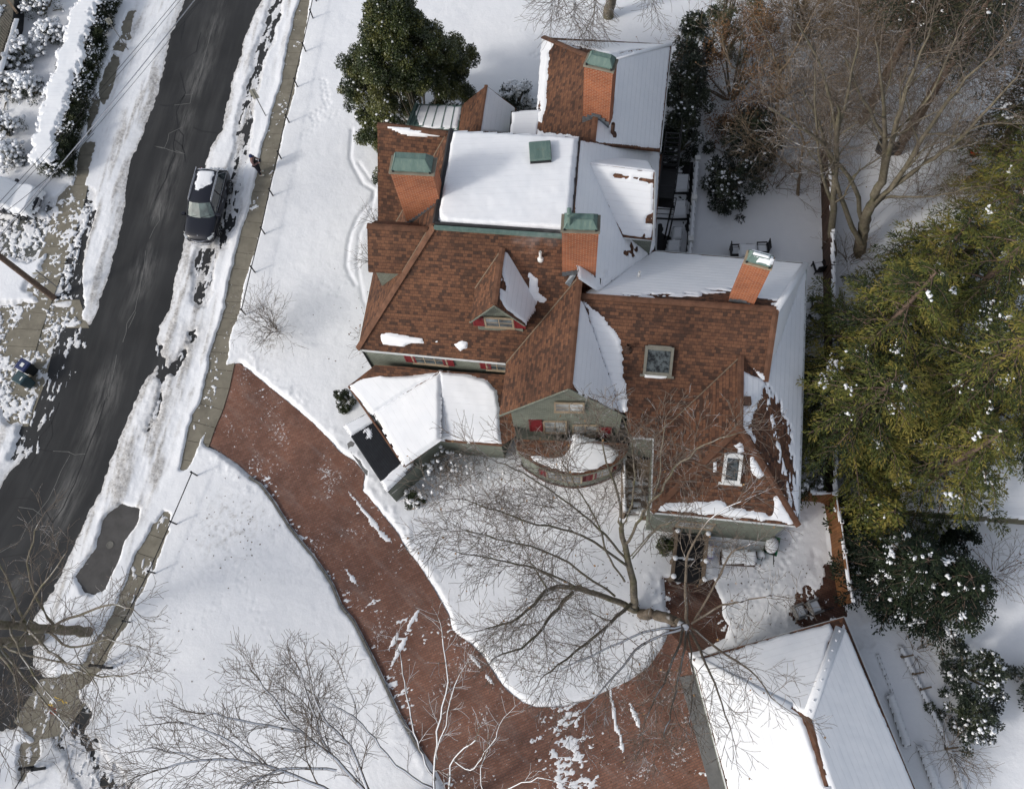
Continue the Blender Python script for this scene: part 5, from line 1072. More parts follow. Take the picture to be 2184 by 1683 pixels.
# ---- needle evergreens
def conifer(name,base,h,Rm,label,seed,nb=110,mat='yew',prof=None,droop=.55,zlo=.08,snow=.02,step=.085,sprig=.2,sw=.075,lean=(0,0),bark='redbark',trunkr=.28,cluster=.5,group=None,topkeep=1.0,azr=None):
    rs=np.random.RandomState(seed); root=empty(name,tuple(base),label,'tree',group); prof=prof or (lambda t:(1-t)**.65*min(1,.45+t*3))
    PP=[];DD=[];TN=[];tw=Tubes();SN=[]
    for i in range(nb):
        t=zlo+(1-zlo)*((i+rs.rand())/nb)*topkeep; z=h*t; L=Rm*prof(t)*rs.uniform(.72,1.12); a=i*2.39996+rs.randn()*.25
        if azr is not None: a=azr[0]+(azr[1]-azr[0])*rs.rand()
        if L<.3: L=.3
        tn=np.clip(rs.rand()*.9-.05+.25*t,0,1)
        o=np.array([base[0]+lean[0]*z,base[1]+lean[1]*z,z]); d=np.array([math.cos(a),math.sin(a),0]); s_=np.array([-d[1],d[0],0]); m=7; x=np.linspace(0,1,m)[:,None]
        cv=rs.randn()*.12; Pb=o+d*L*x+s_*cv*L*x**2+np.array([0,0,1.])*(L*(.28*x-droop*x**2)); tw.add(Pb,np.linspace(.012*L+.02,.01,m))
        K=max(6,int(L/.2)); tt=.12+.88*(np.arange(K)+rs.rand(K)*.6)/K
        for sd in (-1,1):
            b_=np.array([np.interp(tt,x[:,0],Pb[:,j]) for j in range(3)]).T; bl=(.22+.42*L*(1-tt)**.8*np.minimum(1,tt*3))*rs.uniform(.6,1.15,K)
            an=R(48)+rs.randn(K)*.2; td=d[None]*np.cos(an)[:,None]+sd*s_[None]*np.sin(an)[:,None]; td[:,2]-=.22+rs.rand(K)*.25; td=nrm(td)
            for k in range(K):
                q=max(2,int(bl[k]/step)); u=(np.arange(q)+rs.rand(q))/q; pts=b_[k]+td[k]*bl[k]*u[:,None]; pts[:,2]-=.12*bl[k]*u**2
                sgn=np.where(rs.rand(q)<.5,-1,1)[:,None]; pr=nrm(np.cross(td[k],[0,0,1.]))
                PP.append(pts); DD.append(td[k]+sgn*pr*(.45+.3*rs.rand(q,1))+rs.randn(q,3)*.12); TN.append(np.clip(tn*.8+.6*(u*(.4+.6*tt[k])-.25)+.1*rs.randn(),0,1))
                if bl[k]>.5 and rs.rand()<.3: tw.add(np.array([b_[k],b_[k]+td[k]*bl[k]*.5,b_[k]+td[k]*bl[k]*.9]),[.012,.009,.006])
        u=rs.rand(int(L/step*1.2)); pts=np.array([np.interp(.1+.9*u,x[:,0],Pb[:,j]) for j in range(3)]).T; PP.append(pts); DD.append(d+rs.randn(len(u),3)*.4); TN.append(np.full(len(u),tn*.8))
        if snow and rs.rand()<cluster: 
            c=rs.uniform(.3,.95); q=rs.poisson(snow*60*L); u=np.clip(c+.07*rs.randn(q),.05,1); pts=np.array([np.interp(u,x[:,0],Pb[:,j]) for j in range(3)]).T+s_*rs.randn(q,1)*.06*L; pts[:,2]+=.02-.1*np.abs(rs.randn(q))*.3; SN.append(pts)
    PP=np.concatenate(PP);DD=np.concatenate(DD); leaves('foliage',PP,DD,sprig,sw,mat,root,rs,.35,np.concatenate(TN))
    tr=Tubes(); tr.add(np.array([[base[0]+lean[0]*z,base[1]+lean[1]*z,z] for z in np.linspace(0,h*.97,8)]),np.linspace(trunkr,.04,8)); tr.build('trunk',bark,root,9); tw.build('limbs',bark,root,3)
    if SN: SN=np.concatenate(SN); blobs('snow',SN,.05*(.5+1.6*rs.rand(len(SN))**2),'thicksnow',root,rs,.5)
    return root,len(PP)
yw=[((1762,948),9.5,6.0,'hemlock whose boughs reach furthest left over the house eave',11,56),((1808,795),11,5.4,'tall yellow-green hemlock just behind the garden chairs',12,58),
 ((1955,905),12,4.9,'tallest yellow-green hemlock in the middle of the boundary row',13,60),((2000,700),12,5.0,'yellow-green hemlock right of the chairs, in the back rank',14,56),((1925,640),8,4.0,'hemlock below the fork of the bare maple',15,48),
 ((1960,1030),8.5,4.4,'hemlock overhanging the corner of the flat snowy annex',16,52),((2085,900),11,4.6,'hemlock above the annex at the right picture edge',17,54),((2060,545),10,4.2,'hemlock nearest the traffic cone in the upper right',18,46),((2110,420),9,3.8,'small hemlock at the right edge above its row',19,40)]
for (px,h,Rm,lb,sd_,nb) in yw:
    conifer('hemlock_tree',at(*px),h,Rm,lb,sd_,nb,'yew',droop=.5,snow=.10,sprig=.19,sw=.046,step=.055,group='hemlocks along the east boundary',cluster=.26,prof=lambda t:(1-t)**.6*min(1,.6+t*2.5))
conifer('hemlock_tree',at(1835,1130),4.5,2.3,'short green hemlock sapling in front of the annex corner by the board fence',17,60,'yew',droop=.35,snow=.03,trunkr=.1,step=.1)
for px,h,Rm,sd_,lb in (((1868,1235),6.0,3.0,21,'dark blue-green yew with heavy snow clumps just north of the garage roof'),((1955,1265),5.6,3.0,22,'dark snowy yew spreading east of the garage, right one of the pair')):
    conifer('yew_tree',at(*px),h,Rm,lb,sd_,125,'darkfir',prof=lambda t:(1-t)**.5*min(1,.6+t*2),droop=.25,snow=.13,cluster=.4,sprig=.15,sw=.06,step=.06,group='dark yews by the garage')
# tall pines at the back
for px,h,sd_,lb in (((1838,262),17,31,'tall reddish trunk pine behind the bare maple, left of the pair'),((1910,328),18,32,'tall reddish trunk pine behind the bare maple, right of the pair')):
    conifer('pine_tree',at(*px),h,3.6,lb,sd_,85,'pine',prof=lambda t:(1-t)**.5 if t>.42 else .0,zlo=.45,droop=.3,snow=.02,trunkr=.30,step=.12,sprig=.2,sw=.06,group='tall pines at the back')
conifer('pine_tree',at(2120,330),14,3.6,'dark snowy pine in the upper right corner of the yard',33,80,'pine',droop=.4,snow=.10,trunkr=.3,step=.12)
# ---- rhododendrons and broadleaf shrubs (east yard)
def bush(name,px,h,Rm,n,nl,mat,label,cat='shrub',seed=1,snow=.0,lsz=.16,lw=.06,cr=(.2,.42),z0=.2,shell=.35,stems=12,prof=None,snowr=.06,sx=1.0,group=None):
    rs=np.random.RandomState(seed); b_=at(*px); cl=crown(b_,h,prof or (lambda t:Rm*math.sqrt(max(.05,1-(t*1.0)**2.2))),n,rs,cr,z0,shell=shell)
    if sx!=1: cl=[(np.array([b_[0]+(c[0]-b_[0])*sx,c[1],c[2]]),r) for c,r in cl]
    return clump_plant(name,b_,cl,nl,lsz,lw,mat,label,cat,seed,snow,snowr,stems=stems,group=group)
bush('rhododendron',(1452,260),5.2,1.25,60,12000,'rhodo','tall dark rhododendron against the east wall of the north wing',seed=41,snow=.015,group='rhododendrons east of the house')
bush('rhododendron',(1440,330),4.2,1.0,40,7000,'rhodo','narrow dark rhododendron just above the fire escape',seed=42,snow=.01,group='rhododendrons east of the house')
bush('rhododendron',(1456,190),5.5,1.3,60,12000,'rhodo','dark rhododendron at the north wing corner',seed=43,snow=.015,group='rhododendrons east of the house')
bush('rhododendron',(1560,420),2.9,1.6,46,7500,'rhodo','loose dark rhododendron alone in the snowy east yard',seed=44,snow=.03,shell=.2,group='rhododendrons east of the house')
bush('rhododendron',(1590,345),3.6,1.9,60,9000,'rhodo','wide brown-green rhododendron under the bare brush in the east yard',seed=45,snow=.02,group='rhododendrons east of the house')
bush('shrub',(1600,300),5.5,2.2,60,5200,'brownleaf','tall brown-leaved shrub behind the rhododendrons',seed=46,lsz=.12,lw=.06,cr=(.4,.8))
bush('shrub',(1560,215),6.5,2.6,80,7500,'brownleaf','tall tan-leaved thicket right of the north wing roof',seed=47,lsz=.12,lw=.06,cr=(.4,.8))
bush('evergreen_shrub',(1540,120),6.5,1.8,60,9000,'holly','olive green evergreen right of the north wing at the top edge',seed=48,snow=.012,lsz=.14)
bush('evergreen_shrub',(1690,90),8,2.4,70,7000,'pine','dark evergreen behind the brown thicket at the top edge',seed=49,snow=.02,lsz=.2)
bush('shrub',(2060,1440),2.8,1.35,50,8000,'rhodo','snow-flecked broadleaf shrub beside the low stone wall, upper of two',seed=51,snow=.03,lsz=.12,cr=(.18,.34))
bush('shrub',(2045,1530),2.4,1.2,40,6000,'rhodo','snow-flecked broadleaf shrub beside the low stone wall, lower of two',seed=52,snow=.035,lsz=.12,cr=(.18,.34))
bush('shrub',(2190,1460),2.0,1.0,30,4000,'rhodo','green shrub cut by the right picture edge',seed=53,snow=.03,lsz=.12)
bush('round_bush',(740,858),1.0,.52,22,4200,'box','small round dark boxwood above the entrance canopy',seed=54,snow=.008,lsz=.07,lw=.045,cr=(.12,.2),stems=3,snowr=.07)
bush('round_bush',(890,1068),1.1,.55,22,4200,'box','small round boxwood dusted with snow below the entrance canopy',seed=55,snow=.07,lsz=.07,lw=.045,cr=(.12,.2),stems=3)
bush('round_bush',(1100,232),1.6,1.1,34,6000,'rhodo','snow-capped dark shrub between the holly tree and the north wing',seed=56,snow=.10,lsz=.1,cr=(.2,.4),stems=6,snowr=.1)
bush('round_bush',(1418,1165),.7,.5,20,1800,'holly','low green groundcover shrub by the left side of the entry deck',seed=57,lsz=.08,cr=(.1,.2),stems=3)
bush('evergreen_shrub',(2010,1155),2.6,.8,24,3200,'darkfir','small snowy spruce standing against the annex wall',seed=58,snow=.12,lsz=.12,cr=(.15,.3))
bush('shrub',(1745,960),1.2,.6,20,2500,'darkfir','low dark shrub squeezed between the house and the board fence',seed=59,snow=.05,lsz=.12,cr=(.15,.3),sx=.6)
for i,(px,py,n,r_) in enumerate(((10,60,60,2.0),(95,30,60,1.9),(120,90,40,1.2),(60,130,60,1.8),(20,200,60,1.8),(75,205,36,1.2),(20,290,60,1.7),(35,345,40,1.2),(130,360,26,.9))):
    rs=np.random.RandomState(60+i); b_=at(px,py); cl=crown(b_,1.3,lambda t:r_*.75*math.sqrt(max(.1,1-t*t)),n,rs,(.16,.32),.2,shell=.1)
    rt=clump_plant('snowy_shrub',b_,cl,1800 if i<8 else 1600,.09,.06,'rhodo','snow-laden evergreen shrub left of the long hedge, '+('top left by the porch railing','top left, nearest the street','below the corner shrub, beside the hedge','second row from the top','at the left edge below the porch','middle row beside the hedge','at the left edge above the snowy car','lowest one above the snowy car','between the hedge end and the snowy car')[i],'shrub',60+i,stems=8,group='snow-laden shrubs at upper left')
    C=np.array([c for c,_ in cl]); m=150 if i<8 else 50; j=rs.choice(len(C),m); P=C[j]+rs.randn(m,3)*np.array([.22,.22,.05])+[0,0,.2]; 
    blobs('snow',P,.07+.11*rs.rand(m),'thicksnow',rt,rs,.6)
# long hedge
hp=[(226,10),(210,60),(190,130),(170,200),(150,270),(135,330),(128,385)]; Q=[at(x,y) for x,y in hp]; rs=np.random.RandomState(70); cl=[]
for a,c in zip(Q[:-1],Q[1:]):
    e=c-a; n=nrm(np.array([-e[1],e[0],0])); 
    for k in range(46): cl.append((a+e*rs.rand()+n*rs.uniform(-.95,.95)+[0,0,rs.uniform(.3,1.35)],rs.uniform(.18,.3)))
    for k in range(40): cl.append((a+e*rs.rand()+n*rs.uniform(.6,1.05)*(1 if True else -1)+[0,0,rs.uniform(.2,1.3)],rs.uniform(.2,.3)))
hd=clump_plant('hedge',Q[3],cl,75000,.08,.05,'box','long clipped evergreen hedge with a thick cap of snow beside the pavement','hedge',70,.05,.05,stems=0)
L_=[q+nrm(np.array([-(Q[-1]-Q[0])[1],(Q[-1]-Q[0])[0],0]))*-.95+[0,0,1.5] for q in Q]; R_=[q+nrm(np.array([-(Q[-1]-Q[0])[1],(Q[-1]-Q[0])[0],0]))*.62+[0,0,1.5] for q in Q[::-1]]
snow_on('snow',Plane(L_[0],L_[-1],R_[0]),[],.16,hd,'thicksnow',.5,.22,world=L_+R_,seed=71,holes=[],sp=.06)
# ---- bare trees
S1=(1206,1476)
bare_tree('bare_tree',at(1352,1302),[
 ([(1352,1302,0),(1352,1275,1.5),(1340,1200,3.5),(1325,1130,5.5),(1322,1105,6.0)],.22,.07,0),
 ([(1325,1130,5.5),(1318,1060,7),(1300,1000,8.5),(1285,950,10),(1272,900,11.2)],.064,.016),
 ([(1335,1160,5),(1365,1105,6.5),(1400,1060,8),(1440,1000,9.5),(1500,950,10.8),(1570,925,11.6)],.068,.016),
 ([(1372,1100,6.6),(1400,1040,8),(1412,960,10),(1418,900,11.5)],.044,.016),
 ([(1330,1120,6),(1350,1060,7.5),(1352,1000,8.5),(1345,930,10),(1320,880,11.6)],.049,.016),
 ([(1340,1200,3.5),(1290,1140,5.5),(1220,1080,7.5),(1120,1010,9.5),(1050,980,10.6)],.059,.016),
 ([(1340,1210,3.3),(1240,1140,6.2),(1150,1120,8.2),(1060,1090,9.6),(985,1065,10.6)],.059,.016),
 ([(1352,1300,.6),(1306,1279,1.5),(1240,1258,3),(1174,1253,4),(1140,1290,5.5),(1100,1320,6.5),(1040,1340,8)],.16,.025),
 ([(1240,1258,3),(1150,1215,5),(1060,1195,7),(970,1175,8.6)],.059,.016),
 ([(1310,1270,2),(1210,1200,5.5),(1130,1165,7.5),(1060,1150,8.6),(970,1120,9.6)],.054,.016),
 ([(1330,1240,3),(1300,1190,4.5),(1268,1100,7),(1225,1030,9),(1200,985,10.2)],.049,.016),
 ([(1220,1262,3.2),(1180,1310,5),(1130,1370,7),(1060,1400,8.4)],.09,.025),
 ([(1345,1290,1),(1300,1330,3),(1230,1390,5.5),(1160,1440,7.5)],.10,.025),
 ([(1345,1190,4),(1400,1130,5),(1440,1110,6)],.09,.02)],
 'big bare oak with snow-dusted limbs spreading over the round lawn in front of the house',seed=101,depth=3,leaf=.03,prm=dict(limbk=.54,flat=.5,lift=.12,den=[0,4.6,3.5,2.3,1.4]))
bare_tree('bare_tree',at(1368,1312),[
 ([(1366,1312,0),(1400,1310,1.6),(1440,1325,2.9),(1460,1338,3.6)],.26,.20,0),
 ([(1460,1338,3.6),(1435,1410,5.8),(1408,1470,7.4),(1380,1530,8.8)],.065,.018),
 ([(1462,1345,3.8),(1452,1430,6),(1430,1520,8),(1416,1570,9)],.058,.018),
 ([(1468,1350,3.8),(1478,1440,6.3),(1470,1540,8.4)],.045,.018),
 ([(1470,1345,3.8),(1500,1400,5.6),(1530,1480,7.6),(1560,1560,9.4)],.065,.018),
 ([(1475,1340,3.8),(1540,1390,5.5),(1600,1430,7.2),(1660,1500,9)],.058,.018),
 ([(1456,1340,3.7),(1370,1375,5.3),(1310,1440,7.2),(1240,1520,9)],.071,.018),
 ([(1452,1336,3.7),(1370,1350,5),(1280,1390,6.4),(1190,1430,8)],.065,.018),
 ([(1466,1332,3.6),(1462,1250,5.6),(1470,1180,7.5),(1510,1110,9.2),(1580,1070,10)],.078,.018),
 ([(1476,1330,3.6),(1540,1290,5.2),(1600,1280,6.8),(1650,1270,8)],.058,.018),
 ([(1480,1320,3.7),(1530,1240,6),(1560,1180,7.6),(1600,1160,8.6)],.052,.018)],
 'bare leaning tree whose snowy branches fan out over the brick drive and the garage roof',seed=102,depth=3,bark='barksnow',leaf=.025,prm=dict(limbk=.48,flat=.5,lift=.10,den=[0,4.6,3.4,2.2,1.3]))
bare_tree('bare_tree',at(1830,548),[
 ([(1830,548,0),(1842,490,1.5),(1852,450,3),(1880,390,4.5)],.34,.2,0),
 ([(1880,390,4.5),(1888,300,7),(1882,200,10),(1868,90,13)],.16,.03),([(1880,390,4.5),(1905,290,7.8),(1940,170,11),(1985,60,13.6)],.16,.03),
 ([(1852,450,3),(1915,380,5),(1985,270,8),(2060,170,11),(2130,110,12.6)],.16,.03),([(1865,430,3.5),(1955,360,5.5),(2030,310,7.5),(2110,230,10),(2170,165,12)],.14,.03),
 ([(1836,520,.8),(1800,440,3.4),(1772,350,6),(1745,260,8),(1712,190,10)],.15,.03),([(1842,490,1.5),(1822,400,4.5),(1765,320,7),(1690,262,9),(1640,230,10)],.13,.03),([(1888,300,7),(1840,210,9.5),(1800,120,12)],.09,.03),([(1905,290,7.8),(1985,200,10),(2040,80,13)],.09,.03),([(1860,440,3.2),(1900,420,4),(1990,420,5.6),(2070,400,7)],.08,.02)],
 'large bare maple fanning out behind the house in the upper right',seed=103,depth=3,bark='lightbark',prm=dict(trop=.07,limbk=.55,flat=.75,lift=.2,den=[0,3.3,2.7,1.9,1.3]))
bare_tree('bare_tree',at(1775,552),[
 ([(1775,552,0),(1774,500,1.5),(1778,420,4),(1784,330,6.5),(1788,250,9)],.22,.09,.4,.4),([(1776,450,3),(1750,350,6),(1742,280,8),(1738,150,11.5)],.10,.03),([(1784,330,6.5),(1775,220,9.5),(1740,120,12),(1700,50,14)],.09,.03),([(1786,280,8),(1815,180,10.5),(1830,80,13)],.09,.03)],
 'slender bare tree with reddish trunk standing on the board fence line in the east yard',seed=104,depth=3,bark='lightbark',prm=dict(trop=.05,limbk=.6,flat=.7,lift=.12,den=[0,3.6,2.6,1.8,1.3]))
bare_tree('bare_tree',at(1650,300),[([(1650,300,0),(1655,240,2),(1662,160,4.5)],.14,.08,0),([(1662,160,4.5),(1640,90,6.5),(1600,20,8.5)],.08,.02),([(1662,160,4.5),(1700,100,6.5),(1740,20,9)],.08,.02),([(1655,220,2.6),(1610,180,4.5),(1560,140,6.5),(1540,80,8)],.07,.02),([(1655,210,3),(1720,190,4.5),(1780,160,6.5)],.07,.02)],
 'twiggy brown tree in the thicket right of the north wing',seed=105,depth=4,bark='brushbark',twig='brushbark',prm=dict(limbk=.62,den=[0,2.8,2.3,1.8,1.3,1]),leaf=.12,leafmat='brownleaf')
bare_tree('bare_tree',at(1700,420),[([(1700,420,0),(1705,370,1.5),(1715,310,3)],.10,.06,0),([(1715,310,3),(1700,250,5),(1680,190,7)],.06,.02),([(1715,310,3),(1760,260,4.6),(1790,200,6.5)],.06,.02),([(1705,370,1.5),(1650,330,3),(1600,290,4.6)],.06,.02)],
 'low bare brush tree beside the loose rhododendron',seed=106,depth=3,bark='brushbark',twig='brushbark',prm=dict(limbk=.8))
bare_tree('bare_tree',at(1297,38),[([(1297,38,0),(1300,20,.8),(1310,-30,3)],.36,.28,0),([(1310,-30,3),(1240,-60,6),(1200,-20,7.5),(1170,20,8)],.1,.02,.8,.5),([(1310,-30,3),(1240,-40,6),(1225,20,7),(1235,60,7.4)],.08,.02,.8,.5),([(1310,-30,3),(1290,-90,7),(1270,-10,8),(1265,50,8)],.08,.02,.8,.5),([(1310,-30,3),(1370,-60,6),(1390,10,7)],.08,.02,.8,.5)],
 'bare tree cut by the top edge, trunk base in open snow above the north wing',seed=107,depth=2,prm=dict(limbk=.6,trop=-.02))
bare_tree('bare_tree',at(192,1347),[([(192,1347,0),(150,1344,1.6),(80,1340,3.9),(-10,1330,6.3)],.26,.18,.5,.5),([(120,1342,2.5),(80,1280,5),(60,1200,7),(80,1120,8.5)],.07,.02,.8),([(100,1340,3.2),(170,1310,5.5),(240,1290,7.5),(285,1300,8.4)],.07,.02,.8),([(60,1340,4.5),(120,1400,6.5),(200,1440,8),(270,1440,9)],.07,.02,.8),([(100,1345,3.3),(150,1380,5.5),(230,1365,7.6),(300,1380,8.5)],.06,.02,.8),([(20,1335,5.6),(60,1420,7.6),(120,1500,9.2)],.06,.02,.8),([(60,1340,4.5),(20,1250,6.8),(-10,1180,8)],.06,.02,.8),([(40,1338,5),(90,1250,7.4),(140,1180,8.8)],.06,.02,.8)],
 'bare street tree leaning over the road at the left edge, upper of two trunks',seed=108,depth=3,bark='bark',prm=dict(limbk=.52,trop=.0,flat=.5,den=[0,3.6,2.8,1.9,1.3]),group=None)
bare_tree('bare_tree',at(88,1362),[([(88,1362,0),(40,1368,2),(-30,1372,4.5)],.30,.22,0),([(-10,1372,4),(40,1430,6),(100,1500,8),(150,1560,9)],.07,.02,.9),([(-20,1372,4),(30,1440,6.5),(40,1540,8.5)],.07,.02,.9),([(-20,1372,4),(-10,1480,7),(0,1600,9)],.06,.02,.9),([(0,1370,3.4),(60,1400,5.2),(170,1420,7.5),(210,1470,8.8)],.06,.02,.9)],
 'thick mossy bare street tree at the left edge, lower of two trunks',seed=109,depth=3,bark='bark',prm=dict(limbk=.5,trop=.0,flat=.5,den=[0,3.2,2.6,1.8,1.2]))
def under(x,y,z,z0,dx=0,dy=0): p=at(x,y,z); q_=pix((p[0]+dx,p[1]+dy,z0)); return (q_[0],q_[1],z0)
u1=under(800,1735,5,0,.4,-.3); u2=under(945,1722,4.4,0,.3,-.3)
bare_tree('bare_tree',at(*u1),[([u1,under(800,1735,5,2.5,.15,-.1),(800,1735,5)],.3,.2,0),([(800,1720,4.8),(783,1683,5.6),(745,1590,6.4),(690,1530,7.2),(662,1450,8)],.097,.03),([(790,1700,5.4),(715,1620,6.4),(640,1560,7.3),(590,1500,8.2),(545,1440,9)],.078,.03),([(783,1690,5.5),(700,1600,6.4),(665,1510,7.4),(640,1430,8.4)],.065,.03),([(800,1740,5),(690,1680,6.6),(560,1630,7.6),(430,1620,8.6),(340,1640,9.3)],.084,.03),([(640,1560,7.3),(540,1540,8.1),(440,1520,9)],.058,.03),([(720,1640,6.4),(600,1640,7.4),(480,1700,8.6)],.058,.03),([(560,1630,7.6),(470,1570,8.6),(380,1540,9.4)],.045,.03),([(745,1590,6.4),(760,1520,7.4),(735,1450,8.4)],.039,.02),([(430,1620,8.6),(360,1600,9.2),(300,1600,9.8)],.032,.02)],
 'bare brown-twigged tree rising from the bottom edge over the left lawn',seed=110,depth=3,bark='barksnow',prm=dict(limbk=.56,trop=.03,flat=.6,den=[0,5.4,4.0,2.5,1.5]))
bare_tree('bare_tree',at(*u2),[([u2,under(945,1722,4.4,2.2,.1,-.1),(945,1722,4.4)],.22,.14,0),([(935,1700,4.4),(918,1679,5),(840,1630,6),(785,1557,7),(740,1520,7.8),(702,1500,8.4)],.065,.03,.7),([(935,1700,4.4),(926,1661,5.2),(933,1557,6.6),(954,1453,8),(944,1362,9.2)],.065,.025,.55),([(928,1665,5),(902,1610,5.8),(879,1544,6.8),(866,1471,7.8),(856,1409,8.8)],.052,.025,.55),([(930,1620,5.8),(955,1520,7.4),(975,1450,8.4)],.032,.02,.5),([(945,1720,4.4),(957,1683,5.2),(967,1619,6.2),(1014,1578,7.2)],.058,.03,.5),([(967,1619,6.2),(1000,1640,6.8),(1035,1605,7.6),(1060,1560,8.4)],.032,.02,.5),([(945,1730,4.4),(1020,1700,5.6),(1025,1640,6.6),(1040,1600,7.4)],.039,.02,.5),([(950,1740,4.4),(1090,1680,6.4),(1160,1660,7.4)],.039,.02,.5)],
 'pale snow-lined bare tree at the bottom edge reaching over the brick drive',seed=111,depth=2,bark='barksnow',twig='barksnow',prm=dict(limbk=.45,trop=.02,flat=.6))
# multi-stem bare shrubs
def twig_shrub(px,h,spread,n,label,seed,depth=2,mat='twig',leaf=0,group=None,blob=0,leafmat='brownleaf',bias=(0,0)):
    rs=np.random.RandomState(seed); b_=at(*px); root=empty('bare_shrub',tuple(b_),label,'shrub',group); t=Tubes(); q=dict(PR0); q.update(rmin=.006,den=[0,3.2,2.2,2]); q['tips']=[]
    for i in range(n):
        a=i*2.4+rs.rand(); sp=spread*rs.uniform(.4,1); d=np.array([math.cos(a)*sp+bias[0],math.sin(a)*sp+bias[1],h*.8]); grow(t,t,b_+np.array([math.cos(a),math.sin(a),0])*.08,d,h*rs.uniform(.8,1.15),.022,depth,rs,q)
    t.build('stems',mat,root,3); T=q['tips']
    if leaf: P=np.array([x[0] for x in T]);D=np.array([x[1] for x in T]); k=rs.rand(len(T))<leaf; leaves('dry_leaves',P[k],D[k]+rs.randn(k.sum(),3)*.5,.10,.08,leafmat,root,rs,.8)
    if blob: P=np.array([x[0] for x in T]); k=rs.choice(len(P),min(blob,len(P)),replace=False); blobs('dry_flower_heads',P[k],.05+.02*rs.rand(len(k)),'tanleaf',root,rs,.8); blobs('snow',P[k]+[0,0,.055],.065+.045*rs.rand(len(k)),'thicksnow',root,rs,.8)
    return root
twig_shrub((586,706),2.3,1.1,14,'young bare dome-shaped tree alone on the west lawn by the sidewalk',121,depth=3)
twig_shrub((806,752),1.9,1.3,11,'bare hydrangea with brown heads at the southwest corner of the house',122,leaf=.25)
twig_shrub((795,560),1.2,.9,10,'bare twiggy shrub against the west wall, upper',123)
twig_shrub((803,478),1.1,.8,9,'bare twiggy shrub by the west wall below the first chimney',124,leaf=.15)
twig_shrub((930,1010),1.6,1.0,11,'hydrangea with round snow-capped heads right of the small boxwood',125,blob=42,bias=(.3,.3))
twig_shrub((968,1020),1.7,1.2,12,'bare hydrangea with a few snow-capped heads by the porch wall',126,blob=26)
twig_shrub((1030,1000),1.3,.9,8,'small bare shrub with snowy heads under the porch wall',127,blob=14)
twig_shrub((1110,985),1.2,.7,8,'reddish bare shrub at the foot of the curved bay',128,mat='brushbark')
twig_shrub((2120,1225),1.9,1.5,12,'reddish bare shrub with curled leaves right of the dark yews',129,leaf=.35,mat='brushbark')
twig_shrub((2020,1600),1.8,1.2,12,'bare shrub beside the lower end of the stone wall',130,mat='brushbark')
twig_shrub((1950,1390),1.3,.9,9,'small twiggy shrub beside the wall between yews and garage',131,mat='brushbark')
twig_shrub((1810,560),1.8,1.2,12,'dark twiggy shrub below the bare maple',132,mat='brushbark')
twig_shrub((1770,250),2.6,1.6,14,'brown bare brush between the pines and the thicket',133,depth=3,mat='brushbark')

for k_,(px,h,sp,lb) in enumerate((((1610,150),6.0,2.2,'between the north wing and the pines'),((1700,180),7.0,2.6,'in front of the left pine'),((1760,330),5.0,2.0,'left of the forked maple'),((1650,400),3.6,1.6,'around the loose rhododendron'),((1820,170),8.0,2.6,'between the two tall pines'),((1930,200),9,3,'right of the pines'),((2040,180),9,3,'in the far upper right corner'),((1960,420),5.5,2.2,'behind the covered grill'))):
    twig_shrub(px,h,sp,8,'tall tan-brown bare brush '+lb,150+k_,depth=3,mat='brushbark',leaf=.10,group='bare brush in the upper right')

for k_,(gp,lb) in enumerate((((320,1285),'tall bare tree standing outside the left picture edge, upper'),((250,1540),'tall bare tree standing outside the left picture edge, lower'))):
    g_=at(*gp); b_=g_-np.array([.905,.424,0])*(15.0 if k_==0 else 12.0)*1.0; rs=np.random.RandomState(900+k_); root=empty('bare_tree',tuple(b_),lb,'tree'); big=Tubes(); fat=Tubes(); thin_=Tubes()
    tp=[b_,b_+[.1,.1,5],b_+[.3,0,10],b_+[.2,.3,14]]; big.add(np.array(tp),[.42,.34,.24,.12]); big.build('trunk','bark',root,8)
    q=dict(PR0); q.update(den=[0,2.2,1.8,1.3])
    for a in range(5): t=rs.uniform(.5,1); o=b_+np.array([.1,.1,7+6*t-.5]); grow(fat,thin_,o,[math.cos(a*1.3),math.sin(a*1.3),.8],4.5,.11,2,rs,q)
    fat.build('limbs','bark',root,5); thin_.build('twigs','twig',root,3)
# ================================================================ OBJECTS
def ang_of(a,c): e=at(*c)-at(*a); return math.atan2(e[1],e[0])
mpaint,_nt,_b=newmat('dark_car_paint',.32,(.008,.009,.016),0,.35); _b.inputs['Coat Weight'].default_value=.35; _b.inputs['Coat Roughness'].default_value=.08; M['paint']=mpaint
M['tyre']=simple('tyre',(.015,.015,.015),.85); M['rim']=simple('alloy_rim',(.33,.34,.35),.35,.8,.1); M['chrome']=simple('chrome',(.6,.6,.62),.2,.9,.05); M['wind']=m_glass('windscreen',(.075,.105,.10)); M['sideglass']=m_glass('side_glass',(.03,.04,.045)); M['lamp']=m_glass('headlamp',(.45,.47,.48)); M['tail']=simple('tail_lamp',(.25,.01,.01),.3)
def loft(sections,closed=True):
    "sections: list of (x,[(y,z)...]) full rings"
    vs=[];k=len(sections[0][1])
    for x,r in sections: vs+=[(x if not isinstance(x,(list,tuple)) else x[j],y,z) for j,(y,z) in enumerate(r)]
    fs=[(i*k+j,i*k+(j+1)%k,(i+1)*k+(j+1)%k,(i+1)*k+j) for i in range(len(sections)-1) for j in range(k)]
    fs+=[tuple(range(k))[::-1],tuple((len(sections)-1)*k+j for j in range(k))]
    return vs,fs
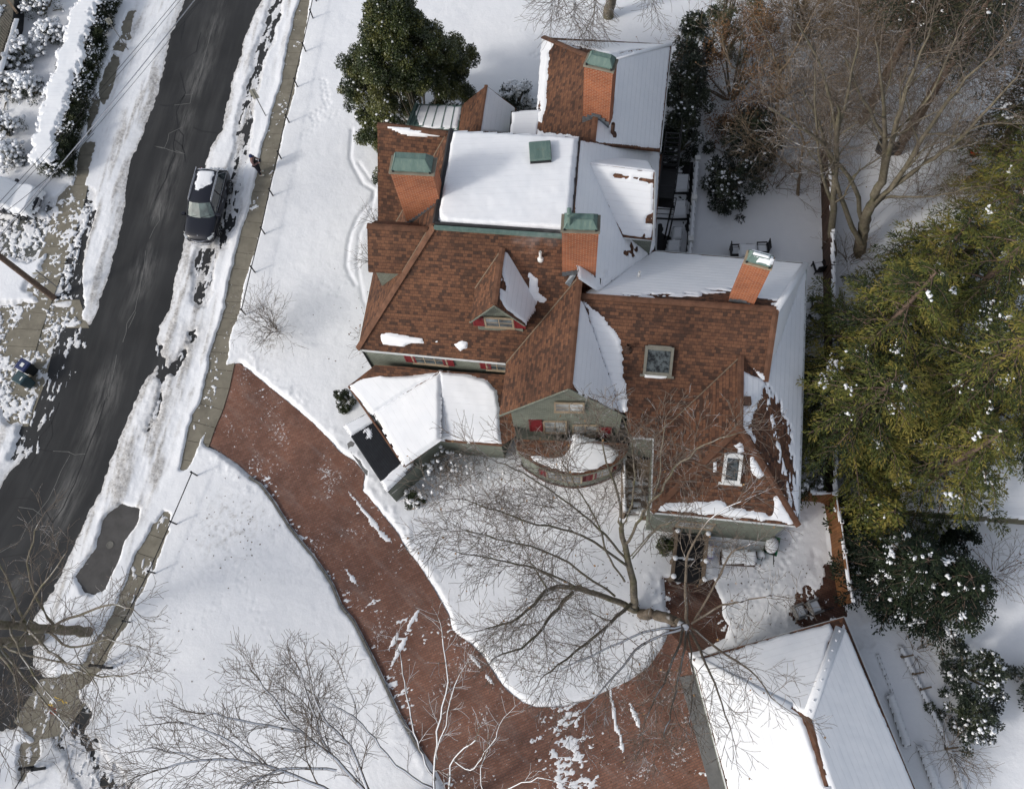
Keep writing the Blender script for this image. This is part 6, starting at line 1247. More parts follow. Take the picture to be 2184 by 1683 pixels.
def car(px,heading,label,group=None,snow='roof'):
    c=at(*px); root=empty('parked_car',(c[0],c[1],0),label,'car',group,heading); LOCAL[0]=True
    def ring(hw,zb,zs,zt,tw): # lower body ring
        return [(-hw*.86,zb),(hw*.86,zb),(hw*.98,zb+.16),(hw,zs-.12),(hw*.955,zs),(tw,zt-.015),(tw*.55,zt+.012),(0,zt+.02),(-tw*.55,zt+.012),(-tw,zt-.015),(-hw*.955,zs),(-hw,zs-.12),(-hw*.98,zb+.16)]
    sec=[(-2.33,.62,.42,.72,.80,.5),(-2.26,.84,.30,.88,.98,.74),(-2.0,.91,.24,.96,1.06,.80),(-1.3,.945,.22,.98,1.08,.82),(0,.945,.22,.97,1.06,.82),(.75,.945,.22,.96,1.05,.80),(1.1,.94,.22,.94,1.03,.78),(1.6,.925,.23,.90,.99,.74),(2.0,.88,.25,.84,.93,.68),(2.22,.78,.27,.76,.85,.58),(2.33,.60,.34,.60,.70,.42)]
    b=MB(); vs,fs=loft([(s[0],ring(*s[1:])) for s in sec]); b.vf(vs,fs); body=b.build('body',M['paint'],root,smooth=True); m_=body.modifiers.new('s','SUBSURF'); m_.levels=1; m_.render_levels=1
    # greenhouse
    def gr(x0,x1,hw,z,inset): return [(x0,-hw,z),(x1,-hw,z),(x1,hw,z),(x0,hw,z)]
    lo=[(-2.12,-.84,1.03),(.86,-.84,1.02),(1.02,-.55,1.04),(1.08,0,1.05),(1.02,.55,1.04),(.86,.84,1.02),(-2.12,.84,1.03),(-2.22,0,1.03)]
    hi=[(-1.72,-.63,1.56),(.34,-.64,1.565),(.42,-.40,1.58),(.46,0,1.585),(.42,.40,1.58),(.34,.64,1.565),(-1.72,.63,1.56),(-1.82,0,1.58)]
    n=8; b=MB(); b.vf(lo+hi,[(i,(i+1)%n,n+(i+1)%n,n+i) for i in (0,5)]); b.build('side_window',M['sideglass'],root)
    b=MB(); b.vf(lo+hi,[(i,(i+1)%n,n+(i+1)%n,n+i) for i in (1,2,3,4)]); b.build('windscreen',M['wind'],root)
    b=MB(); b.vf(lo+hi,[(i,(i+1)%n,n+(i+1)%n,n+i) for i in (6,7)]); b.build('rear_window',M['sideglass'],root)
    b=MB(); top=[(x,y,z) for x,y,z in hi]; top2=[(x*.9-.06,y*.75,z+.045) for x,y,z in hi]; b.vf(top+top2,[(i,(i+1)%n,n+(i+1)%n,n+i) for i in range(n)]+[tuple(range(n,2*n))]); b.build('roof',M['paint'],root,smooth=True)
    for s in (-1,1):
        for x0,x1 in ((.86,.34),(-2.12,-1.72),(-.45,-.5)):
            b=MB(); b.tube([(x0,s*.845,1.03),(x1,s*.645,1.575)],.045 if x0!=-.45 else .035,5); b.build('pillar',M['paint'],root)
        b=MB(); b.tube([(-1.9,s*.70,1.60),(-1.6,s*.66,1.66),(-.6,s*.665,1.675),(.1,s*.66,1.65),(.26,s*.66,1.60)],.026,6); b.build('roof_rail',M['chrome'],root)
        b=MB(); b.tube([(-2.0,s*.86,1.05),(-1.0,s*.868,1.045),(.3,s*.868,1.035),(.84,s*.86,1.03),(.38,s*.665,1.56),(-.7,s*.665,1.575),(-1.5,s*.665,1.56),(-1.95,s*.80,1.15),(-2.0,s*.86,1.05)],.016,4); b.build('window_trim',M['chrome'],root)
        b=MB(); b.box((.85,s*1.03,1.06),(.16,.22,.15)); b.tube([(.85,s*.86,1.0),(.85,s*.98,1.04)],.03,4); b.build('mirror',M['paint'],root,bevel=.04)
        for x in (-.2,-1.05): b=MB(); b.box((x,s*.965,.88),(.18,.03,.03)); b.build('door_handle',M['chrome'],root)
        b=MB(); 
        for x in (.55,-.48,-1.4): b.box((x,s*.952,.66),(.012,.012,.55))
        b.build('door_seam',M['dark'],root)
        b=MB(); b.vf([(1.86,s*.90,.80),(2.24,s*.66,.72),(2.30,s*.50,.70),(2.20,s*.46,.80),(1.96,s*.74,.88),(1.86,s*.90,.86)],[(0,1,2,3,4,5)]); 
        b.box((2.12,s*.72,.77),(.36,.16,.12),-s*.62); b.build('headlight',M['lamp'],root,bevel=.03)
        b=MB(); b.box((-2.24,s*.66,.86),(.12,.38,.14),s*.35); b.build('tail_light',M['tail'],root,bevel=.03)
        for x in (1.42,-1.42):
            y=s*.93; b=MB(); vs=[];N=28
            prof=[(.20,-.12),(.31,-.12),(.355,-.08),(.36,0),(.355,.07),(.32,.10),(.27,.10),(.25,.06)]
            for r_,w_ in prof:
                for j in range(N): t=2*math.pi*j/N; vs.append((x+r_*math.cos(t),y-s*.05+s*w_,.36+r_*math.sin(t)))
            b.vf(vs,[(i*N+j,i*N+(j+1)%N,(i+1)*N+(j+1)%N,(i+1)*N+j) for i in range(len(prof)-1) for j in range(N)]); wh=b.build('wheel',M['tyre'],root,smooth=True)
            b=MB()
            for j in range(5):
                for q in(-.13,.13): t=2*math.pi*j/5; b.tube([(x+.05*math.cos(t),y+s*.045,.36+.05*math.sin(t)),(x+.25*math.cos(t+q),y+s*.04,.36+.25*math.sin(t+q))],.017,4)
            vs=[(x+r_*math.cos(2*math.pi*j/N),y+s*w_,.36+r_*math.sin(2*math.pi*j/N)) for r_,w_ in ((.25,.05),(.27,.045),(.27,.0)) for j in range(N)]; b.vf(vs,[(i*N+j,i*N+(j+1)%N,(i+1)*N+(j+1)%N,(i+1)*N+j) for i in range(2) for j in range(N)]); b.build('rim',M['rim'],wh)
            b=MB(); N2=14; 
            pts=[(x+.42*math.cos(math.pi*j/N2),s*.955,.36+.42*math.sin(math.pi*j/N2)) for j in range(N2+1)]; b.tube(pts,.035,5); b.build('wheel_arch',M['dark'],root)
    b=MB(); 
    for z in (.56,.62,.68): b.tube([(2.30,-.42,z),(2.37,-.2,z+.01),(2.385,0,z+.012),(2.37,.2,z+.01),(2.30,.42,z)],.018,4)
    b.build('grille',M['chrome'],root)
    b=MB(); b.tube([(2.10,-.78,.36),(2.33,-.5,.34),(2.40,0,.33),(2.33,.5,.34),(2.10,.78,.36)],.035,5); b.build('bumper_trim',M['chrome'],root)
    b=MB(); N=16; b.tube([(2.40,.10*math.cos(2*math.pi*j/N),.625+.10*math.sin(2*math.pi*j/N)) for j in range(N+1)],.012,4)
    for j in range(3): t=math.pi/2+j*2*math.pi/3; b.tube([(2.40,0,.625),(2.40,.09*math.cos(t),.625+.09*math.sin(t))],.012,4)
    b.lathe((2.12,0,.90),[(.035,0),(.03,.012),(.0,.014)],10); b.build('emblem',M['chrome'],root)
    b=MB(); b.tube([(1.04,-.60,1.06),(.92,.05,1.16)],.012,4); b.tube([(1.08,.05,1.07),(.9,.62,1.14)],.012,4); b.build('wiper',M['dark'],root)
    b=MB(); b.box((.36,0,1.50),(.12,.26,.06)); b.build('mirror_housing',M['dark'],root)
    # snow
    rs=np.random.RandomState(int(px[0])+1)
    def shell(xs,ys,zf,name,dep,cutf):
        Xs,Ys=np.meshgrid(xs,ys); Z=zf(Xs,Ys); f=cutf(Xs,Ys)+.22*fbm(Xs+px[0],Ys,.3,4,3); h=dep*sstep(0,.2,f)-np.where(f<.01,.04,0); V=np.stack([Xs,Ys,Z+h],-1).reshape(-1,3); ny,nx=Xs.shape; idx=np.arange(ny*nx).reshape(ny,nx); Fq=np.stack([idx[:-1,:-1],idx[:-1,1:],idx[1:,1:],idx[1:,:-1]],-1).reshape(-1,4); Fq=Fq[f.ravel()[Fq].max(1)>0]; npmesh(name,V,Fq,M['thicksnow'],root,smooth=True,uv=V[:,:2])
    roofz=lambda x,y: 1.622-.09*(np.abs(y)/.6)**3-np.where(x<-1.62,(-1.62-x)*1.15,0)
    if snow=='roof':
        shell(np.arange(-2.2,.3,.05),np.arange(-.62,.63,.05),roofz,'snow',.05,lambda x,y: np.minimum(np.minimum(-.50+.55*(-y)-.0-x, x+2.15),.60-np.abs(y))*1.0)
        b=MB(); blobs('rear_snow',np.array([[-2.2+.1*rs.rand(),y,.98+.05*rs.rand()] for y in np.linspace(-.8,.85,16)]),np.full(16,.12),'thicksnow',root,rs,.5)
    else:
        zf=lambda x,y: np.where(x<.35,roofz(x,y)-.35*np.clip(np.abs(y)-.6,0,1)*3,np.maximum(1.04-.08*(x-1.2),1.6-(x-.35)*.62))-np.where(np.abs(y)>.85,(np.abs(y)-.85)*2,0)-np.where(x>2.1,(x-2.1)*1.6,0)
        shell(np.arange(-2.4,2.42,.06),np.arange(-1.0,1.01,.06),zf,'snow',.2,lambda x,y: np.minimum(np.minimum(2.36-x,x+2.38),.96-np.abs(y)))
    LOCAL[0]=False; return root
car((452,452),ang_of((470,372),(433,520)),'dark parked car with half its roof still under snow, at the roadside')
car((18,436),ang_of((-60,425),(70,442)),'dark car buried under thick snow in the driveway at the left edge',snow='all')
# ---- person
def skinny(name,verts,edges,rad,mat,parent,root=0,sub=2):
    me=bpy.data.meshes.new(name); me.from_pydata(verts,edges,[]); me.update(); o=link(name,me,M[mat],parent); o.modifiers.new('skin','SKIN'); sv=me.skin_vertices[0].data
    for i,r in enumerate(rad): sv[i].radius=(r,r) if not isinstance(r,tuple) else r
    sv[root].use_root=True; s=o.modifiers.new('sub','SUBSURF'); s.levels=sub; s.render_levels=sub
    for p in me.polygons: p.use_smooth=True
    o.modifiers['skin'].use_smooth_shade=True; return o
M['skin']=simple('skin',(.40,.22,.16),.6,0,.1); M['pants']=simple('dark_trousers',(.014,.013,.02),.85); M['vest']=simple('black_vest',(.012,.012,.012),.8); M['sleeve']=simple('faded_pink_top',(.20,.125,.12),.85); M['navy']=simple('navy_cap',(.02,.03,.09),.8); M['shoe']=simple('pale_shoe',(.5,.5,.45),.7)
pb=at(556,371,.05); hd=math.atan2(*( (at(600,368)-at(556,371))[1::-1]))
pr_=empty('person',tuple(pb),'person in navy cap and dark clothes on the sidewalk, holding a device','person',None,hd); LOCAL[0]=True
# x forward, y left
V=[(0,0,.95),(0,0,1.12),(0,0,1.33),(0,0,1.47),(.01,0,1.55),(.02,0,1.64),(0,.10,.90),(.03,.12,.50),(-.02,.13,.09),(.09,.14,.05),(0,-.10,.90),(.05,-.13,.50),(.03,-.15,.09),(.14,-.16,.05),
   (0,.19,1.42),(.04,.27,1.18),(.27,.14,1.20),(0,-.19,1.42),(.04,-.27,1.18),(.27,-.12,1.20)]
Ed=[(0,1),(1,2),(2,3),(3,4),(4,5),(0,6),(6,7),(7,8),(8,9),(0,10),(10,11),(11,12),(12,13),(3,14),(14,15),(15,16),(3,17),(17,18),(18,19)]
Rd=[.12,.11,.12,.08,.055,.085,.08,.06,.045,.042,.08,.06,.045,.042,.05,.04,.034,.05,.04,.034]
bd=skinny('body',V,Ed,Rd,'skin',pr_)
skinny('trousers',[V[i] for i in (0,6,7,8,10,11,12)],[(0,1),(1,2),(2,3),(0,4),(4,5),(5,6)],[.165,.118,.088,.066,.118,.088,.066],'pants',pr_)
skinny('vest',[(0,0,.86),(0,0,1.0),(0,0,1.15),(0,0,1.33),(0,0,1.43)],[(0,1),(1,2),(2,3),(3,4)],[(.19,.19),(.18,.18),(.17,.19),(.18,.2),(.12,.15)],'vest',pr_)
skinny('sleeves',[V[3],V[14],V[15],(.25,.15,1.20),V[17],V[18],(.25,-.13,1.20)],[(0,1),(1,2),(2,3),(0,4),(4,5),(5,6)],[.12,.085,.066,.050,.085,.066,.050],'sleeve',pr_)
b=MB(); b.lathe((.015,0,1.66),[(.108,0),(.116,.04),(.10,.09),(.06,.12),(.0,.13)],14); b.vf([(.09,-.07,1.665),(.20,-.045,1.655),(.20,.045,1.655),(.09,.07,1.665),(.09,-.07,1.68),(.20,-.045,1.668),(.20,.045,1.668),(.09,.07,1.68)],[(0,1,2,3),(7,6,5,4),(0,4,5,1),(1,5,6,2),(2,6,7,3),(3,7,4,0)]); b.build('cap',M['navy'],pr_,smooth=True)
b=MB(); b.lathe((.125,0,1.60),[(.0,0),(.014,.01),(.010,.03),(.0,.035)],6); b.build('nose',M['skin'],pr_)
for s in (-1,1):
    b=MB(); b.lathe((.105,s*.035,1.625),[(.0,0),(.011,.006),(.0,.012)],6); b.build('eye',M['dark'],pr_)
    b=MB(); b.lathe((.015,s*.092,1.60),[(.008,0),(.016,.02),(.010,.045),(.0,.05)],6); b.build('ear',M['skin'],pr_)
    hx_,hy=.29,s*.12; vv=[(hx_-.03,hy,1.20),(hx_+.03,hy,1.205)]; ee=[(0,1)]; rd_=[.03,.034]
    for k in range(4): q=len(vv); yy=hy+(k-1.5)*.019; L=.04+.01*(1.5-abs(k-1.5)); vv+=[(hx_+.07,yy,1.21),(hx_+.07+L*.7,yy-s*.01,1.225),(hx_+.06+L,yy-s*.022,1.245)]; ee+=[(1,q),(q,q+1),(q+1,q+2)]; rd_+=[.0105,.0095,.008]
    q=len(vv); vv+=[(hx_+.02,hy-s*.04,1.23),(hx_+.06,hy-s*.055,1.25)]; ee+=[(0,q),(q,q+1)]; rd_+=[.012,.009]; skinny('hand',vv,ee,rd_,'skin',pr_,sub=1)
b=MB(); b.box((.102,0,1.565),(.012,.05,.012)); b.build('mouth',M['sleeve'],pr_)
for V_ in ((.06,.135,.05),(.10,-.155,.05)):
    b=MB(); b.box((V_[0],V_[1],.045),(.29,.105,.09)); b.build('shoe',M['shoe'],pr_,bevel=.035)
b=MB(); b.lathe((.01,0,1.44),[(.13,0),(.12,.05),(.085,.09),(.06,.09)],12); b.build('scarf',M['sleeve'],pr_,smooth=True)
LOCAL[0]=False
dv_=pb+np.array([.39*math.cos(hd),.39*math.sin(hd),1.235]); b=MB(); b.box((0,0,0),(.12,.22,.04)); b.box((.06,0,.06),(.015,.16,.09)); b.lathe((-.02,.06,.02),[(.012,0),(.014,.03),(0,.03)],6); b.lathe((-.02,-.06,.02),[(.012,0),(.014,.03),(0,.03)],6)
LOCAL[0]=True; o=b.build('remote_controller',M['dark'],None); LOCAL[0]=False; o.location=dv_; o.rotation_euler=(0,0,hd); tag(o,'dark handheld controller held in front of the person on the sidewalk','controller')
# ---- yard fence along the sidewalk
def pipe_fence(tops,label,last=None):
    P=[]
    for x,y in tops: t=at(x,y,.85); P.append(t)
    root=empty('pipe_fence',(P[0][0],P[0][1],0),label,'fence',None)
    for p in P:
        b=MB(); b.tube([ins(p,0),ins(p,.86)],.04,7); b.lathe(ins(p,.84),[(.055,0),(.06,.05),(.03,.09),(0,.095)],8); b.build('post',M['black'],root)
    for a,c in zip(P[:-1],P[1:]): b=MB(); b.tube([ins(a,.78),ins((a+c)/2,.775),ins(c,.78)],.026,6); b.build('rail',M['black'],root)
    return root
pipe_fence([(668,-15),(661,22),(645,93),(627,169),(609,246),(592,324),(574,404),(556,486),(535,569),(514,660)],'low black pipe rail fence between sidewalk and west lawn, north of the driveway')
pipe_fence([(408,1007),(363,1112),(316,1218),(262,1324),(205,1419)],'low black pipe rail fence between sidewalk and lawn, south of the driveway')
pipe_fence([(53,1642),(25,1690),(-10,1745)],'short piece of black pipe rail fence in the bottom left corner')
for a,c,lb in (((194,1419),(218,1423),'black iron gate post pair ending the fence by the street corner'),((45,1639),(71,1641),'black iron gate post pair in the bottom left corner')):
    A_,C_=at(*a,1.0),at(*c,1.0); root=empty('gate_post',(A_[0],A_[1],0),lb,'gate post'); 
    for p in (A_,C_): b=MB(); b.box(ins(p,.55),(.12,.12,1.1)); b.lathe(ins(p,1.1),[(.09,0),(.07,.05),(0,.1)],6); b.build('post',M['black'],root)
    b=MB(); b.tube([ins(A_,.98),ins(C_,.98)],.05,6); b.tube([ins(A_,.3),ins(C_,.3)],.03,6); b.build('crossbar',M['black'],root)
# ---- sign posts, pole, wires
def sign(px,h,plates,label,lean=(0,0)):
    p=at(*px); root=empty('street_sign',tuple(p),label,'sign'); b=MB(); top=p+np.array([lean[0],lean[1],h]); b.tube([p,top],.032,6); b.build('post',M['greyconc'],root)
    for off,z,a,w_,hh in plates:
        c=p+(top-p)*(z/h); M3=Matrix.Rotation(a,3,'Z'); M3=np.array(M3); b=MB(); b.box(c+np.array([math.cos(a),math.sin(a),0])*off,(w_,.02,hh),a); b.build('sign_plate',M['signback'],root)
M['signback']=simple('weathered_sign_back',(.36,.35,.29),.6,0,.1); M['signgreen']=simple('grey_sign',(.13,.13,.12),.6)
sign((568,250),2.4,[(-.02,2.2,.25,.34,.46),(.0,1.8,.25,.34,.30)],'street sign post with pale plates standing in the verge above the person')
sign((275,109),2.6,[(.0,2.45,.5,.30,.42)],'thin street sign post leaning over the left pavement beside the hedge')
sign((122,613),2.0,[(-.05,1.7,.1,.62,.16)],'small sign on a thin post just right of the utility pole')
p=at(115,636); root=empty('utility_pole',tuple(p),'weathered brown wooden utility pole at the left edge of the photo','utility pole'); b=MB(); b.tube([p,p+[.0,.0,5],p+[0,0,10.5]],[.17,.15,.12],12); b.build('post',M['redbark'],root); 
b=MB(); b.box(p+[0,0,9.6],(2.2,.11,.12),.9); b.build('crossarm',M['wood'],root)
b=MB(); q=at(25,590,4.6); b.tube([p+[0,0,1.2],p+[-.25,.1,3.2]],.02,5); b.build('cable_guard',M['gutter'],root)
for i,(pts,z0,z1,r,mt_,lb) in enumerate(((((-20,447),(379,-12)),9,9.6,.012,'dark','thin overhead wire crossing the hedge, uppermost'),(((-20,462),(388,-12)),8.6,9.2,.010,'dark','thin overhead wire crossing the hedge, second from the top'),(((-20,520),(418,-12)),8,8.6,.026,'chrome','thick pale overhead cable crossing the street'),(((-20,525),(428,-5)),7.4,8.0,.010,'dark','thin overhead wire right beside the thick pale cable'),(((-20,470),(200,285)),8.4,8.6,.012,'dark','short overhead wire ending above the pavement'))):
    A_=at(*pts[0],z0);C_=at(*pts[1],z1); b=MB(); A2=A_+(A_-C_)*.15;C2=C_+(C_-A_)*.3 if i!=4 else C_; P=[A2+(C2-A2)*t-np.array([0,0,1])*(1.0*4*t*(1-t))*.25 for t in np.linspace(0,1,16)]; b.tube(P,r,5); o=b.build('overhead_wire',M[mt_]); tag(o,lb,'wire','overhead wires along the street')
A_=at(1462,440,3.2);C_=at(1520,-10,6.5); b=MB(); b.tube([A_+(C_-A_)*t-np.array([0,0,.6])*4*t*(1-t) for t in np.linspace(0,1,14)],.011,5); tag(b.build('overhead_wire',M['dark']),'single service wire running from the fire escape north past the rhododendrons','wire')
# ---- wheelie bins
def bin_(px,a,mat,lidmat,label,sticker):
    c=at(*px); root=empty('wheelie_bin',(c[0],c[1],.0),label,'trash bin','wheelie bins on the left kerb',a); LOCAL[0]=True
    b=MB(); lo=[(-.24,-.22,.06),(.24,-.22,.06),(.24,.22,.06),(-.24,.22,.06)]; hi=[(-.30,-.29,.95),(.32,-.29,.95),(.32,.29,.95),(-.30,.29,.95)]; b.vf(lo+hi,[(0,3,2,1),(0,1,5,4),(1,2,6,5),(2,3,7,6),(3,0,4,7),(4,5,6,7)]); b.build('tub',M[mat],root,bevel=.03)
    b=MB(); b.vf([(-.36,-.32,.95),(.36,-.32,.95),(.36,.32,.95),(-.36,.32,.95),(-.34,-.3,1.02),(.30,-.28,1.05),(.30,.28,1.05),(-.34,.3,1.02)],[(3,2,1,0),(0,1,5,4),(1,2,6,5),(2,3,7,6),(3,0,4,7),(4,5,6,7)]); ld=b.build('lid',M[lidmat],root,bevel=.025)
    b=MB(); b.box((.02 if sticker==1 else .15,0,1.052),(.20 if sticker==1 else .07,.22,.012)); b.box((-.33,.12,1.03),(.03,.12,.01)); b.build('sticker',M['white'],ld)
    b=MB(); b.tube([(-.40,-.22,.98),(-.40,.22,.98)],.018,6); b.build('handle',M['dark'],root)
    for s in (-1,1): b=MB(); N=14; b.vf([(-.26+.13*math.cos(2*math.pi*j/N),s*.27+w_,.13+.13*math.sin(2*math.pi*j/N)) for w_ in (-.03,.03) for j in range(N)],[(j,(j+1)%N,N+(j+1)%N,N+j) for j in range(N)]+[tuple(range(N))[::-1],tuple(range(N,2*N))]); b.build('wheel',M['tyre'],root)
    LOCAL[0]=False
M['navybin']=simple('navy_bin_lid',(.025,.035,.10),.5); M['blackbin']=simple('black_bin',(.013,.015,.016),.6); M['tealbin']=simple('dark_teal_bin',(.035,.065,.075),.55); M['purple']=simple('purple_bin',(.14,.08,.38),.5); M['green']=simple('green_enamel',(.02,.13,.07),.4)
a_=ang_of((40,775),(75,795)); bin_((72,793),a_,'blackbin','navybin','navy lidded black trash bin with white sticker, upper of the two at the kerb',1); bin_((66,820),a_,'tealbin','tealbin','dark teal trash bin with white lettering strip, lower of the two at the kerb',2)
# ---- board fences
def board_fence(base,h,label,mat='cedar',t=.06,snow=True,posts=True,step=2.2):
    P=[at(x,y)[:2] for x,y in base]; root=empty('board_fence',(P[0][0],P[0][1],0),label,'fence')
    for a,c in zip(P[:-1],P[1:]):
        e=c-a; L=np.linalg.norm(e); a_=math.atan2(e[1],e[0]); m=max(1,round(L/step))
        for k in range(m):
            q=a+e*(k+.5)/m; b=MB(); b.box((q[0],q[1],h/2),(L/m-.10,t,h),a_); b.build('panel',M[mat],root)
            b=MB(); b.box((q[0],q[1],h+.03),(L/m-.1,.13,.06),a_); b.build('top_rail',M[mat],root)
            s_=nrm(e)*(L/m/2-.05); n=np.array([-e[1],e[0]])/L*.075
            if snow: R0=[np.array([*(q+s_*u+n*v),h+.06]) for u,v in ((-1,-1),(1,-1),(1,1),(-1,1))]; flatsnow(R0,.05,root,seed=k,rag=.05)
        for k in range(m+1):
            q=a+e*k/m; b=MB(); b.box((q[0],q[1],h/2+.06),(.13,.13,h+.12),a_); b.build('post',M[mat],root)
            b=MB(); b.box((q[0],q[1],h+.17),(.17,.17,.10),a_); b.build('post_snow',M['thicksnow'],root,bevel=.03)
board_fence([(1748,330),(1752,467),(1755,600),(1757,760),(1758,900),(1757,1070)],1.8,'long dark board fence on the east boundary, mostly hidden under hemlock boughs','oldwood')
board_fence([(1757,1074),(1768,1130),(1775,1190),(1790,1290)],1.8,'bright cedar board fence beside the back terrace','cedar')
board_fence([(1708,1068),(1752,1072)],1.8,'short cedar gate panel between house corner and boundary fence','cedar',step=3)
# ---- garage
gz=2.7; A_=at(1478,1406,gz);B_=at(1800,1316,gz);R1=at(1722,1528,4.2);R2=at(1800,1800,4.2); C_=at(2005,1810,gz); D_=at(1590,1830,gz)
GA=empty('garage',tuple(at(1720,1600,0)),'low garage with a fully snow covered hip roof in the lower right corner','garage')
b=MB(); b.slab([A_,R1,B_],.14); b.build('roof',M['shingle'],GA); b=MB(); b.slab([A_,D_,R2,R1],.14); b.build('roof',M['shingle'],GA); b=MB(); b.slab([B_,R1,R2,C_],.14); b.build('roof',M['shingle'],GA)
PGN=Plane(A_,B_,R1);PGW=Plane(A_,D_,R1);PGE=Plane(B_,C_,R1)
snow_on('snow',PGN,[(1480,1408),(1770,1328),(1780,1345),(1772,1362),(1722,1526),(1700,1516),(1690,1508)],.10,GA,'garagesnow',.06,.12,seed=201)
snow_on('snow',PGW,[(1479,1410),(1685,1508),(1712,1528),(1735,1600),(1758,1668),(1775,1690),(1798,1795),(1592,1825)],.10,GA,'garagesnow',.05,.12,seed=202)
snow_on('snow',PGE,[(1799,1330),(1726,1528),(1745,1600),(1768,1672),(1803,1798),(2003,1808)],.10,GA,'garagesnow',.04,.12,seed=203)
b=MB(); b.tube([R1+[0,0,.03],R1+(R2-R1)*.55+[0,0,.03]],.14,6,sq=.3); b.build('ridge_cap',M['ridge'],GA)
for p,q in ((A_+(R1-A_)*.02,A_+(R1-A_)*.86),(B_+(R1-B_)*.12,R1),(R1+(R2-R1)*.56,R2)): b=MB(); b.tube([p+[0,0,.04],(p+q)/2+[0,0,.04],q+[0,0,.04]],.22,8,sq=.32); b.build('snow',M['thicksnow'],GA,smooth=True)
rs=np.random.RandomState(9); blobs('ridge_snow',np.array([R1+(B_-R1)*t+[0,0,.10] for t in np.linspace(.05,.85,9)]),np.full(9,.055),'thicksnow',GA,rs,.7)
for pts in ((D_,A_,B_,C_),): pipe('gutter',[p-[0,0,.06] for p in pts],.06,'gutter',6,1,GA)
b=MB(); fp=foot([A_,B_,C_,D_],.3); b.prism(fp,0,gz-.12); b.build('wall',M['siding'],GA)
b=MB(); v0=VW(np.array([*fp[0],0]),np.array([*fp[3],0])) if False else None
b=MB(); b.prism([tuple(p) for p in G([(1449,1444),(1489,1436),(1500,1480),(1545,1660),(1590,1830),(1556,1840),(1498,1622)])][::-1],-.05,.07); tag(b.build('apron',M['greyconc']),kind='structure')
# ---- annex building with stucco wall
AX=empty('annex',tuple(at(2040,1000,0)),'low flat-roofed annex with tan stucco walls under snow at the right','building')
M['stucco']=simple('tan_stucco',(.16,.145,.095),.9,0,.3,2)
az=1.35; q=[at(1921,1087,az),at(2260,1112,az),at(2260,860,az),at(1923,925,az)]; b=MB(); b.prism([tuple(p[:2]) for p in q],0,az); b.build('wall',M['stucco'],AX); flatsnow([p+[0,0,.0] for p in q],.12,AX,seed=210,rag=.02)
# ---- porch of the neighbouring house, top left
NB=empty('neighbour_house',tuple(at(0,60,0)),'corner of a grey timber porch with railing in the top left corner','house')
q=[at(-60,-60,1.2),at(36,-60,1.2),at(28,40,1.2),at(-12,165,1.2),at(-80,165,1.2)]; b=MB(); b.prism([tuple(p[:2]) for p in q][::-1],0,1.2); b.build('porch',M['dark'],NB); b=MB(); b.slab([p+[0,0,.06] for p in q],.05); M['deck']=m_board('grey_deck_boards',(.13,.12,.10),.12); b.build('deck',M['deck'],NB)
for off,z in ((.0,1.35),(-.75,2.1)):
    a=at(38,44,1.2)+np.array([off,0,0]); c=at(2,160,1.2)+np.array([off,0,0]); b=MB(); e=c-a; n=nrm(np.array([-e[1],e[0],0]))*.14; b.slab([ins(a-n,z),ins(c-n,z),ins(c+n,z),ins(a+n,z)],.08); rb=b.build('beam' if off==0 else 'handrail',M['white'],NB); flatsnow([ins(a-n,z),ins(c-n,z),ins(c+n,z),ins(a+n,z)],.05,rb,seed=5,rag=.02)
a=at(28,44,1.26);c=at(-10,160,1.26)
for k in range(22): p=a+(c-a)*k/21; b=MB(); b.box(ins(p,1.65),(.04,.04,.85)); b.build('baluster',M['deck'],NB)
b=MB(); b.tube([at(8,-10,3.0),at(36,28,3.0)],.10,4); b.build('beam',M['wood'],NB)
# ---- yard furniture
def tbl(pts,z,label,name,cat,mat='oldwood',group=None,dep=.06,legs=True):
    P=[at(x,y,z) for x,y in pts]; root=empty(name,(P[0][0],P[0][1],0),label,cat,group); b=MB()
    if legs=='box': 
        c=sum(P)/4; b.prism([tuple((c+(p-c)*1.06)[:2]) for p in P][::-1],.05,z-.05); b.build('box',M[mat],root); b=MB()
    b.slab([p for p in P],.05); b.build('top',M[mat],root); flatsnow([p for p in P],dep,root,seed=int(pts[0][0]),rag=.02)
    if legs is True:
        c=sum(P)/4
        for p in P: b=MB(); q=c+(p-c)*.9; b.box((q[0],q[1],z/2),(.07,.07,z-.04)); b.build('leg',M[mat],root)
tbl([(1543,1170),(1613,1176),(1612,1204),(1541,1200)],.75,'long dark box planter with a snow-covered lid by the south wall','storage_box','storage box',legs='box')
tbl([(1576,520),(1614,521),(1614,549),(1577,548)],.74,'square snow-topped garden table half hidden behind the right chimney','garden_table','table',dep=.09)
tbl([(1509,1161),(1524,1163),(1522,1188),(1508,1186)],.55,'purple storage tote with a dusting of snow beside the entry deck','storage_tote','tote','purple',dep=.03,legs='box')
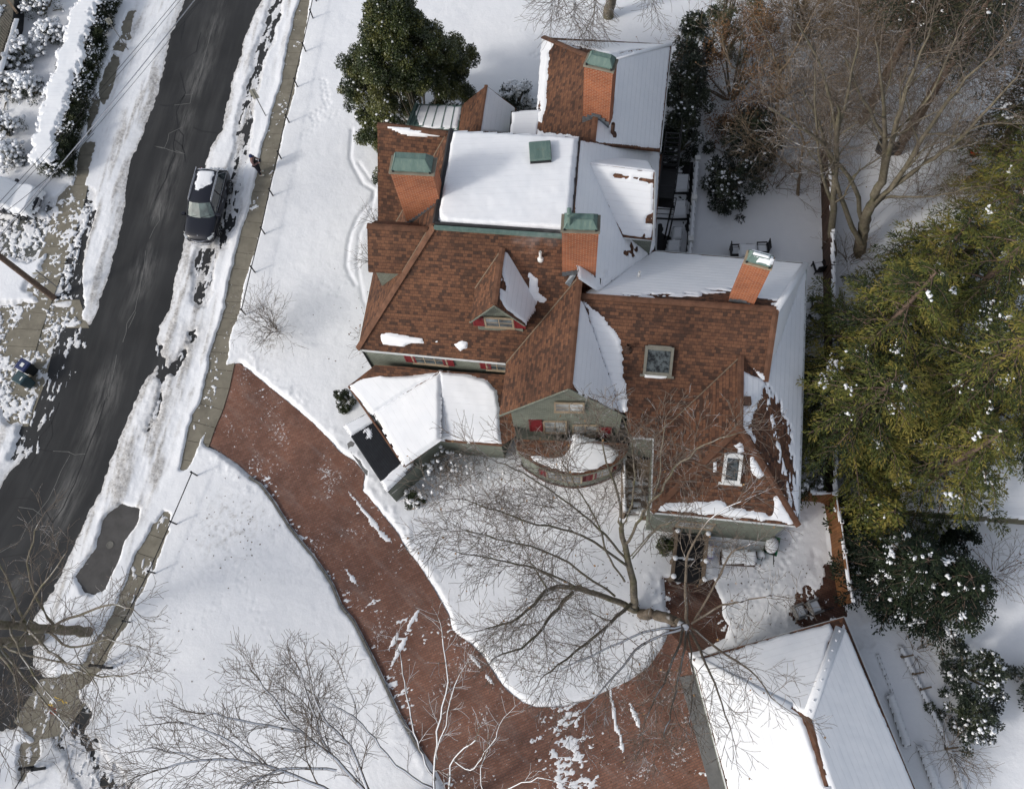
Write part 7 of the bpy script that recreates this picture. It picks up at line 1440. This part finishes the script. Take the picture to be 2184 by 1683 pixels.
def chair(px,a,label,mat='black',group='snowy outdoor chairs'):
    c=at(*px); root=empty('garden_chair',(c[0],c[1],.0),label,'chair',group,a); LOCAL[0]=True
    b=MB(); b.box((0,0,.40),(.55,.55,.05)); b.build('seat',M[mat],root)
    b=MB()
    for k in range(5): b.box((-.30-.05*0,(k-2)*.11,.72),(.03,.095,.62))
    b.box((-.31,0,1.02),(.05,.58,.06)); b.build('backrest',M[mat],root)
    for s in(-1,1):
        b=MB(); b.box((.02,s*.30,.62),(.56,.07,.035)); b.build('armrest',M[mat],root)
        for x in(-.26,.26): b=MB(); b.box((x,s*.27,.31),(.05,.05,.62)); b.build('leg',M[mat],root)
    V=[(-.26,-.25,.44),(.26,-.25,.44),(.26,.25,.44),(-.26,.25,.44),(-.2,-.18,.52),(.2,-.18,.51),(.2,.18,.51),(-.2,.18,.52)]
    b=MB(); b.vf(V,[(0,1,5,4),(1,2,6,5),(2,3,7,6),(3,0,4,7),(4,5,6,7),(3,2,1,0)]); b.build('snow',M['thicksnow'],root,bevel=.05); LOCAL[0]=False
chair((1742,578),R(100),'black garden chair against the boundary fence nearest the bare maple'); chair((1738,655),R(80),'black garden chair by the fence, upper of the adjoining pair'); chair((1736,685),R(120),'black garden chair by the fence, lower of the adjoining pair')
chair((1566,545),R(0),'dark chair at the left side of the snowy garden table'); chair((1622,540),R(180),'dark chair at the right side of the snowy garden table')
chair((1700,1306),R(20),'grey patio chair beside the garage gutter, left one','greyconc'); chair((1731,1296),R(20),'grey patio chair beside the garage gutter, right one','greyconc')
# wheelbarrow
c=at(1640,1168); root=empty('wheelbarrow',(c[0],c[1],0),'green wheelbarrow heaped with snow at the southeast house corner','wheelbarrow',None,R(70)); LOCAL[0]=True
b=MB(); lo=[(-.28,-.22,.25),(.28,-.20,.30),(.28,.20,.30),(-.28,.22,.25)]; hi=[(-.42,-.34,.55),(.48,-.30,.60),(.48,.30,.60),(-.42,.34,.55)]; b.vf(lo+hi,[(0,3,2,1),(0,1,5,4),(1,2,6,5),(2,3,7,6),(3,0,4,7)]); b.build('tray',M['green'],root)
b=MB(); b.lathe((.03,0,.5),[(.37,0),(.36,.1),(.27,.19),(.1,.23),(0,.235)],14,1.1,.85); b.build('snow',M['thicksnow'],root,smooth=True)
for s in(-1,1): b=MB(); b.tube([(.55,s*.06,.2),(-.3,s*.22,.35),(-.85,s*.28,.6)],.022,6); b.build('handle',M['dark'],root); b=MB(); b.tube([(-.25,s*.22,.3),(-.32,s*.24,0)],.02,5); b.build('leg',M['dark'],root)
b=MB(); N=16; b.vf([(.6+r_*math.cos(2*math.pi*j/N),w_,.18+r_*math.sin(2*math.pi*j/N)) for r_,w_ in ((.1,-.035),(.18,-.03),(.18,.03),(.1,.035)) for j in range(N)],[(i*N+j,i*N+(j+1)%N,(i+1)*N+(j+1)%N,(i+1)*N+j) for i in range(3) for j in range(N)]); b.build('wheel',M['tyre'],root); LOCAL[0]=False
c=at(1619,1186); root=empty('plant_pot',tuple(c),'small round green pot capped with snow at the end of the storage box','pot'); b=MB(); b.lathe(c,[(.15,0),(.2,.2),(.22,.42),(.19,.42)],14); b.build('pot',M['green'],root); b=MB(); b.lathe(c+[0,0,.4],[(.215,0),(.21,.06),(.13,.13),(0,.15)],14); b.build('snow',M['thicksnow'],root,smooth=True)
c=at(2074,330); root=empty('traffic_cone',tuple(c),'red and white banded traffic cone in the snow behind the bare maple','traffic cone'); b=MB(); b.box(c+[0,0,.16],(.5,.5,.05)); b.build('base',M['dark'],root); mred=simple('cone_red',(.55,.04,.025)); 
for k in range(5): b=MB(); z=k*.16; b.lathe(c+[0,0,.18],[(.19-.17*z,z),(.19-.17*(z+.158),z+.158)],14); b.build('cone' if k%2==0 else 'reflective_band',mred if k%2==0 else M['white'],root)
c=at(1888,325); root=empty('covered_grill',tuple(c),'dark covered barbecue grill under the pines at the upper right','grill'); b=MB(); b.lathe(c,[(.5,0),(.55,.5),(.6,.9),(.5,1.15),(.2,1.25),(0,1.27)],12,1.2,.8); b.build('cover',M['dark'],root,smooth=True); b=MB(); b.lathe(c+[0,0,1.13],[(.45,0),(.3,.13),(0,.18)],12,1.1,.7); b.build('snow',M['thicksnow'],root,smooth=True)
def bike(px,a,label):
    c=at(*px); root=empty('bicycle',(c[0],c[1],.08),label,'bicycle','bicycles by the annex wall',a); LOCAL[0]=True
    for x in(-.52,.52):
        b=MB(); N=20; b.tube([(x+.33*math.cos(2*math.pi*j/N),0,.35+.33*math.sin(2*math.pi*j/N)) for j in range(N+1)],.024,5); 
        wh=b.build('wheel',M['tyre'],root); b=MB(); 
        for j in range(8): b.tube([(x,0,.35),(x+.32*math.cos(math.pi*j/4),0,.35+.32*math.sin(math.pi*j/4))],.005,3)
        b.build('spokes',M['rim'],wh)
    b=MB(); 
    for p,q in (((-.52,0,.35),(-.05,0,.33)),((-.05,0,.33),(-.18,0,.85)),((-.52,0,.35),(-.15,0,.75)),((-.05,0,.33),(.40,0,.78)),((-.16,0,.8),(.38,0,.85)),((.52,0,.35),(.36,0,.95))): b.tube([p,q],.022,5)
    b.build('frame',M['dark'],root); b=MB(); b.tube([(.36,-.28,.98),(.36,0,.96),(.36,.28,.98)],.016,5); b.build('handlebar',M['dark'],root); b=MB(); b.box((-.19,0,.90),(.25,.14,.06)); b.build('saddle',M['dark'],root,bevel=.02); b=MB(); b.box((-.19,0,.945),(.24,.14,.05)); b.build('snow',M['thicksnow'],root,bevel=.02); LOCAL[0]=False
bike((1975,1120),R(-18),'snow-dusted bicycle leaning by the annex wall, left one'); bike((1995,1140),R(-8),'snow-dusted bicycle by the annex wall, right one')
# ---- retaining walls and beds east of the garage
def low_wall(pts,h,w_,label,mat='kerb',nm='garden_wall',cap_=True):
    P=[at(x,y)[:2] for x,y in pts]; root=empty(nm,(P[0][0],P[0][1],0),label,'garden wall')
    for a,c in zip(P[:-1],P[1:]):
        e=c-a;L=np.linalg.norm(e);a_=math.atan2(e[1],e[0]);q=(a+c)/2; b=MB(); b.box((q[0],q[1],h/2),(L,w_,h),a_); s=b.build('wall_segment',M[mat],root); n=np.array([-e[1],e[0]])/L*w_/2*1.1; 
        if cap_: flatsnow([ins(np.array([*(a-n),0]),h),ins(np.array([*(c-n),0]),h),ins(np.array([*(c+n),0]),h),ins(np.array([*(a+n),0]),h)],.07,s,seed=int(L*10),rag=.01)
low_wall([(1868,1395),(1885,1440),(1900,1478)],.22,.12,'thin snow-capped edging wall nearest the garage'); low_wall([(1893,1480),(1930,1590)],.35,.28,'snow-capped low garden wall, upper straight run east of the garage'); low_wall([(1958,1590),(2000,1700),(2040,1800)],.35,.28,'snow-capped low garden wall, lower straight run at the bottom edge')
low_wall([(1915,1378),(1945,1440),(1975,1500),(2005,1560),(2030,1630),(2060,1720)],.34,.16,'old rough stone wall below the snow-flecked shrubs','kerb')
for i,(x,y,a) in enumerate(((1928,1400,12),(1950,1436,10),(1966,1468,14),(2022,1594,8))):
    c=at(x,y); b=MB(); b.box(c+[0,0,.4],(.55,.07,.08),R(a)); b.box(c+[-.2,0,.2],(.07,.07,.4),R(a)); tag(b.build('wall_stake',M['wood']),'weathered timber stake on the stone wall, '+('topmost','second','third','lowest')[i]+' of four','stake','timber stakes along the stone wall')
low_wall([(1690,1322),(1775,1296)],.22,.05,'low dark edging board along the garage gutter','dark',cap_=False)
# ---- steam drifting from the middle chimney
m=bpy.data.materials.new('steam'); m.use_nodes=True; nt=m.node_tree; nt.nodes.clear(); out=nt.nodes.new('ShaderNodeOutputMaterial'); pv=nt.nodes.new('ShaderNodeVolumePrincipled'); g=NG(nt); pv.inputs['Color'].default_value=(.9,.9,.92,1); nz=g.noise(g.obj(),1.6,3,.6); g.l(g.math('MULTIPLY',g.ramp(nz,[(.50,(0,0,0)),(.72,(1,1,1))]),.42),pv.inputs['Density']); g.l(pv.outputs[0],out.inputs['Volume'])
me=bpy.data.meshes.new('steam'); import bmesh; bm=bmesh.new(); bmesh.ops.create_icosphere(bm,subdivisions=2,radius=1); bm.to_mesh(me); bm.free(); me.materials.append(m); o=bpy.data.objects.new('steam',me); COL.objects.link(o); c0=(at(1195,480,12.2)+at(1115,525,11.2))/2; o.location=c0; o.scale=(1.35,.8,.6); o.rotation_euler=(0,.15,.35); tag(o,'faint wisp of steam drifting west from the middle chimney','steam',kind='stuff')
